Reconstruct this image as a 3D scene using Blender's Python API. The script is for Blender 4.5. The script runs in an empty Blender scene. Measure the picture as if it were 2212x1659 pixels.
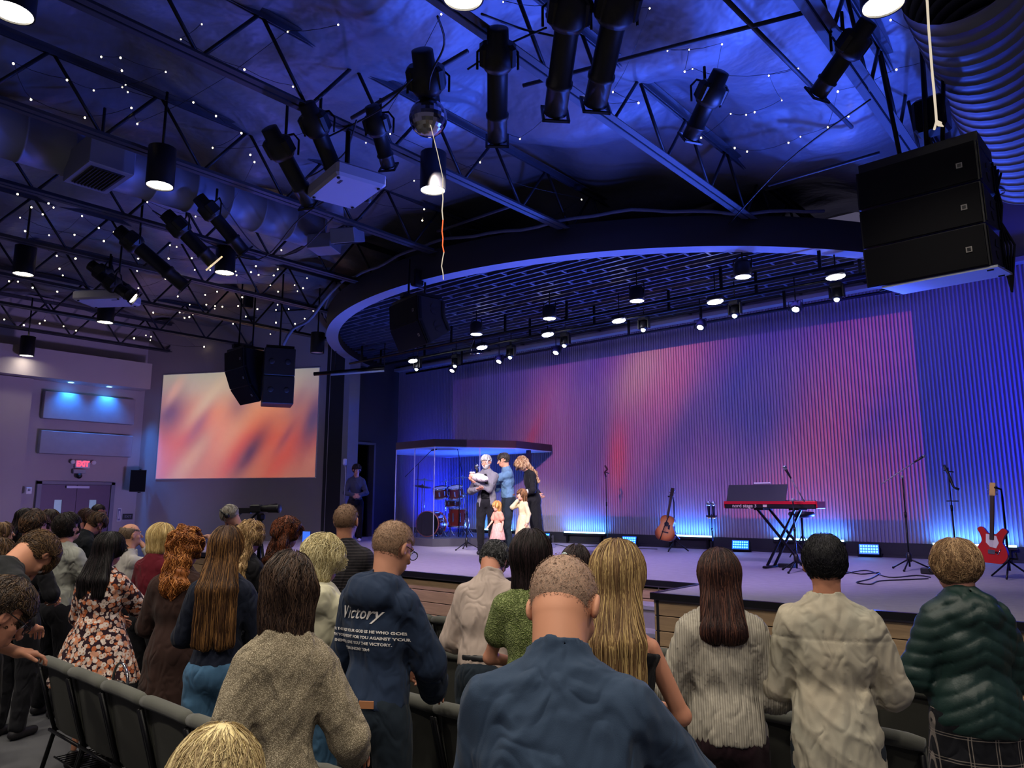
import bpy, math, random
import numpy as np
from mathutils import Vector, Matrix
SC = bpy.context.scene
COL = SC.collection
random.seed(7); RNG = np.random.default_rng(11)
# ------------------------------------------------------------------ camera
F = 1580.0; CXP, CYP = 1106.0, 829.5
PITCH = math.atan(256 / 1580.0); YAW = math.radians(40.8); CZ = 1.95
cam = bpy.data.cameras.new('camera'); camo = bpy.data.objects.new('camera', cam); COL.objects.link(camo)
cam.sensor_width = 36.0; cam.lens = F / 2212.0 * 36.0; cam.clip_start = 0.05; cam.clip_end = 200
camo.location = (0, 0, CZ); camo.rotation_euler = (math.pi / 2 + PITCH, 0, YAW)
SC.camera = camo
SC.view_settings.view_transform = 'Standard'; SC.view_settings.look = 'None'
SC.view_settings.exposure = 0.0; SC.view_settings.gamma = 1.0; SC.view_settings.use_curve_mapping = False

def ray(px, py):
    x = (px - CXP) / F; z = -(py - CYP) / F
    y2 = math.cos(PITCH) - z * math.sin(PITCH); z2 = math.sin(PITCH) + z * math.cos(PITCH)
    c, s = math.cos(YAW), math.sin(YAW)
    return np.array([x * c - y2 * s, x * s + y2 * c, z2])
C0 = np.array([0, 0, CZ])
def onz(px, py, z): r = ray(px, py); return C0 + r * ((z - CZ) / r[2])
def ony(px, py, Y): r = ray(px, py); return C0 + r * (Y / r[1])
def onx(px, py, X): r = ray(px, py); return C0 + r * (X / r[0])
def dep(px, py, d): return C0 + ray(px, py) * d

# ------------------------------------------------------------------ materials
def lin(h):
    h = h.lstrip('#'); o = []
    for i in (0, 2, 4):
        v = int(h[i:i + 2], 16) / 255
        o.append(v / 12.92 if v <= 0.04045 else ((v + 0.055) / 1.055) ** 2.4)
    return tuple(o) + (1.0,)
MATS = {}
class NT:
    def __init__(s, tree): s.t = tree; s.n = tree.nodes; s.l = tree.links
    def new(s, ty, **kw):
        nd = s.n.new(ty)
        for k, v in kw.items():
            if k.startswith('_'): setattr(nd, k[1:], v)
        return nd
    def link(s, a, b): s.l.new(a, b)
    def val(s, sock, v):
        if isinstance(v, (int, float)): sock.default_value = v
        elif isinstance(v, (tuple, list)): sock.default_value = v
        else: s.l.new(v, sock)
    def m(s, op, a, b=0.0, c=None, clamp=False):
        nd = s.n.new('ShaderNodeMath'); nd.operation = op; nd.use_clamp = clamp
        s.val(nd.inputs[0], a); s.val(nd.inputs[1], b)
        if c is not None: s.val(nd.inputs[2], c)
        return nd.outputs[0]
    def vm(s, op, a, b=(0, 0, 0)):
        nd = s.n.new('ShaderNodeVectorMath'); nd.operation = op
        s.val(nd.inputs[0], a); s.val(nd.inputs[1], b); return nd.outputs[0]
    def mix(s, f, a, b, mode='MIX'):
        nd = s.n.new('ShaderNodeMix'); nd.data_type = 'RGBA'; nd.blend_type = mode
        s.val(nd.inputs[0], f); s.val(nd.inputs[6], a); s.val(nd.inputs[7], b); return nd.outputs[2]
    def noise(s, vec, scale, detail=2, rough=0.5, dist=0.0):
        nd = s.n.new('ShaderNodeTexNoise'); nd.inputs['Scale'].default_value = scale
        nd.inputs['Detail'].default_value = detail; nd.inputs['Roughness'].default_value = rough
        nd.inputs['Distortion'].default_value = dist
        if vec is not None: s.l.new(vec, nd.inputs['Vector'])
        return nd.outputs[0]
    def ramp(s, f, stops):
        nd = s.n.new('ShaderNodeValToRGB'); cr = nd.color_ramp
        while len(cr.elements) < len(stops): cr.elements.new(0.5)
        for e, (p, c) in zip(cr.elements, stops): e.position = p; e.color = c
        s.val(nd.inputs[0], f); return nd.outputs[0]
    def coord(s, kind='Object', scale=None):
        o = s.n.new('ShaderNodeTexCoord').outputs[kind]
        if scale:
            mp = s.n.new('ShaderNodeMapping'); mp.inputs['Scale'].default_value = scale
            s.l.new(o, mp.inputs[0]); o = mp.outputs[0]
        return o
    def bump(s, h, strength=0.3, dist=0.01):
        nd = s.n.new('ShaderNodeBump'); nd.inputs['Strength'].default_value = strength
        nd.inputs['Distance'].default_value = dist; s.l.new(h, nd.inputs['Height']); return nd.outputs[0]

def mat(name, col, rough=0.6, metal=0.0, var=0.12, vscale=6.0, bump=0.0, bscale=60.0, bdist=0.004, fn=None, spec=None, sheen=0.0, stretch=None, crumple=0.0, cscale=7.0, trans=0.0, coat=0.0, emit=None, estr=0.0, sss=0.0):
    """a procedural principled material: base colour varied by noise, optional fine bump; fn(nt, coord) may return (colour, height)"""
    if name in MATS: return MATS[name]
    m = bpy.data.materials.new(name); m.use_nodes = True; nt = NT(m.node_tree)
    b = m.node_tree.nodes['Principled BSDF']
    c = lin(col) if isinstance(col, str) else col
    co = nt.coord('Object', stretch)
    colr = None; hgt = None
    if fn: colr, hgt = fn(nt, co)
    if colr is None:
        n = nt.noise(co, vscale, 3)
        lo = tuple(x * (1 - var) for x in c[:3]) + (1,); hi = tuple(min(1, x * (1 + var)) for x in c[:3]) + (1,)
        colr = nt.mix(n, lo, hi)
    nt.val(b.inputs['Base Color'], colr)
    if bump and hgt is None: hgt = nt.noise(co, bscale, 3)
    nrm = nt.bump(hgt, bump if bump else 0.5, bdist) if hgt is not None else None
    if crumple:
        cn = nt.noise(nt.coord('Object', (1.3, 1.3, .75)), cscale, 1.2, .5, .9); q_ = nt.m('SUBTRACT', cn, .5); rd = nt.m('SQRT', nt.m('ADD', nt.m('MULTIPLY', q_, q_), .0012))
        nd = nt.new('ShaderNodeBump'); nd.inputs['Strength'].default_value = crumple; nd.inputs['Distance'].default_value = .09; nt.link(rd, nd.inputs['Height'])
        if nrm is not None: nt.link(nrm, nd.inputs['Normal'])
        nrm = nd.outputs[0]
    if nrm is not None: nt.link(nrm, b.inputs['Normal'])
    b.inputs['Roughness'].default_value = rough; b.inputs['Metallic'].default_value = metal
    if spec is not None: b.inputs['Specular IOR Level'].default_value = spec
    if sheen: b.inputs['Sheen Weight'].default_value = sheen; b.inputs['Sheen Roughness'].default_value = 0.5
    if coat: b.inputs['Coat Weight'].default_value = coat; b.inputs['Coat Roughness'].default_value = 0.1
    if sss:
        b.inputs['Subsurface Weight'].default_value = sss; b.inputs['Subsurface Radius'].default_value = (0.5, 0.2, 0.1); b.inputs['Subsurface Scale'].default_value = 0.01
    if emit: b.inputs['Emission Color'].default_value = lin(emit); b.inputs['Emission Strength'].default_value = estr
    MATS[name] = m; return m
def emis(name, col, strength, sample=False):
    if name in MATS: return MATS[name]
    m = bpy.data.materials.new(name); m.use_nodes = True; nt = m.node_tree; nt.nodes.clear()
    e = nt.nodes.new('ShaderNodeEmission'); o = nt.nodes.new('ShaderNodeOutputMaterial')
    e.inputs[0].default_value = lin(col); e.inputs[1].default_value = strength
    nt.links.new(e.outputs[0], o.inputs[0])
    if not sample: m.cycles.emission_sampling = 'NONE'
    MATS[name] = m; return m
def glassmat(name, tint=(0.9, 0.95, 1, 1), a=0.12, rough=0.03):
    if name in MATS: return MATS[name]
    m = bpy.data.materials.new(name); m.use_nodes = True; nt = m.node_tree; nt.nodes.clear()
    t = nt.nodes.new('ShaderNodeBsdfTransparent'); t.inputs[0].default_value = tint
    g = nt.nodes.new('ShaderNodeBsdfGlossy'); g.inputs['Roughness'].default_value = rough
    f = nt.nodes.new('ShaderNodeLayerWeight'); f.inputs[0].default_value = .25
    ad = nt.nodes.new('ShaderNodeMath'); ad.operation = 'MULTIPLY_ADD'; ad.inputs[1].default_value = .35; ad.inputs[2].default_value = a * 0.2
    mx = nt.nodes.new('ShaderNodeMixShader'); o = nt.nodes.new('ShaderNodeOutputMaterial')
    nt.links.new(f.outputs[1], ad.inputs[0]); nt.links.new(ad.outputs[0], mx.inputs[0])
    nt.links.new(t.outputs[0], mx.inputs[1]); nt.links.new(g.outputs[0], mx.inputs[2]); nt.links.new(mx.outputs[0], o.inputs[0])
    MATS[name] = m; return m

# ------------------------------------------------------------------ mesh helpers
def np_mesh(name, V, Q=None, T=None, smooth=True, mi=None):
    me = bpy.data.meshes.new(name); V = np.asarray(V, dtype=np.float32)
    nq = 0 if Q is None else len(Q); ntr = 0 if T is None else len(T)
    me.vertices.add(len(V)); me.vertices.foreach_set('co', V.ravel())
    loops = []; tot = []
    if nq: loops.append(np.asarray(Q, dtype=np.int32).ravel()); tot += [np.full(nq, 4, dtype=np.int32)]
    if ntr: loops.append(np.asarray(T, dtype=np.int32).ravel()); tot += [np.full(ntr, 3, dtype=np.int32)]
    if loops:
        L = np.concatenate(loops); tot = np.concatenate(tot)
        me.loops.add(len(L)); me.loops.foreach_set('vertex_index', L)
        me.polygons.add(len(tot)); st = np.concatenate([[0], np.cumsum(tot)[:-1]]).astype(np.int32)
        me.polygons.foreach_set('loop_start', st)
        try: me.polygons.foreach_set('loop_total', tot)
        except Exception: pass
        me.polygons.foreach_set('use_smooth', np.full(len(tot), smooth))
    me.update(calc_edges=True); me.validate()
    return me
class MB:
    """collects shapes into one mesh"""
    def __init__(s): s.v = []; s.f = []; s.mi = []; s.cur = 0; s.M = None; s.sm = []; s.smooth = False
    def add(s, vs, fs, smooth=None):
        b = len(s.v)
        if s.M is not None: vs = [tuple(s.M @ Vector(v)) for v in vs]
        s.v += [tuple(map(float, v)) for v in vs]; s.f += [tuple(b + i for i in f) for f in fs]
        s.mi += [s.cur] * len(fs); s.sm += [s.smooth if smooth is None else smooth] * len(fs); return s
    def box(s, c, d, R=None, taper=None, bev=0.0):
        x, y, z = d[0] / 2, d[1] / 2, d[2] / 2; tp = taper or 1.0
        if bev:
            b = min(bev, x * .49, y * .49, z * .49); vs = []; fs = []
            for k, (zz, e) in enumerate(((-z, b), (-z + b, 0), (z - b, 0), (z, b))):
                X, Y = x - e, y - e; q = b * .3 if e == 0 else 0
                q = b if e == 0 else b * .6
                vs += [(-X + q, -Y, zz), (X - q, -Y, zz), (X, -Y + q, zz), (X, Y - q, zz), (X - q, Y, zz), (-X + q, Y, zz), (-X, Y - q, zz), (-X, -Y + q, zz)]
            for k in range(3):
                for i in range(8): fs.append((k * 8 + i, k * 8 + (i + 1) % 8, k * 8 + 8 + (i + 1) % 8, k * 8 + 8 + i))
            fs.append(tuple(range(7, -1, -1))); fs.append(tuple(range(24, 32)))
        else:
            vs = [(-x, -y, -z), (x, -y, -z), (x, y, -z), (-x, y, -z), (-x * tp, -y * tp, z), (x * tp, -y * tp, z), (x * tp, y * tp, z), (-x * tp, y * tp, z)]
            fs = [(0, 3, 2, 1), (4, 5, 6, 7), (0, 1, 5, 4), (1, 2, 6, 5), (2, 3, 7, 6), (3, 0, 4, 7)]
        if R is not None: vs = [tuple(R @ Vector(v)) for v in vs]
        return s.add([(v[0] + c[0], v[1] + c[1], v[2] + c[2]) for v in vs], fs)
    def tube(s, pts, r, n=8, caps=True, smooth=True, flat=None):
        pts = [Vector(p) for p in pts]; rs = r if isinstance(r, (list, tuple)) else [r] * len(pts)
        vs = []; fs = []; up = None
        for i, p in enumerate(pts):
            t = (pts[min(i + 1, len(pts) - 1)] - pts[max(i - 1, 0)])
            t = t.normalized() if t.length > 1e-9 else Vector((0, 0, 1))
            if up is None: up = Vector((0, 0, 1)) if abs(t.z) < .9 else Vector((1, 0, 0))
            a = t.cross(up); a = a.normalized() if a.length > 1e-6 else t.orthogonal().normalized()
            b = a.cross(t).normalized(); up = b
            for k in range(n):
                an = 2 * math.pi * (k + .5) / n; q = p + a * (math.cos(an) * rs[i]) + b * (math.sin(an) * rs[i] * (flat or 1)); vs.append(tuple(q))
        for i in range(len(pts) - 1):
            for k in range(n): fs.append((i * n + k, i * n + (k + 1) % n, (i + 1) * n + (k + 1) % n, (i + 1) * n + k))
        if caps: fs.append(tuple(range(n - 1, -1, -1))); fs.append(tuple(range((len(pts) - 1) * n, len(pts) * n)))
        return s.add(vs, fs, smooth and n > 4)
    def lathe(s, prof, c=(0, 0, 0), n=24, R=None, caps=True, smooth=True):
        vs = []; fs = []
        for (r, z) in prof:
            for k in range(n): an = 2 * math.pi * k / n; vs.append(Vector((r * math.cos(an), r * math.sin(an), z)))
        if R is not None: vs = [R @ v for v in vs]
        vs = [(v[0] + c[0], v[1] + c[1], v[2] + c[2]) for v in vs]
        for i in range(len(prof) - 1):
            for k in range(n): fs.append((i * n + k, i * n + (k + 1) % n, (i + 1) * n + (k + 1) % n, (i + 1) * n + k))
        if caps: fs.append(tuple(range(n - 1, -1, -1))); fs.append(tuple(range((len(prof) - 1) * n, len(prof) * n)))
        return s.add(vs, fs, smooth)
    def sphere(s, c, r, n=12, m=8):
        rr = r if isinstance(r, (tuple, list)) else (r, r, r); vs = []; fs = []
        for i in range(m + 1):
            t = math.pi * i / m
            for k in range(n): a = 2 * math.pi * k / n; vs.append((c[0] + rr[0] * math.sin(t) * math.cos(a), c[1] + rr[1] * math.sin(t) * math.sin(a), c[2] + rr[2] * math.cos(t)))
        for i in range(m):
            for k in range(n): fs.append((i * n + k, (i + 1) * n + k, (i + 1) * n + (k + 1) % n, i * n + (k + 1) % n))
        return s.add(vs, fs, True)
    def prism(s, poly, z0, z1, R=None, c=(0, 0, 0)):
        n = len(poly); vs = [(p[0], p[1], z0) for p in poly] + [(p[0], p[1], z1) for p in poly]
        if R is not None: vs = [tuple(R @ Vector(v)) for v in vs]
        vs = [(v[0] + c[0], v[1] + c[1], v[2] + c[2]) for v in vs]
        fs = [tuple(range(n - 1, -1, -1)), tuple(range(n, 2 * n))] + [(i, (i + 1) % n, n + (i + 1) % n, n + i) for i in range(n)]
        return s.add(vs, fs, False)
    def quad(s, a, b, c, d): return s.add([a, b, c, d], [(0, 1, 2, 3)])
    def mesh(s, name, mats):
        me = bpy.data.meshes.new(name); me.from_pydata(s.v, [], s.f)
        me.polygons.foreach_set('material_index', s.mi); me.polygons.foreach_set('use_smooth', s.sm)
        for m in (mats if isinstance(mats, (list, tuple)) else [mats]): me.materials.append(m)
        me.update(); return me
    def build(s, name, mats, parent=None, **kw):
        return link(name, s.mesh(name, mats), parent, **kw)
def link(name, data, parent=None, label=None, cat=None, group=None, kind=None, loc=None, rot=None):
    o = bpy.data.objects.new(name, data); COL.objects.link(o)
    if parent is not None: o.parent = parent
    if loc is not None: o.location = loc
    if rot is not None: o.rotation_euler = rot
    return tag(o, label, cat, group, kind)
def tag(o, label=None, cat=None, group=None, kind=None):
    if label: o['label'] = label
    if cat: o['category'] = cat
    if group: o['group'] = group
    if kind: o['kind'] = kind
    return o
def thing(name, label, cat, loc=(0, 0, 0), rz=0.0, group=None):
    o = link(name, None, None, label, cat, group, None, tuple(loc), (0, 0, rz)); o.empty_display_size = 0.1; return o
def struct(name, mb, m): return mb.build(name, m, kind='structure')
KIDS = {}
def children(o): return [c for c in bpy.data.objects if c.parent == o]
def copy_tree(o, kids=None):
    c = o.copy(); COL.objects.link(c)
    for k in (kids if kids is not None else children(o)):
        kc = k.copy(); COL.objects.link(kc); kc.parent = c
        for g in children(k):
            gc = g.copy(); COL.objects.link(gc); gc.parent = kc
    return c
def Rz(a): return Matrix.Rotation(a, 3, 'Z')
def Rx(a): return Matrix.Rotation(a, 3, 'X')
def Ry(a): return Matrix.Rotation(a, 3, 'Y')
def aim(d):
    return Vector(d).to_track_quat('-Z', 'Y').to_euler()
def light(kind, loc, energy, col=(1, 1, 1), size=0.2, to=None, spot=60, blend=0.5, name='light', sy=None, soft=0.1):
    l = bpy.data.lights.new(name, kind); l.energy = energy; l.color = col
    o = bpy.data.objects.new(name, l); COL.objects.link(o); o.location = tuple(loc)
    if kind == 'AREA':
        l.size = size
        if sy: l.shape = 'RECTANGLE'; l.size_y = sy
    if kind == 'SPOT': l.spot_size = math.radians(spot); l.spot_blend = blend; l.shadow_soft_size = soft
    if kind == 'POINT': l.shadow_soft_size = soft
    if to is not None: o.rotation_euler = aim(Vector(to) - Vector(loc))
    return o

# ------------------------------------------------------------------ world and the light of the room
w = bpy.data.worlds.new('world'); SC.world = w; w.use_nodes = True
w.node_tree.nodes['Background'].inputs[0].default_value = (0.10, 0.09, 0.16, 1)
w.node_tree.nodes['Background'].inputs[1].default_value = 0.7

def projector_light(name, loc, to, energy, fn, spot=70):
    """a projector: a spot whose beam carries a picture; fn(nt, hit) gives a colour for the point (x, y, z) the beam reaches"""
    o = light('SPOT', loc, energy, (1, 1, 1), to=to, spot=spot, blend=0.02, name=name, soft=0.0)
    l = o.data; l.use_nodes = True; nt = NT(l.node_tree)
    em = nt.n['Emission']
    g = nt.new('ShaderNodeNewGeometry'); d = nt.vm('NORMALIZE', nt.vm('MULTIPLY', g.outputs['Normal'], (1, 1, 1)))
    col = fn(nt, d); nt.link(col, em.inputs[0]); em.inputs[1].default_value = 1.0
    return o
def beam_hit(nt, d, loc, n, off):
    """distance along the beam direction d from loc to the plane n.p = off; returns the point"""
    def dot(v, n): 
        nd = nt.n.new('ShaderNodeVectorMath'); nd.operation = 'DOT_PRODUCT'; nt.val(nd.inputs[0], v); nt.val(nd.inputs[1], tuple(n)); return nd.outputs['Value']
    k = off - sum(a * b for a, b in zip(loc, n))
    t = nt.m('DIVIDE', k, dot(d, n))
    nd = nt.n.new('ShaderNodeVectorMath'); nd.operation = 'SCALE'; nt.val(nd.inputs[0], d); nt.l.new(t, nd.inputs['Scale'])
    p = nt.vm('ADD', nd.outputs[0], tuple(loc)); return p, dot
def gblob(nt, u, v, cu, cv, ang, su, sv):
    """soft elongated spot of the projected picture"""
    a = math.radians(ang); c, s = math.cos(a), math.sin(a)
    du = nt.m('SUBTRACT', u, cu); dv = nt.m('SUBTRACT', v, cv)
    p = nt.m('ADD', nt.m('MULTIPLY', du, c / su), nt.m('MULTIPLY', dv, s / su))
    q = nt.m('ADD', nt.m('MULTIPLY', du, -s / sv), nt.m('MULTIPLY', dv, c / sv))
    r2 = nt.m('ADD', nt.m('MULTIPLY', p, p), nt.m('MULTIPLY', q, q))
    return nt.m('EXPONENT', nt.m('MULTIPLY', r2, -1.0))
def picture(nt, u, v, base, blobs, umin, umax, vmin, vmax):
    col = base
    for (c, k, *g) in blobs: col = nt.mix(nt.m('MULTIPLY', gblob(nt, u, v, *g), k, clamp=True), col, lin(c))
    mk = None
    for (a, lo) in ((u, umin), (v, vmin)):
        t = nt.m('GREATER_THAN', a, lo); mk = t if mk is None else nt.m('MULTIPLY', mk, t)
    for (a, hi) in ((u, umax), (v, vmax)): mk = nt.m('MULTIPLY', mk, nt.m('LESS_THAN', a, hi))
    return nt.mix(mk, (0, 0, 0, 1), col)
# backdrop projection, on the ribbed wall at y = 14.35
def pic_back(nt, d):
    p, dot = beam_hit(nt, d, BP, (0, 1, 0), 14.37)
    sx = nt.n.new('ShaderNodeSeparateXYZ'); nt.l.new(p, sx.inputs[0]); u, v = sx.outputs[0], sx.outputs[2]
    base = nt.mix(nt.m('MULTIPLY', nt.m('ADD', nt.noise(p, 0.35, 3, 0.5, 0.6), -0.3), 1.6, clamp=True), lin('#34288a'), lin('#9c4494'))
    B = [('#ff5a50', .95, -4.3, 3.0, 62, 3.2, 1.0), ('#ff4a48', .8, -5.2, 2.0, 20, 1.6, .6), ('#d8508c', .85, -3.6, 4.6, 70, 1.8, .9),
         ('#ff7a66', .95, -7.9, 4.6, 60, 1.4, 1.1), ('#ffb890', .7, -8.5, 4.9, 55, .9, .5), ('#c0559a', .8, -8.6, 3.0, 60, 2.4, .9),
         ('#342c90', .95, -6.3, 4.3, 60, 1.5, .5), ('#2c2c90', .9, -6.0, 3.5, 50, 1.1, .6), ('#302c92', .9, -10.5, 4.9, 60, 1.0, .55), ('#3b2c90', .8, -8.1, 2.2, 55, 1.3, .35),
         ('#e86a9a', .7, -11.4, 4.2, 60, 1.5, .7), ('#d86aa8', .8, -11.2, 3.0, 60, 1.6, .7), ('#e8a0b8', .75, -12.0, 2.1, 80, .9, 1.5), ('#ff4040', .95, -9.2, 2.9, 85, .9, .28), ('#ff3f40', .9, -11.9, 3.3, 60, .9, .16),
         ('#2a2678', .92, -13.4, 4.7, 60, 1.7, 1.1), ('#342a84', .8, -7.4, 3.6, 60, 1.6, .45), ('#ff5858', .8, -3.4, 2.2, 10, .9, .8), ('#9a3f8c', .7, -7.0, 2.6, 30, .9, .7), ('#342c90', .6, -3.6, 3.4, 55, .9, .3)]
    return picture(nt, u, v, base, B, -14.6, -2.92, 1.65, 5.36)
BP = (-7.6, 8.5, 5.12)
projector_light('projector_beam', BP, (-8.6, 14.4, 3.3), 2150, pic_back, 125)
# side screen projection, on the angled wall through A and B
WA = np.array([-22.0, 9.02]); WB = np.array([-16.73, 11.71]); WD = (WB - WA) / np.linalg.norm(WB - WA); WN = np.array([WD[1], -WD[0]])
def pic_side(nt, d):
    nrm = (WN[0], WN[1], 0); off = float(WA @ WN) + 0.03
    p, dot = beam_hit(nt, d, SP, nrm, off)
    u = nt.m('ADD', dot(p, (WD[0], WD[1], 0)), -float(WA @ WD)); sx = nt.n.new('ShaderNodeSeparateXYZ'); nt.l.new(p, sx.inputs[0]); v = sx.outputs[2]
    t = nt.m('DIVIDE', nt.m('SUBTRACT', v, 2.65), 3.0, clamp=True)
    base = nt.ramp(t, [(0.0, lin('#f08a5c')), (0.35, lin('#ff6a38')), (0.62, lin('#ff9a62')), (0.82, lin('#d8b898')), (1.0, lin('#b8b49a'))])
    B = [('#744058', 1.0, .9, 4.5, 62, .7, .6), ('#9a5870', .75, 1.9, 4.1, 58, .7, .18), ('#6c3450', 1.0, 2.0, 3.5, 62, .5, .26), ('#ffb888', .95, 1.7, 3.1, 50, 1.3, .28),
         ('#ffb080', .8, 3.0, 3.9, 52, 1.1, .35), ('#ff5a2c', .85, 3.2, 3.2, 50, .9, .22), ('#66304c', 1.0, 3.6, 3.3, 55, .9, .26), ('#ff5a28', .9, 4.6, 3.1, 50, 1.0, .3),
         ('#a85058', .8, 4.7, 3.75, 58, .6, .12), ('#5c3a60', 1.0, 5.5, 4.2, 75, .9, .35), ('#e8c8a0', .8, 2.2, 4.9, 48, 1.0, .18), ('#8a6470', .7, 3.2, 4.7, 60, .5, .35), ('#8a5a68', .6, 5.0, 4.7, 60, .6, .25),
         ('#ff7040', .7, .9, 3.0, 70, .7, .25), ('#ff9a70', .7, 5.5, 3.0, 60, .5, .2), ('#ffb890', .7, 1.0, 5.1, 55, .5, .15)]
    return picture(nt, u, v, base, B, 0.62, 5.62, 2.62, 5.62)
SP = (-17.3, 5.2, 5.4)
_sc = WA + WD * 3.1
projector_light('projector_beam', SP, (_sc[0], _sc[1], 4.1), 1350, pic_side, 95)
# ------------------------------------------------------------------ the setting
ZS = 1.0           # stage top
ZJ = 6.3           # underside of the joists
ZD = 7.25          # roof deck
M_carpet = mat('floor_carpet', '#4a4b4e', .95, var=.35, vscale=3.0, bump=.4, bscale=220)
M_stagecarpet = mat('stage_carpet', '#8f8a92', .95, var=.18, vscale=9, bump=.5, bscale=260)
M_wall = mat('painted_wall', '#a39a9c', .8, var=.05, vscale=2, bump=.1, bscale=90)
M_screen = mat('screen_white', '#c9c7c6', .75, var=.03)
M_dark = mat('black_paint', '#15151a', .6, var=.2)
M_darkwall = mat('dark_stage_wall', '#3c3a4a', .7, var=.08, vscale=2)
M_steel = mat('painted_steel', '#3a3c44', .5, metal=.3, var=.2)
M_blackmetal = mat('black_metal', '#0d0d10', .4, metal=.5, var=.3)
M_plastic = mat('black_plastic', '#101013', .45, var=.2)
M_chrome = mat('chrome', '#c8ccd2', .15, metal=1.0, var=.05)
M_white = mat('white_plastic', '#d0d0d2', .5, var=.04)
M_gray = mat('grey_metal', '#7d7f88', .5, metal=.2, var=.1)

fl = MB(); fl.box((-8, 5, -.05), (32, 26, .1)); struct('floor', fl, M_carpet)
# walls
W = MB()
W.box((-22.15, 1.0, 3.7), (.3, 17.6, 7.4)); struct('wall_left', W, M_wall)
# pilaster strip and soffit on the left wall
s = MB(); s.box((-21.85, 4.9, 2.55), (.34, 2.35, 5.16)); s.box((-21.7, 4.35, 5.52), (.68, 9.1, .74)); s.box((-21.7, 0, 5.52), (.6, 6, .74))
struct('trim_1', s, M_wall)
def wallbox(mb, u0, u1, z0, z1, t0, t1):
    """a box on the angled screen wall, u along it, t out of it"""
    ps = []
    for (u, t) in ((u0, t0), (u1, t0), (u1, t1), (u0, t1)):
        q = WA + WD * u + WN * t; ps.append((q[0], q[1]))
    mb.prism(ps, z0, z1)
sw = MB(); wallbox(sw, -.3, 5.95, 0, 7.3, -.3, 0); struct('wall_front_left', sw, M_wall)
LW = float(np.linalg.norm(WB - WA))
# column beside the stage
cl = MB(); q = [onz(713, 1166, 1.0), onz(735, 1165, 1.0), onz(747, 1165, 1.0)]
cl.prism([(WB[0] - .05, WB[1] - .05), (-16.42, 11.98), (-16.62, 12.3), (WB[0] - .25, WB[1] + .2)], 0, 7.2); struct('trim_2', cl, M_dark)
cl = MB(); cl.prism([(-16.42, 11.98), (-16.28, 12.06), (-16.4, 12.5), (-16.62, 12.3)], 0, 5.9); struct('trim_3', cl, mat('column_lit_edge', '#8c8a94', .7, var=.05))  # pale colour stands in for white light along the column's edge
# stage left wall with the doorway, then the ribbed back wall
DX = -16.95; dy0, dy1 = 12.63, 13.42; dz = 3.62
sl = MB(); sl.box((DX - .1, 12.3, 3.6), (.2, .66, 7.2)); sl.box((DX - .1, (dy1 + 14.6) / 2, 3.6), (.2, 14.6 - dy1, 7.2)); sl.box((DX - .1, (dy0 + dy1) / 2, (dz + 7.2) / 2), (.2, dy1 - dy0, 7.2 - dz))
struct('wall_stage_left', sl, M_darkwall)
fr = MB()
for (a, b, c2, d2) in ((dy0 - .02, .05, 1.0, dz), (dy1 + .02, .05, 1.0, dz)): fr.box((DX, a, (c2 + d2) / 2), (.24, .06, d2 - c2))
fr.box((DX, (dy0 + dy1) / 2, dz), (.24, dy1 - dy0 + .1, .06)); struct('trim_4', fr, mat('door_frame', '#6c6a78', .5))
bk = MB(); bk.box((DX - 1.9, 13.0, 2.6), (.1, 3.2, 3.4)); bk.box((DX - 1.0, 14.6, 2.6), (2, .1, 3.4)); bk.box((DX - 1.0, 11.9, 2.6), (1.9, .1, 3.4)); bk.box((DX - 1.0, 13.2, .98), (1.9, 2.8, .05)); struct('wall_hall', bk, M_dark)
# ribbed wall: real corrugation, pitch 62 mm
x0, x1 = DX, 3.5; pitch = .062; n = int((x1 - x0) / pitch); V = []; Q = []
zb, zt = 1.24, 5.86
prof = [(0, .028), (.36, .028), (.44, 0), (.92, 0)]
for i in range(n):
    for (fx, fy) in prof: V.append((x0 + (i + fx) * pitch, 14.4 - fy, zb)); V.append((x0 + (i + fx) * pitch, 14.4 - fy, zt))
m = len(V) // 2
Q = [(2 * i, 2 * i + 2, 2 * i + 3, 2 * i + 1) for i in range(m - 1)]
rb = MB(); rb.add(V, Q); rb.box((-6.7, 14.5, 3.6), (20.6, .16, 7.2)); struct('wall_back', rb, mat('ribbed_panel', '#8d8796', .75, var=.05, vscale=1.2))
bb = MB(); bb.box((-6.7, 14.36, 1.13), (20.5, .12, .24)); bb.box((-6.7, 14.34, 1.02), (20.5, .16, .05)); struct('baseboard_back', bb, mat('black_base', '#1c1c22', .6))
# roof deck: sagging insulation foil, real wrinkles
nx, ny = 170, 110; gx = np.linspace(-23, 8, nx); gy = np.linspace(-8, 14.6, ny); GX, GY = np.meshgrid(gx, gy, indexing='ij')
Z = ZD + .05 * np.sin(GX * 2.575) * 1.0
for k in range(26):
    a = RNG.uniform(0, 2 * math.pi); fq = RNG.uniform(.8, 5.5); Z += .075 / fq * np.sin(fq * (np.cos(a) * GX + np.sin(a) * GY) + RNG.uniform(0, 6) + .8 * np.sin(GX * .9 + k) + .8 * np.sin(GY * 1.1 + k))
Z -= .10 * np.abs(np.sin(GY * 1.03))
idx = np.arange(nx * ny).reshape(nx, ny)
Qd = np.stack([idx[:-1, :-1], idx[:-1, 1:], idx[1:, 1:], idx[1:, :-1]], -1).reshape(-1, 4)
me = np_mesh('ceiling', np.stack([GX, GY, Z], -1).reshape(-1, 3), Qd)
me.materials.append(mat('insulation_foil', '#70727c', .42, metal=.15, var=.15, vscale=2, bump=.45, bscale=2.2, bdist=.12))
link('ceiling', me, kind='structure')
rf = MB(); rf.box((-7.5, 3.3, 7.75), (32, 23.5, .1)); struct('ceiling_roof', rf, M_dark)
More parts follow.
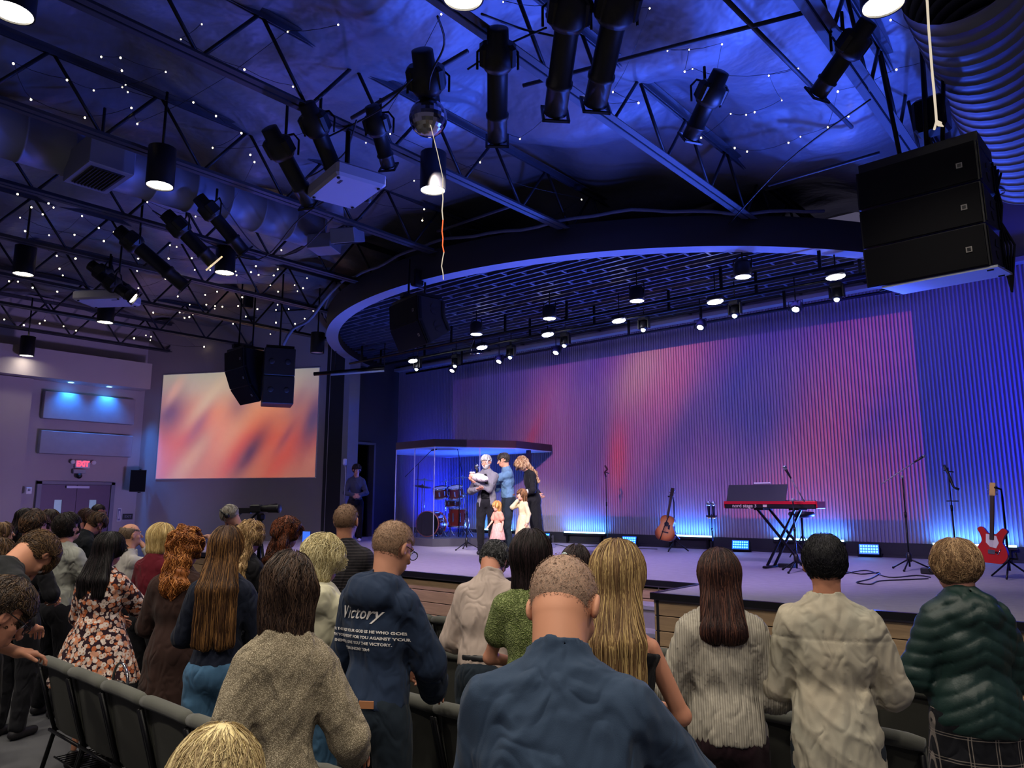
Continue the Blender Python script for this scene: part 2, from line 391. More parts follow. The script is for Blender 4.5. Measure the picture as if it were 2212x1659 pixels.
# stage platform: left part, recess with stairs, thrust
edge = [(-16.3, 14.4), (-16.3, 8.0), (-14.6, 7.0), (-6.3, 7.0), (-6.3, 8.17), (-4.1, 8.17), (-4.1, 7.05), (3.5, 7.6), (3.5, 14.4)]
edge = [(-16.9, 14.4)] + edge[1:] ; edge[1] = (-16.9, 8.2)
st = MB(); st.prism(edge[::-1], .9, ZS); struct('floor_stage', st, M_stagecarpet)
tr = MB()
for a, b in zip(edge[1:-1], edge[2:-1] + [edge[-2]]):
    A = Vector((*a, 0)); B = Vector((*b, 0))
    if (B - A).length < .05: continue
    d = (B - A).normalized(); nn = Vector((d.y, -d.x, 0)); mid = (A + B) / 2
    R = Matrix((d, nn, Vector((0, 0, 1)))).transposed()
    tr.box(tuple(mid + nn * .01 + Vector((0, 0, .975))), ((B - A).length + .04, .05, .065), R)
struct('trim_5', tr, mat('stage_nosing', '#17171c', .35, var=.2))
def plank_front(name, A, B, z0, z1, mt, rows=6):
    A = Vector((*A, 0)); B = Vector((*B, 0)); d = (B - A).normalized(); nn = Vector((d.y, -d.x, 0)); L = (B - A).length; R = Matrix((d, nn, Vector((0, 0, 1)))).transposed()
    mb = MB(); h = (z1 - z0) / rows
    for r in range(rows):
        x = -random.uniform(0, 2.0)
        while x < L:
            l = 2.2; xa, xb = max(0, x), min(L, x + l)
            if xb - xa > .02: mb.box(tuple(A + d * ((xa + xb) / 2) - nn * .012 + Vector((0, 0, z0 + h * (r + .5)))), (xb - xa - .006, .024, h - .009), R, bev=.003)
            x += l
    mb.cur = 1; mb.box(tuple(A + d * (L / 2) - nn * .04 + Vector((0, 0, (z0 + z1) / 2))), (L, .03, z1 - z0), R)
    return mb.build(name, [mt, M_dark], kind='structure')
def woodfn(nt, co):
    mp = nt.new('ShaderNodeMapping'); mp.inputs['Scale'].default_value = (1.2, 1.2, 14); nt.link(co, mp.inputs[0])
    n = nt.noise(mp.outputs[0], 3, 5, .6, .6); g = nt.new('ShaderNodeNewGeometry').outputs['Random Per Island']
    c = nt.ramp(n, [(.25, lin('#a08464')), (.75, lin('#c4a47c'))]); c2 = nt.mix(nt.m('MULTIPLY', g, .35), c, lin('#8c7458')); return c2, n
M_plank = mat('plank_wood', '#8a765f', .6, fn=woodfn, bump=.1)
plank_front('wall_stage_front', (-16.9, 8.2), (-14.6, 7.0), 0, .93, M_plank); plank_front('wall_stage_front', (-14.6, 7.0), (-6.3, 7.0), 0, .93, M_plank)
plank_front('wall_stage_front', (-6.3, 7.0), (-6.3, 8.17), 0, .93, M_plank); plank_front('wall_stage_front', (-6.3, 8.17), (-4.1, 8.17), 0, .93, M_plank)
plank_front('wall_stage_front', (-4.1, 8.17), (-4.1, 7.05), 0, .93, M_plank); plank_front('wall_stage_front', (-4.1, 7.05), (3.5, 7.6), 0, .93, M_plank)
# stairs in the recess
ss = thing('stage_steps', 'carpeted steps with pale nosings set into the stage front', 'steps', (-5.2, 7.6, 0))
for i in range(3):
    b = MB(); z = .25 * (i + 1); y = -.42 + i * .3; b.box((0, (y + .53) / 2, z - .125), (2.1, .53 - y, .25)); t_ = b.build('tread', M_stagecarpet, ss)
    b = MB(); b.box((0, y - .005, z - .02), (2.1, .02, .04)); b.build('nosing', mat('nosing_strip', '#b9b9c4', .35, metal=.5), t_)

# double exit doors
def door_leaf(n, y0, y1):
    d = thing('door_%d' % n, None, None, (-21.98, y0, 0)); tag(d, kind='structure'); w_ = y1 - y0
    b = MB()
    wz0, wz1 = (1.02, 2.02); wy0, wy1 = (w_ / 2 - .09, w_ / 2 + .09)
    b.box((.03, w_ / 2, wz0 / 2), (.06, w_, wz0)); b.box((.03, w_ / 2, (wz1 + 2.42) / 2), (.06, w_, 2.42 - wz1))
    b.box((.03, wy0 / 2, (wz0 + wz1) / 2), (.06, wy0, wz1 - wz0)); b.box((.03, (wy1 + w_) / 2, (wz0 + wz1) / 2), (.06, w_ - wy1, wz1 - wz0))
    b.build('door_leaf', mat('door_paint', '#5e4860', .5, var=.06), d)
    b = MB(); b.box((.03, w_ / 2, (wz0 + wz1) / 2), (.02, .18, 1.0)); b.build('door_window', mat('frosted_pane', '#9fb4bc', .3, emit='#6f93a8', estr=.35), d)
    b = MB(); b.tube([(.1, .12, 1.02), (.1, w_ - .12, 1.02)], .016); b.box((.07, .1, 1.02), (.08, .05, .08)); b.box((.07, w_ - .1, 1.02), (.08, .05, .08)); b.build('push_bar', M_gray, d)
    return d
door_leaf(1, 6.58, 7.42); door_leaf(2, 7.43, 8.27)
b = MB(); b.box((-21.95, 6.52, 1.25), (.14, .1, 2.5)); b.box((-21.95, 8.33, 1.25), (.14, .1, 2.5)); b.box((-21.95, 7.42, 2.47), (.14, 1.9, .08)); struct('trim_6', b, mat('door_frame', '#6c6a78', .5))
b = MB(); b.box((-21.86, 7.42, 2.36), (.06, .56, .06)); tag(b.build('door_closer', mat('closer', '#a9a6b4', .4, metal=.3)), 'light metal closer bar across the top of the double exit doors', 'door closer')
# acoustic panels
for (z0, z1, lab) in ((4.14, 4.86, 'upper grey acoustic panel lit blue by recessed wall lights'), (3.22, 3.82, 'lower grey acoustic panel above the exit sign')):
    b = MB(); b.box((-21.88, 7.55, (z0 + z1) / 2), (.2, 2.3, z1 - z0), bev=.01); tag(b.build('acoustic_baffle', mat('acoustic_fabric', '#8f8a94', .95, bump=.3, bscale=300)), lab, 'acoustic panel')
# ------------------------------------------------------------------ roof joists
M_web = mat('web_steel_shaded', '#15161b', .5, metal=.3, var=.2)  # joist steel with shade put into its colour, webs read as silhouettes
def make_joist(X, y0, y1, lab):
    t = thing('roof_joist', lab, 'roof joist', (X, y0, ZJ), 0, 'open web steel joists under the roof'); L = y1 - y0
    b = MB()
    for sx in (-.055, .055): b.box((sx, L / 2, .006), (.075, L, .012)); b.box((sx * .3, L / 2, .04), (.01, L, .075))
    b.build('bottom_chord', M_steel, t)
    b = MB()
    for sx in (-.055, .055): b.box((sx, L / 2, .86), (.075, L, .012)); b.box((sx * .3, L / 2, .83), (.01, L, .07))
    b.build('top_chord', M_steel, t)
    n = int(round(L / 1.22)); st_ = L / n; me = None
    for i in range(n):
        for k in (0, 1):
            if me is None or True:
                a = (0, i * st_ + (0 if k == 0 else st_ / 2), .02 if k == 0 else .85); c = (0, i * st_ + (st_ / 2 if k == 0 else st_), .85 if k == 0 else .02)
            if me is None or k == 1 and me2 is None:
                mb = MB(); mb.tube([(0, 0, 0), (0, c[1] - a[1], c[2] - a[2])], .022, 6)
                if k == 0: me = mb.mesh('web_bar', M_web); me2 = None
                else: me2 = mb.mesh('web_bar', M_web)
            o = link('web_bar', me if k == 0 else me2, t); o.location = a
    return t
JX = [-1.83 - 2.44 * k for k in range(9)] + [.61]
jl = ['steel roof joist crossing above the big right speaker array', 'steel roof joist running over the middle of the round stage canopy', 'steel roof joist above the white projector and the mirror ball',
      'steel roof joist ending left of the small central speaker array', 'steel roof joist just right of the long round duct seen from below', 'steel roof joist over the hanging black cylinder light left of the canopy',
      'steel roof joist over the distant projector', 'second steel roof joist from the exit door wall', 'steel roof joist nearest the exit door wall', 'steel roof joist right of the big speaker array, partly out of frame']
for X, lb in zip(JX, jl): make_joist(X, -3.2, 14.2, lb)
# thin bridging braces between joists
for (a, c2, lab) in (((1545, -25), (1840, 275), 'diagonal brace bar under the blue lit foil near the top right'), ((1130, 185), (1745, 25), 'long thin brace crossing the blue lit foil'), ((945, 500), (1100, 447), 'perforated strut running to the joist above the canopy'),
                   ((1660, 400), (1900, 330), 'perforated strut behind the top of the big speaker array'), ((760, 255), (1010, 110), 'brace bar between the first two joists near the mirror ball'), ((600, 560), (780, 470), 'thin brace below the end of the round duct')):
    p, q = onz(*a, ZJ + .25), onz(*c2, ZJ + .25); b = MB(); b.tube([p, q], .025, 6); tag(b.build('brace_bar', M_steel), lab, 'brace')
# ------------------------------------------------------------------ round canopy over the stage
CX_, CY_, RO, RI = -9.74, 16.5, 8.05, 7.77
def arc(r, z, n=96):
    a0 = -math.asin((14.38 - CY_) / r * -1) if False else None
    s0 = math.asin((14.38 - CY_) / r); pts = []
    for i in range(n + 1):
        a = -math.pi - s0 + ( math.pi + 2 * s0) * i / n if False else (math.pi - s0 * -1) + 0
        pts.append(a)
    return pts
def ringpts(r, n=110):
    s0 = math.asin((14.38 - CY_) / r)          # negative angle where the ring meets the wall
    a0, a1 = -math.pi - s0, s0
    return [(CX_ + r * math.cos(a0 + (a1 - a0) * i / n), CY_ + r * math.sin(a0 + (a1 - a0) * i / n)) for i in range(n + 1)]
po, pi_ = ringpts(RO), ringpts(RI)
cn = thing('stage_canopy', 'round black canopy over the stage with a pale underside rim and slatted ceiling', 'canopy', (CX_, 14.38, 5.86))
def loc_(p, z): return (p[0] - CX_, p[1] - 14.38, z)
b = MB(); n = len(po)
vs = [loc_(p, 0) for p in po] + [loc_(p, .5) for p in po] + [loc_(p, .5) for p in pi_] + [loc_(p, 0) for p in pi_]
fs = []
for i in range(n - 1): fs += [(i, i + 1, n + i + 1, n + i), (n + i, n + i + 1, 2 * n + i + 1, 2 * n + i), (2 * n + i, 2 * n + i + 1, 3 * n + i + 1, 3 * n + i)]
b.add(vs, fs, True); b.build('fascia', mat('canopy_fascia', '#34302e', .7, var=.08), cn)
b = MB(); b.add([loc_(p, -.001) for p in po] + [loc_(p, -.001) for p in pi_], [(i, n + i, n + i + 1, i + 1) for i in range(n - 1)], True)
b.build('rim', mat('canopy_rim', '#8e8c98', .6, var=.04), cn)
b = MB(); y = 8.85
while y < 14.3:
    h = math.sqrt(max(0, (RI - .03) ** 2 - (y - CY_) ** 2))
    if h > .2:
        b.box((0, y - 14.38, .19), (2 * h, .038, .06))
        k = int((y - 8.85) / .2 + .5); xx = -8 + (k % 4) * .3
        while xx < 8:
            if abs(xx) < h - .1: b.box((xx, y - 14.38 + .1, .19), (.04, .2, .05))
            xx += 1.2
    y += .2
b.build('slat_grid', mat('slat_black', '#4a4c5e', .45, var=.1), cn)
b = MB(); b.prism([loc_(p, 0)[:2] for p in pi_], .42, .46); b.build('canopy_board', M_dark, cn)
# pale trim along the top of the ribbed wall
b = MB(); b.box((-6.7, 14.28, 5.9), (20.5, .22, .08)); struct('trim_7', b, mat('canopy_rim', '#8e8c98'))
# dark curtain box above canopy, closing the view over the stage
b = MB(); b.box((-9.7, 14.3, 6.7), (14, .1, .9)); b.build('trim_8', M_dark, kind='structure')
pole = MB()
for i, q in enumerate(ringpts(RO - .3, 60)): pass
# draped cable along the top of the canopy
pts = [(p[0], p[1], 6.42 + .05 * math.sin(i * .55) + .02 * math.sin(i * 1.7)) for i, p in enumerate(ringpts(RO + .06, 70))][4:60]
b = MB(); b.tube(pts, .028, 6); tag(b.build('cable', mat('cable_sleeve', '#55565f', .6)), 'sleeved cable draped along the top edge of the round canopy', 'cable')
p0, p1 = onz(612, 745, 5.3), onz(735, 612, 6.3); pts = [p0 + (p1 - p0) * t + np.array([0, 0, .15 * math.sin(t * 9) * (1 - t)]) for t in np.linspace(0, 1, 12)]
b = MB(); b.tube(pts, .035, 6); tag(b.build('cable', mat('cable_sleeve', '#55565f')), 'thick sleeved cable dropping to the far left speaker array', 'cable')

# ------------------------------------------------------------------ house downlights
M_lamp = emis('lamp_glow', '#fff4dc', 22)
M_lampoff = mat('lamp_reflector', '#c9cbd2', .25, metal=.8)
dl = None
def downlight(p, lab, on=True, drop=.5, power=190):
    t = thing('downlight', lab, 'ceiling light', (p[0], p[1], p[2]), 0, 'black cylinder downlights on the joists')
    b = MB(); r = .165; b.lathe([(r, 0), (r, drop), (r * .3, drop + .01)], n=28, caps=False); b.lathe([(r * .92, .0), (r * .85, .04)], n=28, caps=False); b.lathe([(r, 0), (r * .92, 0)], n=28, caps=False); b.build('housing', M_plastic, t)
    b = MB(); b.lathe([(r * .9, .015), (r * .6, .02), (.001, .022)][::-1], n=28, caps=False); b.build('lens', M_lamp if on else M_lampoff, t)
    b = MB(); b.tube([(0, 0, drop), (0, 0, 7.12 - p[2])], .018, 6); b.build('stem', M_blackmetal, t)
    if on: light('SPOT', (p[0], p[1], p[2] - .03), power, (1.0, .90, .76), to=(p[0], p[1], 0), spot=125, blend=.6, name='lamp_light', soft=.15)
ZL = 5.85
LL = [((25, 28), 'round downlight cut by the upper left corner of the frame', 1), ((345, 402), 'lit downlight in front of the long grey duct', 1), ((935, 412), 'lit downlight above the centre, beside the hanging wire', 1), ((1000, -4), 'lit downlight at the middle of the top edge', 1),
      ((1908, 12), 'lit downlight near the upper right corner', 1), ((485, 590), 'lit black cylinder downlight hanging left of the canopy', 1), ((50, 593), 'lit downlight at the left edge among fairy lights', 1),
      ((227, 697), 'lit downlight below the distant projector', 1), ((57, 769), 'small lit downlight nearest the exit door wall', 1), ((2137, 420), 'unlit downlight right of the big speaker array', 0), ((685, 763), 'unlit downlight above the right end of the side screen', 0)]
for (q, lb, on) in LL:
    z = ZL if on else 5.6
    if q == (227, 697): z = 5.75
    if q == (57, 769): z = 5.6
    if q == (685, 763): z = 5.5
    downlight(onz(q[0], q[1], z), lb, bool(on), power=12 if q[0] == 57 else 190)
# the same house lights behind and beside the viewer, out of the frame
for (x, y) in ((-4.0, -1.2), (-6.7, -1.2), (-9.4, -1.0), (-1.2, -1.2), (-1.2, 1.4), (1.4, .2), (1.6, 3.6), (-4.0, 1.3), (-13.5, .3), (1.5, -2)):
    light('SPOT', (x, y, ZL), 270, (1.0, .90, .76), to=(x, y, 0), spot=125, blend=.6, name='lamp_light', soft=.15)

# ------------------------------------------------------------------ ducts and ceiling boxes
M_duct = mat('duct_metal', '#7d7f8c', .5, metal=.3, var=.06, vscale=2)
def duct(a, b2, r, lab, seams=.35):
    a, b2 = Vector(a), Vector(b2); L = (b2 - a).length; t = thing('air_duct', lab, 'air duct', tuple(a)); q = (b2 - a).to_track_quat('Z', 'Y'); t.rotation_mode = 'QUATERNION'; t.rotation_quaternion = q
    m = MB(); pr = []; z = 0
    while z < L - .01: pr += [(r, z), (r, z + seams * .94), (r + .012, z + seams * .95), (r + .012, z + seams)]; z += seams
    pr += [(r, z), (r * .6, z + r * .25), (.01, z + r * .3)]; m.lathe(pr, n=32, caps=False); m.build('duct_body', M_duct, t); return t
duct((-10.75, -3.5, 6.64), (-10.5, 6.9, 6.64), .34, 'long grey round duct running under the joists toward the canopy', .55)
duct(onz(2075, -60, 6.55), onz(2225, 345, 6.0), .5, 'large spiral duct hanging in the upper right corner', .16)
b = MB(); p = onz(215, 355, 6.35); b.box((0, 0, 0), (.9, .55, .4), bev=.01); b.cur = 1; b.box((0, 0, -.2), (.7, .4, .02)); b.tube([(0, 0, .2), (0, 0, .8)], .02, 6)
for i in range(9): b.box((0, -.17 + i * .042, -.215), (.66, .012, .02))
o = b.build('duct_grille', [M_duct, M_dark]); o.location = tuple(p); tag(o, 'grey duct box with a dark slotted grille, upper left', 'vent')
for (x, y, rz, lb) in ((700, 540, .5, 'pale square ceiling box beside the end of the round duct'), (752, 522, .5, 'dark faced square ceiling diffuser with pale frame by the duct end')):
    p = onz(x, y, 6.15); b = MB(); b.box((0, 0, .1), (.42, .42, .24), bev=.01)
    b.tube([(0, 0, .2), (0, 0, 1.0)], .02, 6)
    if x > 720: b.cur = 1; b.box((0, 0, -.025), (.34, .34, .012))
    o = b.build('ceiling_box', [M_gray, M_dark]); o.location = tuple(p); o.rotation_euler = (0.35 if x > 720 else 0, 0, rz); tag(o, lb, 'ceiling box')

# ------------------------------------------------------------------ projectors
def projector(p, rz, lab, w_=.55, d_=.42):
    t = thing('projector', lab, 'projector', p, rz)
    b = MB(); b.box((0, 0, 0), (w_, d_, .17), bev=.03); b.cur = 1; b.box((w_ * .25, d_ / 2 + .01, 0), (w_ * .35, .03, .1)); b.build('case', [mat('projector_case', '#a9a7b3', .5, var=.03), M_plastic], t)
    b = MB(); b.lathe([(.05, 0), (.055, .08), (.04, .09)], (0, 0, 0), 20, Rx(-math.pi / 2)); o = b.build('lens', M_plastic, t); o.location = (-w_ * .2, d_ / 2, 0)
    b = MB()
    for sx, sy in ((-1, -1), (1, -1), (1, 1), (-1, 1)): b.tube([(sx * w_ * .4, sy * d_ * .4, -.085), (sx * w_ * .4, sy * d_ * .4, -.1)], .02, 8)
    b.box((w_ * .28, -d_ * .3, -.086), (.1, .03, .004)); b.build('foot', M_plastic, t)
    b = MB(); b.box((0, 0, .12), (.3, .3, .03)); b.tube([(0, 0, .12), (0, 0, ZJ + .1 - p[2])], .03, 10); b.build('mount_pole', M_blackmetal, t)
projector(tuple(onz(748, 402, 5.62)), -.2, 'large pale projector hanging from the joist left of the mirror ball', .85, .62)
projector(tuple(onz(232, 645, 5.6)), .6, 'distant projector hanging among fairy lights, aimed at the side screen', .95, .6)

# ------------------------------------------------------------------ stage spotlights on the joists
def ellipsoidal(p, d, lab, L=.62, s=1.0, glow=None):
    """theatre spotlight: lamp cap, barrel, lens tube, yoke, colour frame"""
    t = thing('stage_spotlight', lab, 'spotlight', p, 0, 'black theatre spotlights on the ceiling'); q = Vector(d).to_track_quat('Z', 'Y'); R = q.to_matrix()
    b = MB(); b.M = R.to_4x4() @ Matrix.Scale(s, 4)
    b.lathe([(.05, -.34), (.085, -.33), (.09, -.22), (.125, -.2), (.135, -.05), (.11, .0)], n=20); b.box((0, 0, -.12), (.3, .16, .2), bev=.03); b.build('lamp_housing', M_plastic, t)
    b = MB(); b.M = R.to_4x4() @ Matrix.Scale(s, 4); b.lathe([(.088, 0), (.088, L * .6), (.1, L * .61), (.1, L * .66), (.088, L * .67), (.088, L)], n=20, caps=False)
    b.lathe([(.084, L - .02), (.001, L - .01)][::-1], n=20, caps=False); b.build('barrel', M_plastic, t)
    b = MB(); b.M = R.to_4x4() @ Matrix.Scale(s, 4); z = L + .01
    for (cx, cy, dx, dy) in ((0, .095, .21, .02), (0, -.095, .21, .02), (.095, 0, .02, .21), (-.095, 0, .02, .21)): b.box((cx, cy, z), (dx, dy, .02))
    b.build('colour_frame', mat('frame_glow', '#cfc2a0', .4, emit='#ffe2b0', estr=.8) if glow == 'frame' else M_plastic, t)
    if glow == 'lens':
        b = MB(); b.M = R.to_4x4() @ Matrix.Scale(s, 4); b.lathe([(.08, L + .005), (.001, L + .012)][::-1], n=20, caps=False); b.build('lens', M_lamp, t)
    b = MB(); sd = R @ Vector((1, 0, 0)); up = Vector((0, 0, 1)); w_ = .17 * s
    b.tube([tuple(sd * w_), tuple(sd * w_ + up * .18), tuple(sd * w_ * .6 + up * .27), tuple(-sd * w_ * .6 + up * .27), tuple(-sd * w_ + up * .18), tuple(-sd * w_)], .013, 6); b.tube([tuple(up * .27), tuple(up * (.45 if p[2] > 5.95 else .8))], .018, 6)
    b.build('yoke', M_blackmetal, t)
tgt = Vector((-9.5, 10.5, 2.2))
for (px, py, z, lb, L, s, gl) in ((1075, 150, 6.05, 'long black spotlight hanging right of the mirror ball', .8, 1.15, None), (1225, 60, 6.0, 'left one of the two big spotlights at the top centre', .8, 1.25, None), (1325, 50, 6.0, 'right one of the two big spotlights at the top centre', .75, 1.25, None),
        (925, 200, 6.2, 'bulky black spotlight directly above the mirror ball', .25, 1.3, None), (820, 250 + 40, 6.2, 'small black spotlight right of the big projector', .5, 1.0, None),
        (615, 340, 5.9, 'black spotlight left of the big projector', .7, 1.1, None), (690, 290, 6.1, 'dark spotlight directly above the big projector', .7, 1.1, None),
        (300, 535, 5.9, 'long dark spotlight among fairy lights left of the glowing one', .9, 1.2, None), (400, 505, 6.0, 'spotlight with a glowing square colour frame', .6, 1.2, 'frame'), (465, 470, 6.1, 'dark spotlight under the long round duct', .7, 1.1, None),
        (235, 600, 6.0, 'dark spotlight above the distant projector', .6, 1.2, None), (255, 622, 5.7, 'spotlight with a glowing lens beside the distant projector', .35, 1.1, 'lens'),
        (1825, 120, 6.1, 'small spotlight on the joist left of the big speaker array', .5, 1.0, None), (1525, 225, 6.3, 'dark spotlight under the joist above the canopy', .45, 1.1, None)):
    p = onz(px, py, z); d = tgt - Vector(p); d = Vector((d.x, d.y, d.z * 1.3)).normalized(); ellipsoidal(tuple(p), d, lb, L * .8, s, gl)
# mirror ball
t = thing('mirror_ball', 'mirror ball hanging under the joists near the top centre', 'mirror ball', tuple(onz(925, 255, 5.95)))
b = MB(); b.smooth = False; m_, n_ = 16, 28; vs = []; fs = []
for i in range(m_ + 1):
    for k in range(n_): th = math.pi * i / m_; a = 2 * math.pi * k / n_; vs.append((.2 * math.sin(th) * math.cos(a), .2 * math.sin(th) * math.sin(a), .2 * math.cos(th)))
for i in range(m_):
    for k in range(n_): fs.append((i * n_ + k, (i + 1) * n_ + k, (i + 1) * n_ + (k + 1) % n_, i * n_ + (k + 1) % n_))
b.add(vs, fs, False); b.build('ball', mat('mirror_tiles', '#b0aeb8', .12, metal=1.0), t)
b = MB(); b.tube([(0, 0, .2), (0, 0, .5)], .012, 6); b.lathe([(.05, .15), (.05, .2), (.02, .22)], n=12); b.build('hanger', M_blackmetal, t)
# half mirror ball lying near the wash lights under the canopy
t = thing('mirror_dish', 'small tilted mirror dish hanging under the canopy near the wash lights', 'mirror ball', tuple(onz(1030, 762, 5.45)))
b = MB(); b.sphere((0, 0, 0), (.17, .17, .05), 24, 10); o = b.build('dish', mat('mirror_tiles', '#b0aeb8'), t); o.rotation_euler = (.3, .2, 0)
b = MB(); b.tube([(-.15, 0, 0), (-.2, .0, .15), (-.05, 0, .4), (-.05, 0, .85)], .01, 6); b.build('hanger', M_chrome, t)

# ------------------------------------------------------------------ lights under the canopy
PIPE = []
for (Y, z, lb) in ((11.5, 5.55, 'front black lighting pipe under the canopy'), (12.4, 5.62, 'middle black lighting pipe under the canopy'), (13.75, 5.62, 'rear black lighting pipe near the ribbed wall')):
    t = thing('lighting_pipe', lb, 'lighting pipe', (-9.3, Y, z)); L = 12.5 if Y < 12 else 13.2
    b = MB(); b.tube([(-L / 2, 0, 0), (L / 2, 0, 0)], .03, 10); b.build('pipe', M_blackmetal, t)
    for i in range(8):
        b = MB(); b.box((0, 0, .2), (.05, .03, .42)); o = b.build('hanger', M_blackmetal, t); o.location = (-L / 2 + .5 + i * (L - 1) / 7, 0, 0)
M_wash = emis('wash_led', '#f2efff', 40); M_spotw = emis('spot_led', '#f4f0ff', 45)
def mini(name, lab, p, shape, cat='stage light', grp=None, tilt=(0, 0, 0), power=0, col=(.72, .7, 1), to=None, spot=60):
    t = thing(name, lab, cat, p, 0, grp)
    if shape == 'can':
        b = MB(); b.lathe([(.13, 0), (.14, .03), (.14, .2), (.1, .26), (.03, .28)], n=20); b.build('housing', M_plastic, t)
        b = MB(); b.lathe([(.12, -.004), (.001, -.006)][::-1], n=20, caps=False); b.build('lens', M_wash, t)
        b = MB(); b.tube([(-.15, 0, .12), (-.15, 0, .3), (0, 0, .36), (.15, 0, .3), (.15, 0, .12)], .01, 6); b.build('yoke', M_blackmetal, t)
    elif shape == 'flat':
        b = MB(); b.box((0, 0, .05), (.3, .14, .1), bev=.03); b.build('housing', M_plastic, t)
        b = MB(); b.sphere((0, 0, -.01), (.15, .07, .045), 16, 8); b.build('lens', M_wash, t)
    elif shape == 'par':
        R = Vector((0, -.55, -.8)).to_track_quat('Z', 'Y').to_matrix(); b = MB(); b.M = R.to_4x4(); b.lathe([(.05, -.17), (.09, -.15), (.1, 0), (.105, .02)], n=20); b.build('housing', M_plastic, t)
        b = MB(); b.M = R.to_4x4(); b.lathe([(.092, .015), (.001, .03)][::-1], n=20, caps=False); b.build('lens', M_spotw, t)
        b = MB(); b.tube([(-.13, 0, -.02), (-.13, 0, .15), (.13, 0, .15), (.13, 0, -.02)], .012, 6); b.tube([(0, 0, .15), (0, 0, .26)], .012, 6); b.build('yoke', M_blackmetal, t)
    else:
        b = MB(); b.box((0, 0, .16), (.2, .16, .1), bev=.02); b.build('base', M_plastic, t)
        b = MB(); b.box((-.11, 0, .04), (.03, .09, .22), bev=.01); b.box((.11, 0, .04), (.03, .09, .22), bev=.01); b.box((0, 0, .125), (.22, .06, .04)); b.build('yoke', M_plastic, t)
        R = Vector((0, -.35, -.93)).to_track_quat('Z', 'Y').to_matrix(); b = MB(); b.M = R.to_4x4(); b.lathe([(.05, -.12), (.085, -.09), (.085, .06), (.06, .1)], n=18); b.build('head', M_plastic, t)
        b = MB(); b.M = R.to_4x4(); b.sphere((0, 0, .1), .045, 12, 8); b.build('lens', emis('beam_led', '#e8fff4', 14), t)
    b = MB(); b.tube([(0, 0, .1 if shape == 'flat' else .2), (0, 0, 6.3 - p[2])], .012, 6); b.build('stem', M_blackmetal, t)
    if power: light('SPOT', (p[0], p[1], p[2] - .06), power, col, to=to or (p[0], p[1] - .6, 1), spot=spot, blend=.7, name='stage_beam', soft=.08)
pos = {1: 'leftmost', 2: 'second from left', 3: 'third from left', 4: 'fourth from left', 5: 'fifth from left', 6: 'sixth from left'}
for i, q in enumerate(((1029, 722), (1187, 688), (1376, 650), (1605, 598))):
    mini('canopy_downlight', '%s of the lit black cans under the front of the canopy' % pos[i + 1], tuple(onz(*q, 5.5)), 'can', grp='black can lights under the canopy', power=55, col=(.5, .42, 1), spot=90)
for i, q in enumerate(((892, 779), (1041, 750), (1183, 722), (1337, 692), (1545, 651), (1805, 597))):
    mini('wash_light', '%s of the flat bright wash lights on the middle pipe' % pos[i + 1], tuple(onz(*q, 5.5)), 'flat', grp='flat wash lights on the middle pipe', power=60, col=(.36, .3, 1), spot=100)
for i, q in enumerate(((977, 800), (1078, 780), (1201, 761), (1513, 706), (1719, 667))):
    mini('par_light', '%s of the round bright par lights beside the ribbed wall' % pos[i + 1], tuple(onz(*q, 5.45)), 'par', grp='round par lights on the rear pipe', power=30, col=(.45, .4, 1), spot=60)
for i, q in enumerate(((902, 790), (985, 783), (1104, 764), (1221, 738), (1391, 703), (1588, 672), (1808, 636))):
    p = onz(*q, 5.45); lb = ('%s of the small moving head lights on the rear pipe' % pos[i + 1]) if i < 6 else 'small moving head light nearest the big speaker array'
    mini('moving_head_light', lb, tuple(p), 'head', grp='moving head lights on the rear pipe')

# ------------------------------------------------------------------ speaker arrays
M_spk = mat('speaker_black', '#101016', .5, var=.1, bump=.15, bscale=400, bdist=.001)
M_grille = mat('speaker_grille', '#0b0b10', .7, spec=.15, var=.08, bump=.3, bscale=500, bdist=.001)
def array_box(t, w_, h, d, z, y, ang, name='speaker_cabinet', logo=True, last=False):
    """a tapered line array cabinet, grille to -y; ang leans it"""
    b = MB(); h2 = h * .72
    vs = [(-w_ / 2, -d / 2, -h / 2), (w_ / 2, -d / 2, -h / 2), (w_ / 2, d / 2, -h2 / 2), (-w_ / 2, d / 2, -h2 / 2), (-w_ / 2, -d / 2, h / 2), (w_ / 2, -d / 2, h / 2), (w_ / 2, d / 2, h2 / 2), (-w_ / 2, d / 2, h2 / 2)]
    b.add(vs, [(0, 3, 2, 1), (4, 5, 6, 7), (0, 1, 5, 4), (1, 2, 6, 5), (2, 3, 7, 6), (3, 0, 4, 7)])
    b.cur = 1; b.box((0, -d / 2 - .008, 0), (w_ * .97, .016, h * .95)); b.cur = 0
    o = b.build(name, [M_spk, M_grille], t); o.location = (0, y, z); o.rotation_euler = (ang, 0, 0)
    for sx in (-1, 1):
        b = MB()
        for k in (1, -1):
            pr = [(.075 * math.cos(a), .075 * math.sin(a) * k + .022 * k) for a in np.linspace(0, math.pi, 12)]
            if k < 0: pr = pr[::-1]
            b.prism(pr, -.004, .004, Ry(math.pi / 2) @ Rz(math.pi / 2))
        o2 = b.build('handle', M_dark, o); o2.location = (sx * (w_ / 2 + .003), .05, 0)
    for sx in (-1, 1):
        b = MB(); b.box((sx * (w_ / 2 + .006), -d * .42, 0), (.012, .05, h * .9)); b.build('rigging_plate', M_blackmetal, o)
        b = MB(); b.box((sx * (w_ / 2 + .006), d * .4, 0), (.012, .04, h2 * .9)); b.build('rigging_plate', M_blackmetal, o)
    if logo:
        b = MB(); b.box((w_ * .36, -d / 2 - .019, -h * .05), (.05, .006, .05)); b.cur = 1; b.box((w_ * .36, -d / 2 - .023, -h * .05), (.03, .003, .03)); b.build('badge', [mat('badge_grey', '#8b8782', .4), M_plastic], o)
    return o
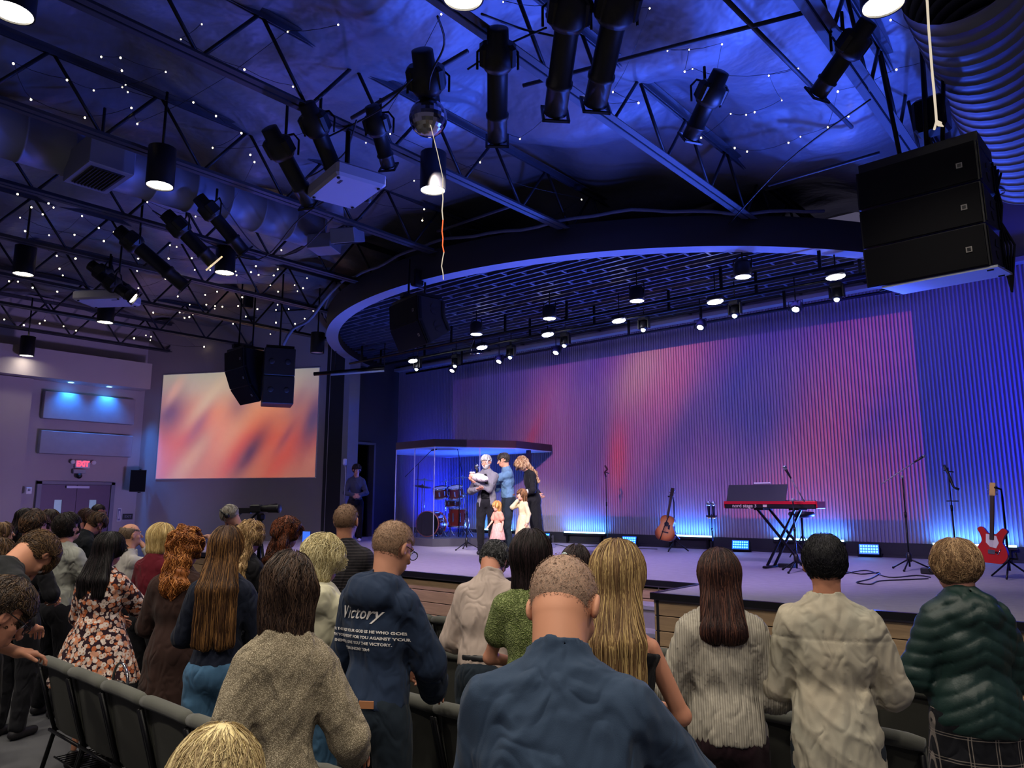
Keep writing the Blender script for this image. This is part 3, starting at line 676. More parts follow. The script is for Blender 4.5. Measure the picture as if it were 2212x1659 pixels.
def hung_array(name, lab, loc, rz, w_, h, d, n, a0, da, bump=True, drop=1.0):
    t = thing(name, lab, 'speaker array', loc, rz)
    z, y, a = 0.0, -d / 2, a0
    for i in range(n):
        zc = z - math.cos(a) * h / 2 + math.sin(a) * d / 2; yc = y + math.sin(a) * h / 2 + math.cos(a) * d / 2
        array_box(t, w_, h * .985, d, zc, yc, a)
        z -= h * math.cos(a); y += h * math.sin(a); a += da
    b = MB(); b.box((0, 0, .04), (w_ * .9, d * .9, .05)); b.box((0, 0, .1), (.12, d * 1.1, .08)); b.build('rigging_frame', M_blackmetal, t)
    b = MB(); b.tube([(0, -d * .3, .1), (0, -d * .3, drop)], .02, 6); b.tube([(0, d * .3, .1), (0, d * .3, drop)], .02, 6); b.box((0, 0, drop * .6), (.16, .2, .3), bev=.02); b.build('hoist', M_blackmetal, t)
    return t
p = dep(900, 655, 13.0); hung_array('line_array_speaker', 'small black two box speaker array hanging in front of the canopy centre', (p[0], p[1], p[2]), math.radians(-12), 1.0, .44, .55, 2, math.radians(4), math.radians(23), drop=6.22 - p[2])
# big right array
pb = dep(1992, 352, 7.3)
t = thing('line_array_speaker', 'huge black speaker array hanging at the right with a pale bottom plate', 'speaker array', (pb[0], pb[1], pb[2]), math.radians(-3))
for i in range(3): array_box(t, 1.05, .385, .7, -.25 - i * .378, .02 + i * .025, math.radians(1 + 3 * i))
b = MB(); b.box((0, .06, 0), (1.05, .6, .12)); b.build('rigging_frame', M_spk, t)
b = MB(); R = Rx(math.radians(7)); b.box((0.09, .1, -1.215), (.97, .7, .02), R)
for sx in (-.42, .5):
    for sy in (.0, .5): b.cur = 1; b.box((sx, sy - .15, -1.23 + (sy - .25) * .122), (.05, .03, .012), R)
b.cur = 0
b.build('bottom_plate', [mat('plate_pale', '#aab0c0', .5, var=.03), M_dark], t)
b = MB()
for (x, y) in ((-.3, 0), (.3, 0), (.05, .2), (.12, -.1)): b.tube([(x * .6, y, 0), (x, y, ZJ + .3 - pb[2])], .022, 6)
b.box((.1, .1, .5), (.3, .25, .35), bev=.03); b.build('hoist', M_blackmetal, t)
b = MB()
for k in range(5): b.tube([(.50 + .02 * k, .36 + .01 * k, -.0 - .04 * k), (.56 - .02 * k, .38, -.5), (.5 + .03 * k, .42, -.9), (.55, .46, -1.35)], .012, 5)
b.build('cable_bundle', M_plastic, t)
# far left: curved three box array and two square bass boxes
p = dep(530, 760, 17.0); hung_array('line_array_speaker', 'curved black three box speaker array hanging before the side screen', (p[0], p[1], p[2]), math.radians(-4), .95, .44, .55, 3, math.radians(4), math.radians(17), drop=2.0)
p = dep(604, 757, 16.6); t = thing('bass_speaker', 'pair of square black bass speakers hanging right of the curved array', 'speaker array', (p[0], p[1], p[2]), math.radians(62))
for k in range(2):
    b = MB(); b.box((0, 0, -.32 - k * .63), (.66, .7, .62), bev=.015); o = b.build('speaker_cabinet', M_spk, t)
    for sx in (-.17, .17): b = MB(); b.sphere((sx, -.35, -.32 - k * .63), (.065, .02, .065), 16, 8); b.build('port', M_dark, o)
b = MB(); b.box((0, 0, .03), (.6, .6, .05)); b.tube([(0, 0, 0), (0, 0, 2.0)], .02, 6); b.build('rigging_frame', M_blackmetal, t)
# folded black batten left of the canopy
p0, p1 = onz(678, 808, 5.25), onz(830, 795, 5.4); b = MB(); b.tube([p0, p1], .05, 6); b.tube([p1, p1 + [0, 0, .9]], .012, 6); b.tube([p0 + (p1 - p0) * .3, p0 + (p1 - p0) * .3 + [0, 0, 2.0]], .012, 6); b.cur = 1; b.tube([p0 + [.6, .1, -.07], p1 + [0, 0, -.07]], .03, 6)
tag(b.build('screen_batten', [M_blackmetal, mat('plate_pale', '#aab0c0')]), 'slim black batten with a pale lower edge left of the canopy', 'batten')

# ------------------------------------------------------------------ hanging wires, their brightness set as emission
def hanging_wire(pts, mats_, lab, r):
    b = MB(); P = pts; k = len(P) // 3
    b.tube(P[:k + 1], r, 5); b.cur = 1; b.tube(P[k:2 * k + 1], r, 5); b.cur = 0; b.tube(P[2 * k:], r, 5)
    tag(b.build('hanging_wire', mats_), lab, 'wire')
M_w1 = emis('wire_glow', '#e8d8c0', .9); M_w2 = emis('wire_red', '#ff6a3c', 1.5); M_wb = mat('thin_wire', '#8f8f96', .5)
b0 = onz(925, 270, 5.8); P = []
for i, (x, y) in enumerate([(957, 385), (956, 410), (957, 430), (955, 455), (957, 475), (955, 500), (957, 515), (956, 530), (959, 545), (956, 560), (954, 575), (957, 590), (958, 604)]): P.append(dep(x, y, 7.3))
b = MB(); b.tube([dep(930, 270, 7.3), dep(945, 330, 7.3), P[0]], .004, 5); b.tube(P[:5], .006, 5); b.cur = 1; b.tube(P[4:9], .006, 5); b.cur = 2; b.tube(P[8:], .005, 5)
tag(b.build('hanging_wire', [M_w1, M_w2, M_w1]), 'thin crinkled glowing wire hanging from the mirror ball toward the canopy', 'wire')
P = [dep(x, y, 5.6) for x, y in [(2003, 5), (2006, 60), (2010, 110), (2014, 160), (2018, 200), (2021, 235), (2023, 262), (2018, 280)]]
P = [P[0] + [0, 0, 7.1 - P[0][2]]] + P; b = MB(); b.tube(P, .009, 6); b.tube([P[-2], dep(2032, 266, 5.6), dep(2036, 272, 5.6), dep(2028, 270, 5.6), P[-2]], .011, 6); tag(b.build('hanging_wire', M_w1), 'bright pale rope light hanging above the big speaker array', 'wire')

# ------------------------------------------------------------------ fairy lights
Z1 = [(1205,145),(1080,235),(605,340),(720,345),(728,422),(990,430),(400,478),(560,540),(730,520),(750,508),(763,550),(785,645),(1155,612),(1290,693),(507,703),(820,740),(1270,883),(1442,795),(1495,925),(1520,968),(1590,870),(1695,822),(1920,742),(1750,518),(1460,416),(2020,148),(1718,190),(80,380),(185,595),(105,1160),(880,1207),(792,1132),(490,1290),(1168,1293),(1300,1312),(590,1362),(680,1387),(445,1402),(293,1405),(150,1380),(120,1300),(188,1238),(290,1215),(320,1240),(255,1280),(620,1440),(1015,1465),(1055,1475),(1220,1487),(1232,1535),(1145,1543),(825,1545),(1005,1545),(340,1528),(450,1545),(355,1605),(375,1645),(818,1617),(1163,1612),(1255,1613),(1528,1590),(1545,1642),(1660,1608),(1635,1645),(1680,1494)]
Z4 = [(1610,655),(1745,675),(1578,692),(1625,710),(1720,714),(1700,775),(1852,775),(1930,730),(1905,793),(1870,812),(1748,815),(1482,688),(1487,712),(1365,815),(1290,835),(1523,850),(1297,897),(1352,905),(1350,922),(1398,910),(1497,905),(1618,925),(1745,897),(1735,930),(1815,925),(1193,897),(1118,845),(963,947),(1130,945),(1157,945),(1213,958),(1190,975),(1160,980),(1465,1017),(1545,972),(1970,935),(1972,965),(1915,985),(1735,1010),(1855,1017),(1637,1035),(1743,1058),(1700,1082),(1283,1162),(1243,1180),(1023,1217),(883,1222),(903,1235),(778,1157),(753,1155),(735,1110),(843,1108),(917,1090),(950,1098),(945,1120),(478,1060),(400,1033),(282,997),(250,1015),(150,1025),(27,990),(307,1092),(113,752),(205,790),(360,815),(57,750),(477,607),(357,590),(870,608),(1060,607),(1205,605),(1298,600),(1285,545),(862,685),(1040,735),(838,815),(870,793)]
Z3 = [(1415,120),(1700,237),(1810,262),(1755,315),(1450,416),(408,265),(212,297),(185,428),(405,457),(688,452),(863,410),(1100,547),(765,600),(603,670),(460,680),(552,686),(330,588),(1163,695),(1040,760),(877,817),(805,853),(558,905),(484,884),(283,823),(82,303),(232,412)]
Z2 = [(1070,12),(1352,38),(1945,50),(700,85),(1433,582),(1037,770),(1170,830),(932,970),(538,1080),(598,1250),(587,1317),(250,853),(395,800),(1117,1377),(205,1183),(1538,1192),(1725,550),(1878,615)]
k = .3617
S = [('string of fairy lights wandering over the blue foil at the upper right', [(1412 + x * k, y * k) for x, y in Z3], 6.85),
     ('string of fairy lights scattered around the mirror ball and top centre', [(700 + x * k, y * k) for x, y in Z2], 6.6)]
q1 = [(x * k, y * k) for x, y in Z1]; q4 = [(x * .3436, 350 + y * .3436) for x, y in Z4]
S += [('string of fairy lights over the upper left ceiling above the long duct', [p for p in q1 if p[1] < 330], 6.7),
      ('string of fairy lights below the left end of the long duct', [p for p in q1 if p[1] >= 330 and p[0] < 260], 6.5), ('string of fairy lights around the spotlight with the glowing frame', [p for p in q1 if p[1] >= 330 and p[0] >= 260], 6.5),
      ('string of fairy lights at the far left around the distant projector', [p for p in q4 if p[0] < 230 ], 6.45), ('string of fairy lights between the distant projector and the hanging cylinder light', [p for p in q4 if 230 <= p[0] < 480], 6.45),
      ('dense string of fairy lights just left of the canopy edge', [p for p in q4 if p[0] >= 480], 6.45)]
bm_ = MB(); bm_.sphere((0, 0, 0), 1, 8, 6); bulb_me = bm_.mesh('bulb', emis('fairy_bulb', '#ffe9b8', 9))
for lab, pts, z in S:
    P = [onz(x, y, z + random.uniform(-.12, .12)) for x, y in pts if y > 2]
    P = [p for p in P if p[0] > -21.3]
    order = [P.pop(0)]
    while P:
        j = min(range(len(P)), key=lambda i: np.linalg.norm(P[i] - order[-1])); order.append(P.pop(j))
    t = thing('fairy_lights', lab, 'string lights', tuple(order[0]), 0, 'warm white fairy light strings on the ceiling'); o0 = order[0]
    b = MB(); path = []
    for a, c2 in zip(order, order[1:]):
        d_ = np.linalg.norm(c2 - a)
        for u in (0, .33, .66): path.append(tuple(a + (c2 - a) * u - o0 + [0, 0, .015 - .12 * min(1, d_ / 2) * math.sin(math.pi * u)]))
    path.append(tuple(order[-1] - o0)); b.tube(path, .003, 4); b.build('wire', M_blackmetal, t)
    for p in order:
        d_ = np.linalg.norm(p - C0); r = (.0006 * d_ + .0035) * random.uniform(.75, 1.25); o = link('bulb', bulb_me, t); o.location = tuple(p - o0); o.scale = (r, r, r * 1.1)

# loose cables looping along the joists at the top
cab = [((945, 35), (960, 95), (930, 165), (925, 235)), ((1290, 25), (1180, 30), (1230, 80), (1160, 70), (1120, 60), (1040, 30)), ((770, 260), (745, 330), (690, 370), (660, 385)), ((1010, 150), (1090, 100), (1180, 60)), ((700, 300), (760, 270), (830, 230), (890, 170)),
       ((330, 455), (440, 520), (560, 560), (650, 470), (760, 400)), ((1560, 500), (1700, 350), (1880, 215)), ((480, 440), (560, 540), (640, 545), (720, 470))]
cl_ = ['slack cable dropping past the mirror ball', 'tangled cable looping beside the two big spotlights', 'slack cable beside the big projector', 'cable strung between spotlights right of the mirror ball', 'cable strung over the big projector joist', 'slack cable hanging below the long duct', 'thin cable rising from the canopy to the right joist', 'looped cable near the duct end']
for c2, lb in zip(cab, cl_):
    P = [onz(x, y, 6.2 + .1 * math.sin(i * 2)) for i, (x, y) in enumerate(c2)]
    Q2 = []
    for i in range(len(P) - 1):
        for u in np.linspace(0, 1, 6, endpoint=False):
            a0_ = P[max(i - 1, 0)]; a1_ = P[i]; a2_ = P[i + 1]; a3_ = P[min(i + 2, len(P) - 1)]
            Q2.append(.5 * (2 * a1_ + (a2_ - a0_) * u + (2 * a0_ - 5 * a1_ + 4 * a2_ - a3_) * u * u + (3 * a1_ - a0_ - 3 * a2_ + a3_) * u ** 3))
    Q2.append(P[-1]); b = MB(); b.tube(Q2, .011, 5); tag(b.build('cable', M_plastic), lb, 'cable')
# ------------------------------------------------------------------ stage lighting
def sp(loc, to, e, c, ang, blend=.6, soft=.12): return light('SPOT', loc, e, c, to=to, spot=ang, blend=blend, name='stage_beam', soft=soft)
sp((-6.0, 5.6, 6.1), (-10.2, 11.4, 1.8), 3400, (1, .88, .86), 26, .7); sp((-3.6, 5.2, 5.9), (-9.8, 11.4, 1.8), 2200, (1, .9, .95), 22, .7)
sp((-9.2, 5.0, 6.0), (-10.0, 10.6, 1.6), 450, (1, .9, .95), 40, .9)
sp((-3.0, 5.4, 5.9), (-5.0, 10.5, 1.0), 1700, (.56, .38, 1), 60, .9); sp((-12.0, 6.2, 5.9), (-13, 10.2, 1.0), 1000, (.6, .42, 1), 60, .9); sp((-8, 5.5, 5.9), (-8, 9.0, 1.0), 1600, (.66, .46, 1), 60, .9)
# unseen blue uplights, added to colour the foil ceiling and the rim
sp((.2, 12.6, 1.6), (-3.8, 7.7, 7.2), 4300, (.05, .12, 1), 42, .9, .3); sp((-1.2, 9.0, 2.0), (-5.8, 6.4, 7.2), 2000, (.07, .14, 1), 60, .9, .3)
sp((-15.6, 9.0, 1.3), (-9.5, 4.6, 7.2), 300, (.12, .12, 1), 80, .9, .3); sp((-14.5, 8.4, 1.3), (-15.5, 3.5, 7.2), 90, (.12, .14, 1), 80, .9, .3)

sp((-3.4, 5.4, 6.0), (-2.2, 11.4, 1.4), 900, (1, .84, .92), 34, .9)
for x in (-12.5, -9.4, -6.6, -3.9): sp((x, 13.9, 1.25), (x, 9.2, 5.9), 1300, (.04, .11, 1), 115, .9, .2)
sp((-12.6, 8.2, 1.3), (-13.8, 10.0, 5.86), 500, (.06, .16, 1), 90, .9, .3)
light('AREA', (-7.5, 13.2, 5.6), 60, (.12, .1, 1), size=13, sy=.4, to=(-7.5, 14.4, 3.0), name='wall_wash')
sp((1.8, 12.2, 2.0), (.2, 14.4, 2.8), 3200, (.02, .03, 1), 90, .9, .3); sp((-15.0, 13.2, 1.3), (-15.0, 14.4, 2.0), 700, (.02, .04, 1), 110, .9)
# ------------------------------------------------------------------ LED bars and floor pars
M_led = emis('led_bar', '#8fe6ff', 11, True)
for i, (a, c2) in enumerate(((-13.45, -12.3), (-10.68, -9.5), (-7.95, -6.88), (-5.62, -4.3), (-2.9, -1.68))):
    lb = ['behind the drum enclosure', 'between the family and the acoustic guitar', 'just right of the acoustic guitar', 'behind the red keyboard', 'at the right behind the electric guitar'][i]
    t = thing('led_bar', 'glowing cyan light bar at the wall base ' + lb, 'light bar', ((a + c2) / 2, 14.26, 1.25), 0, 'cyan light bars along the wall base'); L = c2 - a
    b = MB(); b.box((0, 0, -.03), (L, .07, .05), bev=.01); b.build('housing', M_plastic, t)
    b = MB(); b.tube([(-L / 2 + .02, 0, .01), (L / 2 - .02, 0, .01)], .017, 8); b.build('tube', M_led, t)
    for sx in (-.4, .4): b = MB(); b.box((0, .02, -.13), (.05, .1, .2)); o = b.build('bracket', M_blackmetal, t); o.location = (sx * L, 0, 0)
    light('AREA', ((a + c2) / 2, 14.22, 1.3), 26, (.03, .16, 1), size=L, sy=.05, to=((a + c2) / 2, 14.75, 4.2), name='bar_light')
    light('AREA', ((a + c2) / 2, 14.22, 1.3), 3.5, (.15, .7, 1), size=L, sy=.03, to=((a + c2) / 2, 14.6, 2.0), name='bar_light')
ledme = MB(); ledme.sphere((0, 0, 0), .016, 8, 6); ledme = ledme.mesh('led', emis('led_dot', '#4fe4ff', 7))
for i, (x, y, lb) in enumerate(((1180, 1172, 'blue LED floor light behind the black haired woman in green'), (1365, 1181, 'blue LED floor light left of the acoustic guitar'), (1605, 1192, 'blue LED floor light left of the keyboard stand'), (1882, 1203, 'blue LED floor light right of the keyboard stand'))):
    p = onz(x, y, 1.0); t = thing('floor_led_light', lb, 'floor light', (p[0], p[1] - .1, 1.0), math.radians(12), 'blue LED floor lights on the stage')
    R = Rx(math.radians(-20)); b = MB(); b.box((0, .05, .12), (.34, .12, .2), R, bev=.015); b.build('housing', M_plastic, t)
    b = MB(); b.box((0, .04, .12), (.31, .124, .17), R); b.build('panel', mat('led_panel', '#0a3a70', .3, emit='#0a5cff', estr=1.6), t)
    for r in range(3):
        for k in range(7): v = R @ Vector((-.126 + k * .042, -.062, (r - 1) * .05)); o = link('led', ledme, t); o.location = (v.x, v.y + .045, v.z + .12)
    b = MB(); b.tube([(-.19, .05, .12), (-.19, .05, .01), (.19, .05, .01), (.19, .05, .12)], .01, 6); b.build('bracket', M_blackmetal, t)
    light('SPOT', (p[0], p[1] - .25, 1.15), 14, (.02, .3, 1), to=(p[0] + .3, p[1] - 3, 1.6), spot=110, blend=.8, name='par_glow')
# ------------------------------------------------------------------ drum riser, enclosure and kit
A_ = np.array([-13.4, 11.3]); B_ = np.array([-11.93, 11.18]); C_ = onz(1038, 949, 3.36)[:2]; D_ = onz(1117, 951, 3.36)[:2]
poly = [tuple(A_), tuple(B_), tuple(C_), (D_[0], min(D_[1], 14.1)), (D_[0] - .1, 14.25), (-14.6, 14.25), (-14.7, 12.4)]
b = MB(); b.prism(poly, 1.0, 1.17); tag(b.build('drum_riser', mat('riser_carpet', '#4c4a54', .95, bump=.3, bscale=200)), 'low carpeted riser under the drum kit and its enclosure', 'riser')
t = thing('drum_enclosure', 'clear acrylic drum enclosure with dark framed roof on the riser', 'drum shield', (B_[0], B_[1], 1.17))
def off(p, q, s): return (p[0] + (q[0] - p[0]) * s, p[1] + (q[1] - p[1]) * s)
ctr = (-13, 12.9); pr = [off(p, ctr, .02) for p in poly]; acr = glassmat('acrylic')
for i in range(len(pr)):
    a, c2 = pr[i], pr[(i + 1) % len(pr)]
    if i in (4,): continue
    n_ = max(1, int(round(math.dist(a, c2) / .95)))
    for k in range(n_ if i in (0, 1, 2) else 0):
        p0 = off(a, c2, k / n_); p1 = off(a, c2, (k + 1) / n_ - .01); b = MB(); d = Vector((p1[0] - p0[0], p1[1] - p0[1], 0)); L = d.length; mid = ((p0[0] + p1[0]) / 2 - B_[0], (p0[1] + p1[1]) / 2 - B_[1], 1.0)
        R = Rz(math.atan2(d.y, d.x)); b.box(mid, (L, .008, 2.0), R); b.build('acrylic_panel', acr, t)
        b = MB(); b.tube([(p0[0] - B_[0], p0[1] - B_[1], 0), (p0[0] - B_[0], p0[1] - B_[1], 2.0)], .012, 6); b.build('panel_hinge', mat('clear_hinge', '#b9bcd8', .3), t)
rel = [(p[0] - B_[0], p[1] - B_[1]) for p in pr]
b = MB(); b.prism(rel, 2.0, 2.02); b.build('roof_liner', mat('roof_foam', '#9a9aa8', .8), t)
b = MB()
for i in range(len(rel)):
    a, c2 = rel[i], rel[(i + 1) % len(rel)]; d = Vector((c2[0] - a[0], c2[1] - a[1], 0)); b.box(((a[0] + c2[0]) / 2, (a[1] + c2[1]) / 2, 2.1), (d.length + .02, .03, .16), Rz(math.atan2(d.y, d.x)))
b.prism(rel, 2.15, 2.18); b.build('roof_frame', mat('roof_frame', '#2a1d22', .35, var=.2, coat=.4), t)
b = MB(); b.box((.9, 2.2, 1.0), (.1, .06, 2.2)); o = b.build('foam_post', M_dark, t)
M_shell = mat('drum_shell', '#5a140c', .18, var=.35, vscale=3, coat=.8); M_head = mat('drum_head', '#d8d4cc', .5, var=.03); M_headb = mat('drum_head_black', '#0c0c10', .25)
M_cym = mat('cymbal_bronze', '#b59a62', .25, metal=1.0, var=.1)
kit = thing('drum_kit', 'red sunburst drum kit with cymbals inside the clear enclosure', 'drum kit', tuple(dep(955, 1157, 17.1) * [1, 1, 0] + [0, 0, 1.17])); K0 = np.array(kit.location)
def kd(px, py, d): return tuple(dep(px, py, d) - K0)
def drum(name, c, r, h, axis, head, hoop=M_chrome, front=True):
    q = Vector(axis).to_track_quat('Z', 'Y').to_matrix(); b = MB(); b.M = Matrix.Translation(c) @ q.to_4x4()
    b.lathe([(r, -h / 2), (r, h / 2)], n=32, caps=False); b.cur = 1; b.lathe([(r * .97, h / 2 - .002), (.001, h / 2 - .002)][::-1], n=32, caps=False); b.lathe([(r * .97, -h / 2), (.001, -h / 2)], n=32, caps=False)
    o = b.build(name, [M_shell, head], kit)
    for z in (h / 2, -h / 2):
        b = MB(); b.M = Matrix.Translation(c) @ q.to_4x4(); b.lathe([(r + .012, z - .018), (r + .014, z), (r + .012, z + .014), (r - .004, z + .014)], n=32, caps=False); b.build('hoop', hoop, o)
    for k in range(8):
        a = k * math.pi / 4 + .3; b = MB(); b.M = Matrix.Translation(c) @ q.to_4x4(); b.box((0, 0, 0), (.022, .03, h * .5), bev=.006)
        b.v = [tuple(b.M @ (Rz(a) @ (b.M.inverted() @ Vector(v) + Vector((r + .012, 0, 0))))) for v in b.v]; b.build('lug', M_chrome, o)
    return o
cdir = Vector((C0[0] + 12.5, C0[1] - 12.0, 0)).normalized()
fd = Vector((.35, -.94, 0)).normalized()
drum('bass_drum', kd(932, 1131, 16.9), .28, .42, fd, M_headb, mat('bass_hoop', '#a04a36', .3, coat=.6))
drum('rack_tom', kd(951, 1064, 17.0), .15, .22, (fd.x * .3, fd.y * .3, .93), M_head); drum('rack_tom', kd(984, 1063, 17.1), .17, .24, (fd.x * .3, fd.y * .3, .93), M_head)
drum('snare_drum', kd(978, 1088, 17.4), .18, .15, (0, 0, 1), M_head); drum('floor_tom', kd(988, 1118, 16.9), .2, .4, (0, 0, 1), M_head)
for (px, py, d, r, tx) in ((917, 1036, 17.2, .24, .12), (912, 1050, 17.0, .22, .2), (963, 1040, 17.3, .15, 0), (999, 1031, 17.4, .26, -.06), (1004, 1068, 17.2, .2, 0)):
    c = Vector(kd(px, py, d)); R = Ry(tx)
    b = MB(); b.lathe([(r, -.012), (r * .3, .004), (r * .12, .02), (.01, .03)], tuple(c), 32, R, caps=False); b.lathe([(r, -.013), (.01, .0)], tuple(c), 32, R, caps=False); o = b.build('cymbal', M_cym, kit)
    b = MB(); b.tube([tuple(c + Vector((0, 0, .05))), (c.x, c.y, .35)], .011, 8)
    b.build('cymbal_stand', M_chrome, o)
    for k in range(3):
        a = k * 2.09 + .4; b = MB(); b.tube([(c.x, c.y, .38), (c.x + .24 * math.cos(a), c.y + .24 * math.sin(a), .012)], .009, 6); b.build('stand_leg', M_chrome, o)
for (px, py) in ((940, 1140), (955, 1135), (972, 1140), (1000, 1130), (1010, 1120)):
    c = Vector(kd(px, py, 16.8)); b = MB(); b.tube([(c.x, c.y, .01), (c.x + .05, c.y, .3), (c.x, c.y + .02, .55)], .012, 6); b.tube([(c.x - .15, c.y, .01), (c.x, c.y, .2), (c.x + .15, c.y, .01)], .01, 6); b.build('hardware_leg', M_chrome, kit)
def micstand(name, lab, base, h, boom=None, straight_mic=False, clip=False, legs=True, loc_z=ZS, round_base=False):
    t = thing(name, lab, 'microphone stand', (base[0], base[1], loc_z), 0)
    if legs:
        for k in range(3):
            a = k * 2.094 + .5; b = MB(); b.tube([(0, 0, .16), (.3 * math.cos(a), .3 * math.sin(a), .015)], .011, 6); b.sphere((.3 * math.cos(a), .3 * math.sin(a), .015), .018, 8, 6); b.build('leg', M_blackmetal, t)
        b = MB(); b.lathe([(.035, .12), (.035, .22), (.018, .25)], n=12); b.build('hub', M_plastic, t)
    else:
        b = MB(); b.lathe([(.13, 0), (.13, .012), (.02, .025)], n=24); b.build('round_base', M_blackmetal, t)
    b = MB(); b.tube([(0, 0, .05), (0, 0, h * .6)], .013, 8); b.tube([(0, 0, h * .55), (0, 0, h)], .0095, 8); b.lathe([(.018, h * .56), (.018, h * .62)], n=10); b.build('pole', M_blackmetal, t)
    if boom:
        a, c2 = boom; a = Vector(a) - Vector((*base[:2], loc_z)); c2 = Vector(c2) - Vector((*base[:2], loc_z))
        b = MB(); b.tube([a, c2], .008, 8); b.sphere((0, 0, h), .025, 10, 8); b.build('boom_arm', M_gray, t)
        d = (c2 - a).normalized(); mic(t, c2, d)
    return t
def mic(parent, at_, d, s=1.0):
    R = Vector(d).to_track_quat('Z', 'Y').to_matrix().to_4x4(); b = MB(); b.M = Matrix.Translation(at_) @ R @ Matrix.Scale(s, 4)
    b.lathe([(.012, -.08), (.018, .04), (.02, .06)], n=14); o = b.build('microphone_body', M_plastic, parent)
    b = MB(); b.M = Matrix.Translation(at_) @ R @ Matrix.Scale(s, 4); b.lathe([(.02, .06), (.029, .075), (.029, .09), (.022, .112), (.001, .12)], n=14); b.build('microphone_grille', M_chrome, o)
# stands
bA = onz(1312, 1183, 1.0); sA = micstand('microphone_stand', 'thin black stand with an empty clip left of the acoustic guitar', bA, dep(1305, 1010, 1)[2] and 1.55, legs=False)
b = MB(); b.tube([(0, 0, 1.5), (-.03, 0, 1.6), (.04, 0, 1.66), (-.02, 0, 1.74)], .022, 6); b.tube([(-.02, 0, 1.6), (.08, 0, 1.57)], .012, 6); b.build('clip', M_plastic, sA)
bB = onz(1540, 1190, 1.0); sB = micstand('microphone_stand', 'short black stand holding two upright wireless microphones', bB, .72, legs=False)
for sx in (-.05, .05): mic(sB, (sx, 0, .78), (0, 0, 1), 1.7); b = MB(); b.tube([(sx, 0, .63), (sx, 0, .66)], .03, 10); b.build('microphone_cap', mat('cap_yellow', '#c9a24a', .5), sB)
b = MB(); b.box((0, 0, .68), (.2, .06, .03)); b.build('holder', M_plastic, sB)
bD = onz(1966, 1232, 1.0); q = ray(1947, 1030); kk = math.hypot(bD[0], bD[1]) / math.hypot(q[0], q[1]); hD = C0[2] + q[2] * kk - 1.0
dd = kk; micstand('microphone_stand', 'black boom microphone stand pointing up right in front of the blue wall', bD, hD, (tuple(dep(1905, 1045, dd)), tuple(dep(1985, 992, dd))))
bE = onz(2068, 1226, 1.0); q = ray(2045, 1010); kk = math.hypot(bE[0], bE[1]) / math.hypot(q[0], q[1]); sE = micstand('microphone_stand', 'tall black stand with clamps left of the electric guitar', bE, C0[2] + q[2] * kk - 1.0)
b = MB(); z = C0[2] + q[2] * kk - 1.0; b.tube([(-.05, 0, z + .04), (.0, 0, z - .1), (.05, 0, z - .3), (.12, 0, z - .33)], .02, 6); b.tube([(-.06, 0, z - .05), (.07, 0, z - .07)], .012, 6); b.tube([(-.06, 0, z - .5), (.1, 0, z - .5)], .008, 6); b.build('clamp', M_plastic, sE)
# drum overhead booms
for (pa, pb, lb) in (((875, 1030), (932, 973), 'boom microphone reaching over the cymbals inside the drum enclosure'), ((998, 1018), (988, 968), 'second boom microphone hanging inside the drum enclosure near its centre')):
    a, c2 = dep(*pa, 16.9), dep(*pb, 16.9); bb_ = onz(pa[0] + 30, 1160, 1.17); t = thing('overhead_microphone', lb, 'microphone', (bb_[0], bb_[1], 1.17)); O = np.array(t.location)
    b = MB(); m_ = (a + c2) / 2 - O; b.tube([(m_[0], m_[1], 0.01), tuple(m_)], .01, 6); b.build('pole', M_blackmetal, t); b = MB(); b.tube([a - O, c2 - O], .008, 6); b.build('boom_arm', M_blackmetal, t); b = MB(); b.tube([c2 - O, c2 - O + [.12, 0.05, .02]], .016, 8); b.build('microphone_body', M_plastic, t)
# kick microphone stand in front of the riser
bK = onz(1008, 1188, 1.0); micstand('microphone_stand', 'tall black mic stand standing behind the man holding the baby', bK, 1.25)
# ------------------------------------------------------------------ keyboard
KY = 10.75; kx0 = ony(1565, 1088, KY)[0]; kx1 = ony(1763, 1090, KY)[0]; KL = kx1 - kx0; KZ = ony(1665, 1098, KY)[2]
kb = thing('keyboard', 'red stage keyboard on an X stand with its back to the audience', 'keyboard', ((kx0 + kx1) / 2, KY, KZ))
M_red = mat('keyboard_red', '#c0142c', .3, coat=.4, var=.05)
b = MB(); b.box((0, .17, .075), (KL, .34, .05), bev=.008); b.box((0, -.004, .082), (KL, .03, .045)); b.build('top_case', M_red, kb)
b = MB(); b.box((0, .17, .025), (KL - .01, .33, .06), bev=.006); b.box((0, .0, .035), (KL - .04, .02, .06)); b.build('back_panel', M_plastic, kb)
b = MB(); b.box((KL / 2 + .006, .17, .05), (.014, .34, .1), bev=.004); b.build('end_cheek', M_red, kb); b = MB(); b.box((-KL / 2 - .006, .17, .05), (.014, .34, .1), bev=.004); b.build('end_cheek', M_red, kb)
b = MB(); b.box((0, .27, .103), (KL - .16, .14, .012)); 
for i in range(52): b.cur = 1; b.box((-KL / 2 + .1 + i * (KL - .2) / 51, .25, .112), (.01, .08, .01))
b.build('keys', [M_white, M_plastic], kb)
def text(body, size, parent, loc, rot, mt, name='lettering', align='CENTER', shear=0, ext=.001, sx=1.0, offset=0):
    cu = bpy.data.curves.new(name, 'FONT'); cu.body = body; cu.size = size; cu.align_x = align; cu.align_y = 'CENTER'; cu.extrude = ext; cu.shear = shear; cu.resolution_u = 3; cu.offset = offset
    o = bpy.data.objects.new(name, cu); COL.objects.link(o); dg = bpy.context.evaluated_depsgraph_get(); me = bpy.data.meshes.new_from_object(o.evaluated_get(dg)); bpy.data.objects.remove(o)
    me.materials.clear(); me.materials.append(mt); o = link(name, me, parent); o.location = loc; o.rotation_euler = rot; o.scale = (sx, 1, 1); return o
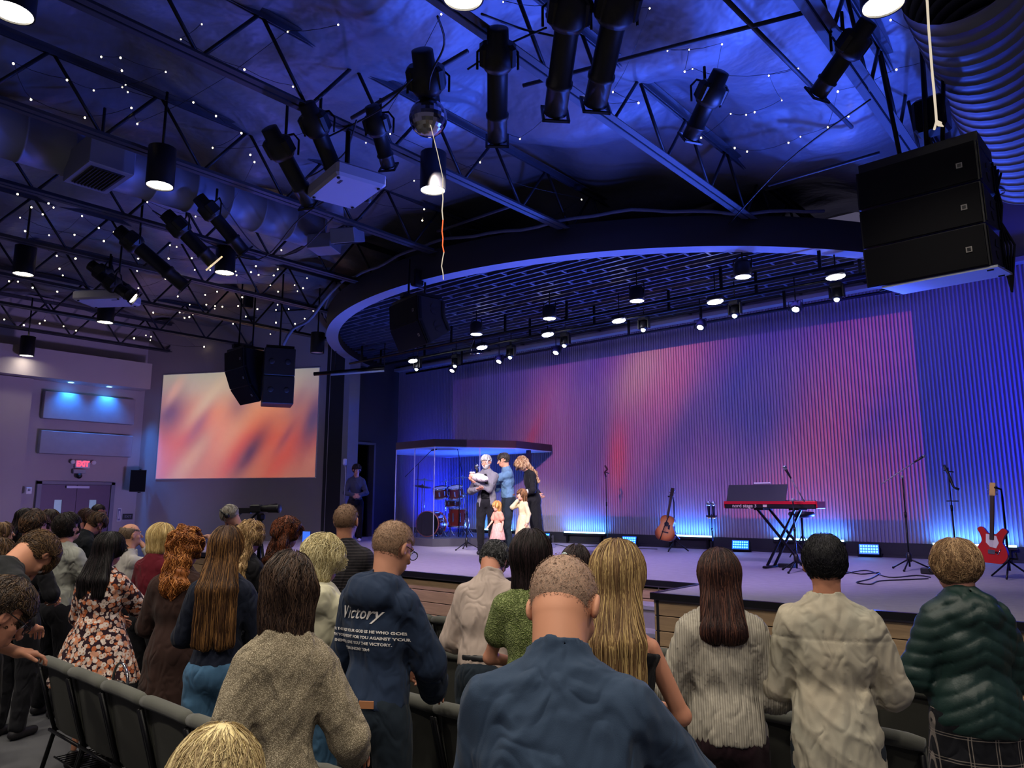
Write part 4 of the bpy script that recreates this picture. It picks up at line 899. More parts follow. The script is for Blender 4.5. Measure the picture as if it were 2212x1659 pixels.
text('nord stage 3', .075, kb, (-KL / 2 + .32, -.014, .035), (math.pi / 2, 0, 0), mat('print_cream', '#d8cdb4', .6), offset=.0012)
b = MB(); b.box((-.05, -.012, .035), (.06, .003, .035)); b.build('print_mark', mat('print_cream', '#d8cdb4'), kb)
b = MB(); R = Rx(math.radians(-24)); b.box((-.2, .06, .22), (.86 * KL / 1.3, .015, .28), R); b.build('music_rest', mat('rest_dark', '#20222c', .5, var=.05), kb)
b = MB(); b.box((-.12, .105, .37), (.25, .02, .02), R); b.build('tablet_edge', M_white, kb)
ks = thing('keyboard_stand', 'black double braced X stand carrying the red keyboard', 'stand', ((kx0 + kx1) / 2, KY + .15, ZS)); hz = KZ - ZS
def xs(px, z): return ony(px, 1100, KY)[0] - (kx0 + kx1) / 2
for k, (xa, xb, y) in enumerate(((xs(1632, 0), xs(1728, 0), -.09), (xs(1648, 0), xs(1742, 0), .09), (xs(1712, 0), xs(1645, 0), -.05), (xs(1720, 0), xs(1655, 0), .05))):
    b = MB(); dx = xb - xa; L = math.hypot(dx, hz - .04); b.box(((xa + xb) / 2, y, hz / 2 + .01), (.03, .045, L), Ry(math.atan2(-(xb - xa), hz - .04)), bev=.004); b.build('brace', M_blackmetal, ks)
for x in (xs(1735, 0), xs(1650, 0)): b = MB(); b.box((x, 0, .02), (.06, .5, .03), bev=.01); b.build('foot', M_blackmetal, ks)
for x in (xs(1640, 0), xs(1716, 0)): b = MB(); b.box((x, 0, hz - .015), (.14, .36, .025)); b.build('support_arm', M_blackmetal, ks)
p = dep(1731, 1108, 12.6); t = thing('stool', 'round black drum stool behind the keyboard', 'stool', (p[0], p[1], ZS)); h = p[2] - ZS
b = MB(); b.lathe([(.1, h - .08), (.2, h - .06), (.22, h - .02), (.2, h + .02), (.001, h + .03)], n=28); b.build('seat', M_plastic, t); b = MB(); b.tube([(0, 0, .1), (0, 0, h - .06)], .018, 8); b.build('post', M_blackmetal, t)
for k in range(3): a = k * 2.09 + 1; b = MB(); b.tube([(0, 0, .4), (.25 * math.cos(a), .25 * math.sin(a), .015)], .011, 6); b.build('leg', M_blackmetal, t)
bC = onz(1722, 1236, 1.0); q = ray(1731, 1080); kk = math.hypot(bC[0], bC[1]) / math.hypot(q[0], q[1])
micstand('microphone_stand', 'boom microphone stand rising beside the red keyboard', bC, 1.95 + q[2] * kk - 1.0, (tuple(dep(1738, 1084, kk - .1)), tuple(dep(1702, 1022, kk - .1))))
# guitars
def body_outline(kind):
    if kind == 'a': pts = [(0, -.25), (.12, -.245), (.19, -.17), (.195, -.08), (.15, 0), (.125, .06), (.14, .13), (.12, .2), (.05, .235), (0, .235)]
    else: pts = [(x * 1.15, y * 1.15) for x, y in [(0, -.2), (.1, -.195), (.155, -.12), (.14, -.03), (.105, .03), (.12, .1), (.15, .16), (.1, .185), (.04, .12), (0, .12)]]
    l = [(-x, y) for x, y in pts[::-1][1:-1]]
    P = pts + l; out = []
    n = len(P)
    for i in range(n):
        for u in np.linspace(0, 1, 5, endpoint=False):
            p0, p1, p2, p3 = [np.array(P[(i + k) % n]) for k in (-1, 0, 1, 2)]
            out.append(tuple(.5 * (2 * p1 + (p2 - p0) * u + (2 * p0 - 5 * p1 + 4 * p2 - p3) * u * u + (3 * p1 - p0 - 3 * p2 + p3) * u ** 3)))
    return out
def guitar(kind, lab, base, rz, lean, zc):
    t = thing('acoustic_guitar' if kind == 'a' else 'electric_guitar', lab, 'guitar', (base[0], base[1], zc), rz); t.rotation_euler = (lean[0], lean[1], rz)
    X = Rx(math.pi / 2); dpt = .1 if kind == 'a' else .045; o_ = body_outline(kind)
    def wood(nt, co):
        ln = nt.new('ShaderNodeVectorMath'); ln.operation = 'LENGTH'; mp = nt.new('ShaderNodeMapping'); mp.inputs['Scale'].default_value = (1.25, 0, 1); nt.link(co, mp.inputs[0]); nt.link(mp.outputs[0], ln.inputs[0])
        return nt.ramp(ln.outputs['Value'], [(.1, lin('#e0a060')), (.2, lin('#c87838')), (.27, lin('#6a2c14'))]), None
    m1 = mat('spruce_top', '#d08a48', .25, fn=wood, coat=.6) if kind == 'a' else mat('guitar_red', '#b81c20', .25, coat=.8)
    b = MB(); b.prism(o_, -dpt / 2, dpt / 2, X); b.build('body', m1, t)
    b = MB(); n = len(o_); b.add([(x * 1.01, -dpt / 2 - .001, y * 1.01) for x, y in o_] + [(x * 1.01, dpt / 2 + .001, y * 1.01) for x, y in o_], [(i, (i + 1) % n, n + (i + 1) % n, n + i) for i in range(n)], True); b.build('side', mat('guitar_side', '#4a1c10', .3, coat=.5), t)
    y0 = .2 if kind == 'a' else .06; b = MB(); b.box((0, -dpt / 2 - .006, (y0 + .62) / 2 + (0 if kind == 'a' else 0)), (.05, .022, .62 - y0), bev=.004); b.build('neck', mat('neck_wood', '#3a2418' if kind == 'a' else '#c89a62', .4), t)
    b = MB(); b.box((0, -dpt / 2 - .002, .7), (.07, .02, .17), bev=.006); o = b.build('headstock', mat('head_wood', '#2a1a12', .4) if kind == 'a' else mat('neck_wood_light', '#d0a468', .4), t)
    for k in range(6): b = MB(); b.tube([(0, 0, 0), (.055 if k % 2 else -.055, 0, 0)], .008, 6); oo = b.build('tuning_peg', M_chrome, o); oo.location = (0, -dpt / 2, .64 + (k // 2) * .05)
    if kind == 'a':
        b = MB(); b.prism([(.048 * math.cos(a), .07 + .048 * math.sin(a)) for a in np.linspace(0, 2 * math.pi, 24, endpoint=False)], dpt / 2, dpt / 2 + .003, X); b.build('sound_hole', M_dark, t)
        b = MB(); b.box((0, -dpt / 2 - .006, -.09), (.13, .012, .02)); b.build('bridge', M_dark, t)
        b = MB(); b.prism([(.03, .04), (.075, .07), (.08, -.03), (.04, -.02)], dpt / 2, dpt / 2 + .004, X); b.build('pickguard', M_dark, t)
        b = MB(); b.tube([(.02, -.06, .25), (-.03, -.075, 0), (-.08, -.065, -.28)], .02, 5, flat=.3); b.build('strap', M_plastic, t)
    else:
        b = MB(); b.prism([(-.07, .13), (.05, .11), (.08, .03), (.05, -.04), (-.02, -.03), (-.07, .02)], dpt / 2, dpt / 2 + .004, X); b.build('pickguard', mat('guard_white', '#d8d0d8', .4), t)
        b = MB(); b.box((0, -dpt / 2 - .006, -.09), (.08, .012, .05)); b.tube([(.07, -dpt / 2 - .004, -.12), (.1, -dpt / 2 - .004, -.05)], .008, 6); b.build('bridge', M_chrome, t)
    b = MB()
    for k in range(6): x = -.018 + k * .0072; b.tube([(x, -dpt / 2 - .02, -.09), (x, -dpt / 2 - .019, .64)], .0007, 4, smooth=False)
    b.build('strings', M_chrome, t); return t
def guitar_stand(lab, base, rz, h, hook=True):
    t = thing('guitar_stand', lab, 'guitar stand', (base[0], base[1], ZS), rz)
    for k in range(3): a = k * 2.09 + .5; b = MB(); b.tube([(0, 0, .22), (.26 * math.cos(a), .26 * math.sin(a), .015)], .012, 6); b.build('leg', M_blackmetal, t)
    b = MB(); b.tube([(0, 0, .1), (0, .02, h - .1), (0, -.02, h), (-.05, -.12, h + .02)], .014, 8); b.build('pole', M_blackmetal, t)
    b = MB(); b.tube([(-.1, -.15, .33), (-.1, 0, .25), (.1, 0, .25), (.1, -.15, .33)], .014, 6); b.build('cradle', M_plastic, t)
g = onz(1442, 1192, 1.0); guitar('a', 'sunburst acoustic guitar leaning on a stand by the wall', g, math.radians(10), (math.radians(-7), math.radians(10), math.radians(10)), 1.0 + .46); guitar_stand('black stand behind the acoustic guitar', (g[0] + .1, g[1] + .12), 0, 1.05)
g = onz(2152, 1250, 1.0); guitar('e', 'red electric guitar with a pale pickguard on a stand at far right', g, math.radians(-15), (math.radians(-5), math.radians(4), math.radians(-15)), 1.0 + .42); guitar_stand('black hooked stand behind the red electric guitar', (g[0] + .14, g[1] + .1), 0, 1.12)
# wedge monitor, boxes, cables
p = onz(1285, 1243, 1.0); t = thing('stage_monitor', 'dark wedge monitor speaker on the stage behind the woman with a hair clip', 'monitor speaker', tuple(p), math.radians(-150))
b = MB(); b.prism([(-.18, 0), (.18, 0), (.2, .1), (0, .32), (-.14, .28)], -.24, .24, Matrix(((0, 0, 1), (1, 0, 0), (0, 1, 0)))); b.build('cabinet', mat('monitor_grey', '#3c3b46', .6), t)
b = MB(); b.box((0, .245, .2), (.12, .01, .06)); b.build('handle', M_dark, t)
for (x, y, lb, s) in ((1700, 1226, 'small black pedal box under the keyboard', (.22, .14, .06)), (2005, 1240, 'small black box by the boom microphone stand', (.16, .12, .08))):
    p = onz(x, y, 1.0); b = MB(); b.box((0, 0, s[2] / 2), s, bev=.01); o = b.build('pedal_box', M_plastic); o.location = tuple(p); tag(o, lb, 'pedal')
def floor_cable(pts, lab, z=ZS, r=.008):
    P = [onz(x, y, z + r) for x, y in pts]; Q2 = []
    for i in range(len(P) - 1):
        p0, p1, p2, p3 = P[max(i - 1, 0)], P[i], P[i + 1], P[min(i + 2, len(P) - 1)]
        for u in np.linspace(0, 1, 5, endpoint=False): Q2.append(.5 * (2 * p1 + (p2 - p0) * u + (2 * p0 - 5 * p1 + 4 * p2 - p3) * u * u + (3 * p1 - p0 - 3 * p2 + p3) * u ** 3))
    Q2.append(P[-1]); b = MB(); b.tube(Q2, r, 5); tag(b.build('floor_cable', M_plastic), lab, 'cable')
floor_cable([(1820, 1233), (1860, 1240), (1900, 1237), (1880, 1250), (1850, 1258), (1880, 1262), (1900, 1255), (1960, 1252), (2005, 1250)], 'tangled black cable loop on the stage right of the dark haired man')
floor_cable([(1810, 1243), (1870, 1232), (1920, 1247), (1980, 1243), (2010, 1247)], 'black cable running to the box by the boom stand')
floor_cable([(1200, 1176), (1240, 1182), (1300, 1179), (1345, 1183), (1420, 1186)], 'black cable along the back of the stage left of the acoustic guitar')
floor_cable([(1690, 1228), (1720, 1215), (1745, 1230), (1760, 1222)], 'short black cable by the keyboard pedal')
# ------------------------------------------------------------------ things on the left walls
for (x, y, lb) in ((153, 829, 'left of two small blue recessed lights over the doors'), (236, 836, 'right of two small blue recessed lights over the doors')):
    p = onx(x, y, -21.7); t = thing('recessed_light', lb, 'recessed light', (p[0], p[1], 5.145)); b = MB(); b.lathe([(.09, 0), (.09, -.01), (.07, -.012)], n=20, caps=False); b.build('trim_ring', M_white, t); b = MB(); b.lathe([(.07, -.008), (.001, -.009)][::-1], n=20, caps=False); b.build('lens', emis('blue_lens', '#86e6ff', 12), t)
    light('SPOT', (p[0] + .02, p[1], 5.1), 260, (.02, .25, 1), to=(p[0] - .12, p[1], 3), spot=110, blend=1, name='blue_wall_beam')
sp((-13, 8.0, 1.4), (-22, 6.5, 3.4), 900, (.5, .36, 1), 70, .9, .4)  # added purple spot with no fixture, brightens the left wall
light('SPOT', (-21.3, 8.8, 5.0), 150, (.03, .25, 1), to=(-21.95, 9.06, 2.5), spot=42, blend=1, name='blue_wall_beam')  # blue spot in the wall corner, without a recessed fitting
t = thing('exit_sign', 'lit red EXIT sign with twin emergency lamp heads above the double doors', 'exit sign', (-21.93, 7.5, 2.98))
b = MB(); b.box((0, 0, 0), (.08, .36, .22), bev=.01); b.build('housing', M_white, t); text('EXIT', .2, t, (.043, 0, 0), (math.pi / 2, 0, math.pi / 2), emis('exit_red', '#ff2a3c', 6), offset=.006, sx=.75)
for s_ in (-1, 1): b = MB(); b.tube([(0, s_ * .18, .03), (0.02, s_ * .24, .05)], .015, 6); b.lathe([(.04, 0), (.06, .08), (.055, .09)], (0.0, s_ * .26, .05), 14, Ry(math.pi / 2)); b.build('lamp_head', M_white, t)
p = onx(170, 1024, -21.9); t = thing('dome_camera', 'small dome security camera and box under the exit sign', 'security camera', tuple(p)); b = MB(); b.box((0, 0, .07), (.12, .3, .12), bev=.01); b.build('bracket_box', M_gray, t); b = MB(); b.sphere((.05, 0, -.05), .075, 16, 10); b.build('dome', M_plastic, t)
p = onx(62, 1060, -21.67); b = MB(); b.box((0, 0, 0), (.05, .13, .17), bev=.01); b.cur = 1; b.sphere((.03, 0, .02), (.01, .03, .03), 10, 8); o = b.build('fire_alarm', [M_white, M_gray]); o.location = tuple(p); tag(o, 'small white fire alarm left of the double doors', 'fire alarm')
p = onx(257, 1112, -21.98); b = MB(); b.box((0, 0, 0), (.01, .1, .36)); b.cur = 1; b.box((.004, 0, 0), (.01, .07, .32)); b.cur = 0; b.box((.008, 0, .0), (.01, .03, .22)); o = b.build('wall_decal', [M_white, mat('decal_wall', '#6a6486', .7)]); o.location = tuple(p); tag(o, 'narrow white outlined sign right of the double doors', 'sign')
p = onx(276, 1116, -21.95); t = thing('door_sign', 'small black plate sign right of the narrow outlined sign', 'sign', tuple(p)); b = MB(); b.box((0, 0, 0), (.02, .26, .16)); b.build('plate', M_plastic, t); text('EXIT', .09, t, (.012, 0, 0), (math.pi / 2, 0, math.pi / 2), M_gray)
def onwall(px, py):
    r = ray(px, py); M2 = np.array([[r[0], -WD[0]], [r[1], -WD[1]]]); t_, u_ = np.linalg.solve(M2, WA); return C0 + r * t_
p = onwall(325, 1040) + np.array([WN[0], WN[1], 0]) * .45; t = thing('wall_speaker', 'black speaker tilted on a bracket at the corner left of the side screen', 'speaker', tuple(p), math.radians(58))
b = MB(); b.prism([(-.2, -.16), (.2, -.16), (.13, .18), (-.13, .18)], -.3, .3); b.build('cabinet', M_plastic, t); b = MB(); b.box((0, -.165, 0), (.38, .012, .57)); b.build('grille', M_grille, t); b = MB(); b.tube([(0, 0, .32), (0, .3, .32), (0, .3, -.32), (0, 0, -.32)], .015, 6); b.tube([(0, .3, 0), (.05, .5, 0)], .04, 6); b.build('bracket', M_blackmetal, t)
P = [onwall(x, y) + np.array([WN[0], WN[1], 0]) * .12 for x, y in ((535, 1133), (577, 1093), (604, 1090))]; b = MB(); b.tube(P, .03, 8); b.tube([P[1] + [0, 0, 0], P[1] + np.array([-WN[0], -WN[1], 0]) * .12], .02, 6); tag(b.build('handrail', M_plastic), 'black stair handrail fixed on the wall under the side screen', 'handrail')
b = MB(); wallbox(b, .60, 5.64, 2.6, 5.64, 0, .03); tag(b.build('projection_screen', M_screen), 'large side screen on the angled left wall with blurred orange picture', 'projection screen')
p = dep(745, 998, 17.0); b = MB(); b.box((0, 0, 0), (.08, .08, .16), bev=.02); b.tube([(0, 0, -.05), (.05, 0, -.3), (.02, 0, -.9)], .008, 5); o = b.build('wall_gadget', M_gray); o.location = tuple(p); tag(o, 'small metal device with a dangling cable beside the stage doorway', 'device')
# video camera on a tripod
p = dep(562, 1150, 10.8); t = thing('video_camera', 'video camera with long lens on a black tripod before the side wall', 'video camera', (p[0], p[1], 0)); z = 1.86
vd = np.array([math.cos(.55), math.sin(.55), .0])
b = MB(); R = Vector(vd).to_track_quat('Z', 'Y').to_matrix(); b.lathe([(.045, 0), (.05, .1), (.06, .12), (.06, .25), (.065, .27), (.06, .29)], (0, 0, z), 18, R); b.build('lens', M_plastic, t)
b = MB(); b.box(tuple(-vd * .08 + [0, 0, z]), (.18, .12, .12), Rz(.55), bev=.02); b.box(tuple(-vd * .26 + [0, 0, z - .03]), (.2, .05, .08), Rz(.55)); b.tube([tuple(-vd * .3 + [0, 0, z - .05]), tuple(-vd * .7 + [0, 0, z - .35])], .015, 6); b.build('camera_body', M_plastic, t)
b = MB(); b.box((0, 0, z - .12), (.1, .1, .1), bev=.02); b.tube([(0, 0, z - .15), (0, 0, .8)], .03, 8); b.build('tripod_head', M_blackmetal, t)
for k in range(3): a = k * 2.09; b = MB(); b.tube([(0, 0, z - .3), (.45 * math.cos(a), .45 * math.sin(a), .01)], .02, 6); b.build('tripod_leg', M_blackmetal, t)
# ------------------------------------------------------------------ chairs
M_fab = mat('chair_fabric', '#4e4f48', .95, var=.1, bump=.35, bscale=500, bdist=.002, sheen=.1); M_shellb = mat('chair_back_panel', '#363630', .9, var=.12, bump=.2, bscale=400)
def chair_proto():
    """padded stacking chair; faces +y, base point under the back; back top at z=.9"""
    t = thing('chair', 'x', 'chair')
    w_ = .545
    b = MB(); prof = []; n = 9
    for i in range(n):           # rolled top cushion, slightly crowned
        u = i / (n - 1) * 2 - 1; prof.append((u * w_ / 2, 0, .866 - .008 * abs(u) ** 4))
    rr = [.012] + [.038] * (n - 2) + [.012]; rr = [.03 if i in (0, n - 1) else .037 for i in range(n)]
    b.tube(prof, rr, 12)
    vs = []; fs = []; nz = 8; nx_ = 7
    for s_ in (0, 1):
        for iz in range(nz):
            z = .42 + (.86 - .42) * iz / (nz - 1)
            for ix in range(nx_):
                u = ix / (nx_ - 1) * 2 - 1; y = .10 + (z - .42) * -.22 + (.05 if s_ else -.0) * (1 - .3 * u * u) + (.0 if s_ else .02 * u * u)
                vs.append((u * w_ / 2 * .985, y - .005, z))
    for s_ in (0, 1):
        for iz in range(nz - 1):
            for ix in range(nx_ - 1):
                a = s_ * nz * nx_ + iz * nx_ + ix; q = (a, a + 1, a + nx_ + 1, a + nx_); fs.append(q if s_ == 0 else q[::-1])
    N_ = nz * nx_
    for iz in range(nz - 1):
        for ix in (0, nx_ - 1): a = iz * nx_ + ix; q = (a, a + nx_, N_ + a + nx_, N_ + a); fs.append(q if ix == 0 else q[::-1])
    for ix in range(nx_ - 1): fs.append((ix, N_ + ix, N_ + ix + 1, ix + 1))
    b.add(vs, fs, True); b.build('backrest', M_fab, t)
    b = MB(); vs = []
    for iz in range(4):
        z = .40 + .43 * iz / 3
        for ix in range(5): u = ix / 4 * 2 - 1; vs.append((u * w_ / 2 * .93, .10 + (z - .42) * -.22 - .012 + .022 * u * u, z))
    b.add(vs, [(i * 5 + j, i * 5 + j + 1, i * 5 + j + 6, i * 5 + j + 5) for i in range(3) for j in range(4)], True); b.build('back_panel', M_shellb, t)
    b = MB(); b.box((0, .31, .43), (w_ * .97, .40, .09), bev=.035); b.build('seat', M_fab, t)
    for sx in (-1, 1):
        x = sx * (w_ / 2 - .012)
        b = MB(); b.tube([(x, -.02, .82), (x, .07, .5), (x, .11, .38), (x, .02, .012)], .015, 6); b.sphere((x, .02, .015), .02, 8, 6); b.build('leg', M_blackmetal, t)
        b = MB(); b.tube([(x, .12, .385), (x, .46, .385), (x, .49, .012)], .014, 6); b.sphere((x, .49, .015), .02, 8, 6); b.build('leg', M_blackmetal, t)
    b = MB(); b.tube([(-w_ / 2, .08, .385), (w_ / 2, .08, .385)], .012, 6); b.build('crossbar', M_blackmetal, t)
    b = MB()
    for i in range(11): x = -w_ / 2 + .04 + i * (w_ - .08) / 10; b.tube([(x, .12, .2), (x, .45, .2)], .004, 4)
    b.tube([(-w_ / 2 + .02, .12, .2), (w_ / 2 - .02, .12, .2)], .006, 5); b.tube([(-w_ / 2 + .02, .45, .2), (w_ / 2 - .02, .45, .2)], .006, 5); b.build('book_rack', M_blackmetal, t)
    b = MB(); b.tube([(w_ / 2, .12, .36), (w_ / 2 + .03, .1, .34), (w_ / 2 + .02, .08, .3)], .006, 5); b.build('link_hook', M_blackmetal, t)
    return t
ch0 = chair_proto(); ch_kids = children(ch0); first = True
def proj(p):
    d = np.array(p) - C0; c, s_ = math.cos(YAW), math.sin(YAW); x = d[0] * c + d[1] * s_; y = -d[0] * s_ + d[1] * c; z = d[2]
    yy = y * math.cos(PITCH) + z * math.sin(PITCH); zz = -y * math.sin(PITCH) + z * math.cos(PITCH); return (CXP + F * x / yy, CYP - F * zz / yy, yy)
ROWN = {1: 'nearest row', 2: 'second row', 3: 'third row', 4: 'row by the stage'}
ORD = ['first', 'second', 'third', 'fourth', 'fifth', 'sixth', 'seventh', 'eighth', 'ninth', 'tenth', 'eleventh', 'twelfth', 'thirteenth', 'fourteenth', 'fifteenth']
rows = [(1, 1.9, -.55 + .0, -6.0), (2, 2.87, -1.4, -6.5), (3, 3.9, -.9, -6.3), (4, 4.93, -.9, -6.3)]
for (rn, Y, xr, xl) in rows:
    for sec, (xa, xb) in (('centre block', (xr, xl)), ('left block', (-8.3, -13.2))):
        if rn == 1 and sec == 'left block': pass
        x = xa - .27; k = 0
        while x > xb:
            pr = proj((x, Y, .88))
            if pr[2] > .3 and -60 < pr[0] < 2280 and pr[1] < 1720:
                o = ch0 if first else copy_tree(ch0, ch_kids); first = False
                o.location = (x, Y + .02, 0)
                tag(o, 'grey padded chair, %s from the right, %s, %s' % (ORD[k] if k < 15 else 'far', ROWN[rn], sec), 'chair', 'grey padded chairs in linked rows'); k += 1
            x -= .545
# ------------------------------------------------------------------ soft shapes: distance fields turned into meshes
f4 = np.float32
def V3(*a): return np.array(a, dtype=f4)
def cap(a, b, ra, rb, fl=None):
    a = np.asarray(a, f4); b = np.asarray(b, f4); ba = b - a; L2 = max(float(ba @ ba), 1e-8)
    def f(P):
        pa = P - a; h = np.clip(pa @ ba / L2, 0, 1); return np.linalg.norm(pa - h[:, None] * ba, axis=1) - (ra + (rb - ra) * h)
    return f
def ell(c, r, R=None):
    c = np.asarray(c, f4); r = np.asarray(r, f4)
    def f(P):
        q = (P - c) if R is None else (P - c) @ R
        k0 = np.linalg.norm(q / r, axis=1); k1 = np.linalg.norm(q / (r * r), axis=1) + 1e-6; return k0 * (k0 - 1) / k1
    return f
def rbox(c, h, rr, R=None):
    c = np.asarray(c, f4); h = np.asarray(h, f4)
    def f(P):
        q = (P - c) if R is None else (P - c) @ R
        d = np.abs(q) - (h - rr); return np.linalg.norm(np.maximum(d, 0), axis=1) + np.minimum(d.max(1), 0) - rr
    return f
def smin(a, b, k):
    h = np.clip(.5 + .5 * (b - a) / k, 0, 1); return b + (a - b) * h - k * h * (1 - h)
def U(k, *fs):
    fs = [x for x in fs if x is not None]
    def f(P):
        d = fs[0](P)
        for g in fs[1:]: d = smin(d, g(P), k)
        return d
    return f
def sub(f1, f2, k=.01): return lambda P: -smin(-f1(P), f2(P), k)
def halfsp(p, n):
    p = np.asarray(p, f4); n = np.asarray(n, f4); n = n / np.linalg.norm(n); return lambda P: (P - p) @ n
def inter(f1, f2, k=.01): return lambda P: -smin(-f1(P), -f2(P), k)
def grow(f, a): return lambda P: f(P) - a
def rotv(axis, ang): return np.array(Matrix.Rotation(ang, 3, axis), dtype=f4)
def wob(seed, amp, freq, stretch=(1, 1, 1), n=5, ridge=False):
    r = np.random.default_rng(seed); K = r.normal(size=(n, 3)); K /= np.linalg.norm(K, axis=1)[:, None]; K = (K * freq * r.uniform(.6, 1.5, (n, 1)) * np.array(stretch)).astype(f4); ph = r.uniform(0, 6.28, n).astype(f4)
    def g(P):
        s = 0
        for i in range(n):
            v = np.sin(P @ K[i] + ph[i] + 1.3 * np.sin(P @ K[(i + 2) % n] * .5 + ph[i] * 2)); s = s + ((1 - np.abs(v)) ** 2 if ridge else v)
        return s * (amp / n ** .5)
    return g
def disp(f, g): return lambda P: f(P) - g(P)
def sdf_mesh(f, lo, hi, res, blk=4):
    lo = np.asarray(lo, float) - res * 2; hi = np.asarray(hi, float) + res * 2
    nb = np.maximum(1, np.ceil((hi - lo) / (res * blk)).astype(int)); n = nb * blk
    bc = [lo[i] + (np.arange(nb[i]) + .5) * res * blk for i in range(3)]
    B = np.stack(np.meshgrid(*bc, indexing='ij'), -1).reshape(-1, 3).astype(f4); d = f(B)
    act = np.abs(d) < res * blk * 1.75 + .012
    vals = np.repeat(np.where(d < 0, -1, 1)[:, None], blk ** 3, 1).astype(f4)
    oc = (np.stack(np.meshgrid(*[np.arange(blk)] * 3, indexing='ij'), -1).reshape(-1, 3) + .5 - blk / 2) * res
    if act.any(): P = (B[act][:, None, :] + oc[None].astype(f4)).reshape(-1, 3); vals[act] = f(P).reshape(-1, blk ** 3)
    G = vals.reshape(*nb, blk, blk, blk).transpose(0, 3, 1, 4, 2, 5).reshape(*n); org = lo + .5 * res
    return nets(G, org, res)
def nets(G, org, res):
    s = G < 0; c = np.zeros(tuple(np.array(G.shape) - 1), np.int8)
    for dx in (0, 1):
        for dy in (0, 1):
            for dz in (0, 1): c += s[dx:G.shape[0] - 1 + dx, dy:G.shape[1] - 1 + dy, dz:G.shape[2] - 1 + dz]
    m = (c > 0) & (c < 8); I = np.argwhere(m)
    if len(I) == 0: return np.zeros((0, 3)), np.zeros((0, 4), int)
    idx = np.full(m.shape, -1, np.int32); idx[m] = np.arange(len(I)); acc = np.zeros((len(I), 3)); cnt = np.zeros(len(I))
    for ax in range(3):
        o1, o2 = [a for a in range(3) if a != ax]
        for a in (0, 1):
            for b in (0, 1):
                p = I.copy(); p[:, o1] += a; p[:, o2] += b; q = p.copy(); q[:, ax] += 1
                v0 = G[p[:, 0], p[:, 1], p[:, 2]]; v1 = G[q[:, 0], q[:, 1], q[:, 2]]; cr = (v0 < 0) != (v1 < 0)
                t = np.where(cr, v0 / np.where(cr, v0 - v1, 1), 0); pt = (p - I).astype(float); pt[:, ax] += t; acc[cr] += pt[cr]; cnt[cr] += 1
    V = org + (I + acc / np.maximum(cnt, 1)[:, None]) * res; Q = []
    for ax in range(3):
        o1, o2 = (ax + 1) % 3, (ax + 2) % 3; a = np.take(s, range(G.shape[ax] - 1), ax); b = np.take(s, range(1, G.shape[ax]), ax); E = np.argwhere(a != b)
        E = E[(E[:, o1] > 0) & (E[:, o2] > 0) & (E[:, o1] < m.shape[o1]) & (E[:, o2] < m.shape[o2])]
        if len(E) == 0: continue
        ins = a[E[:, 0], E[:, 1], E[:, 2]]; qs = []
        for (da, db) in ((-1, -1), (0, -1), (0, 0), (-1, 0)):
            p = E.copy(); p[:, o1] += da; p[:, o2] += db; qs.append(idx[p[:, 0], p[:, 1], p[:, 2]])
        q = np.stack(qs, 1); q[~ins] = q[~ins][:, ::-1]; q = q[(q >= 0).all(1)]; Q.append(q)
    return V, np.concatenate(Q) if Q else np.zeros((0, 4), int)
def joinVQ(parts):
    V = []; Q = []; n = 0
    for v, q in parts:
        if len(v) == 0: continue
        V.append(v); Q.append(q + n); n += len(v)
    return np.concatenate(V), np.concatenate(Q)
def tubes(paths, rad, nside=3):
    """paths (N,K,3) -> thin tapered tubes as one mesh"""
    N, K, _ = paths.shape; t = np.gradient(paths, axis=1); t /= np.linalg.norm(t, axis=2, keepdims=True) + 1e-9
    up = np.zeros_like(t); up[..., 0] = .3; up[..., 1] = .5; up[..., 2] = .2; a = np.cross(t, up); a /= np.linalg.norm(a, axis=2, keepdims=True) + 1e-9; b = np.cross(a, t)
    an = 2 * np.pi * np.arange(nside) / nside; R = rad[:, :, None, None]
    V = paths[:, :, None, :] + R * (np.cos(an)[None, None, :, None] * a[:, :, None, :] + np.sin(an)[None, None, :, None] * b[:, :, None, :])
    ix = np.arange(N * K * nside).reshape(N, K, nside); nx_ = np.roll(ix, -1, axis=2)
    Q = np.stack([ix[:, :-1], nx_[:, :-1], nx_[:, 1:], ix[:, 1:]], -1).reshape(-1, 4); return V.reshape(-1, 3), Q
def grad(f, P, e=.004):
    d = f(P); g = np.stack([f(P + np.array(v, f4) * e) - d for v in ((1, 0, 0), (0, 1, 0), (0, 0, 1))], 1); return d, g / (np.linalg.norm(g, axis=1, keepdims=True) + 1e-6)

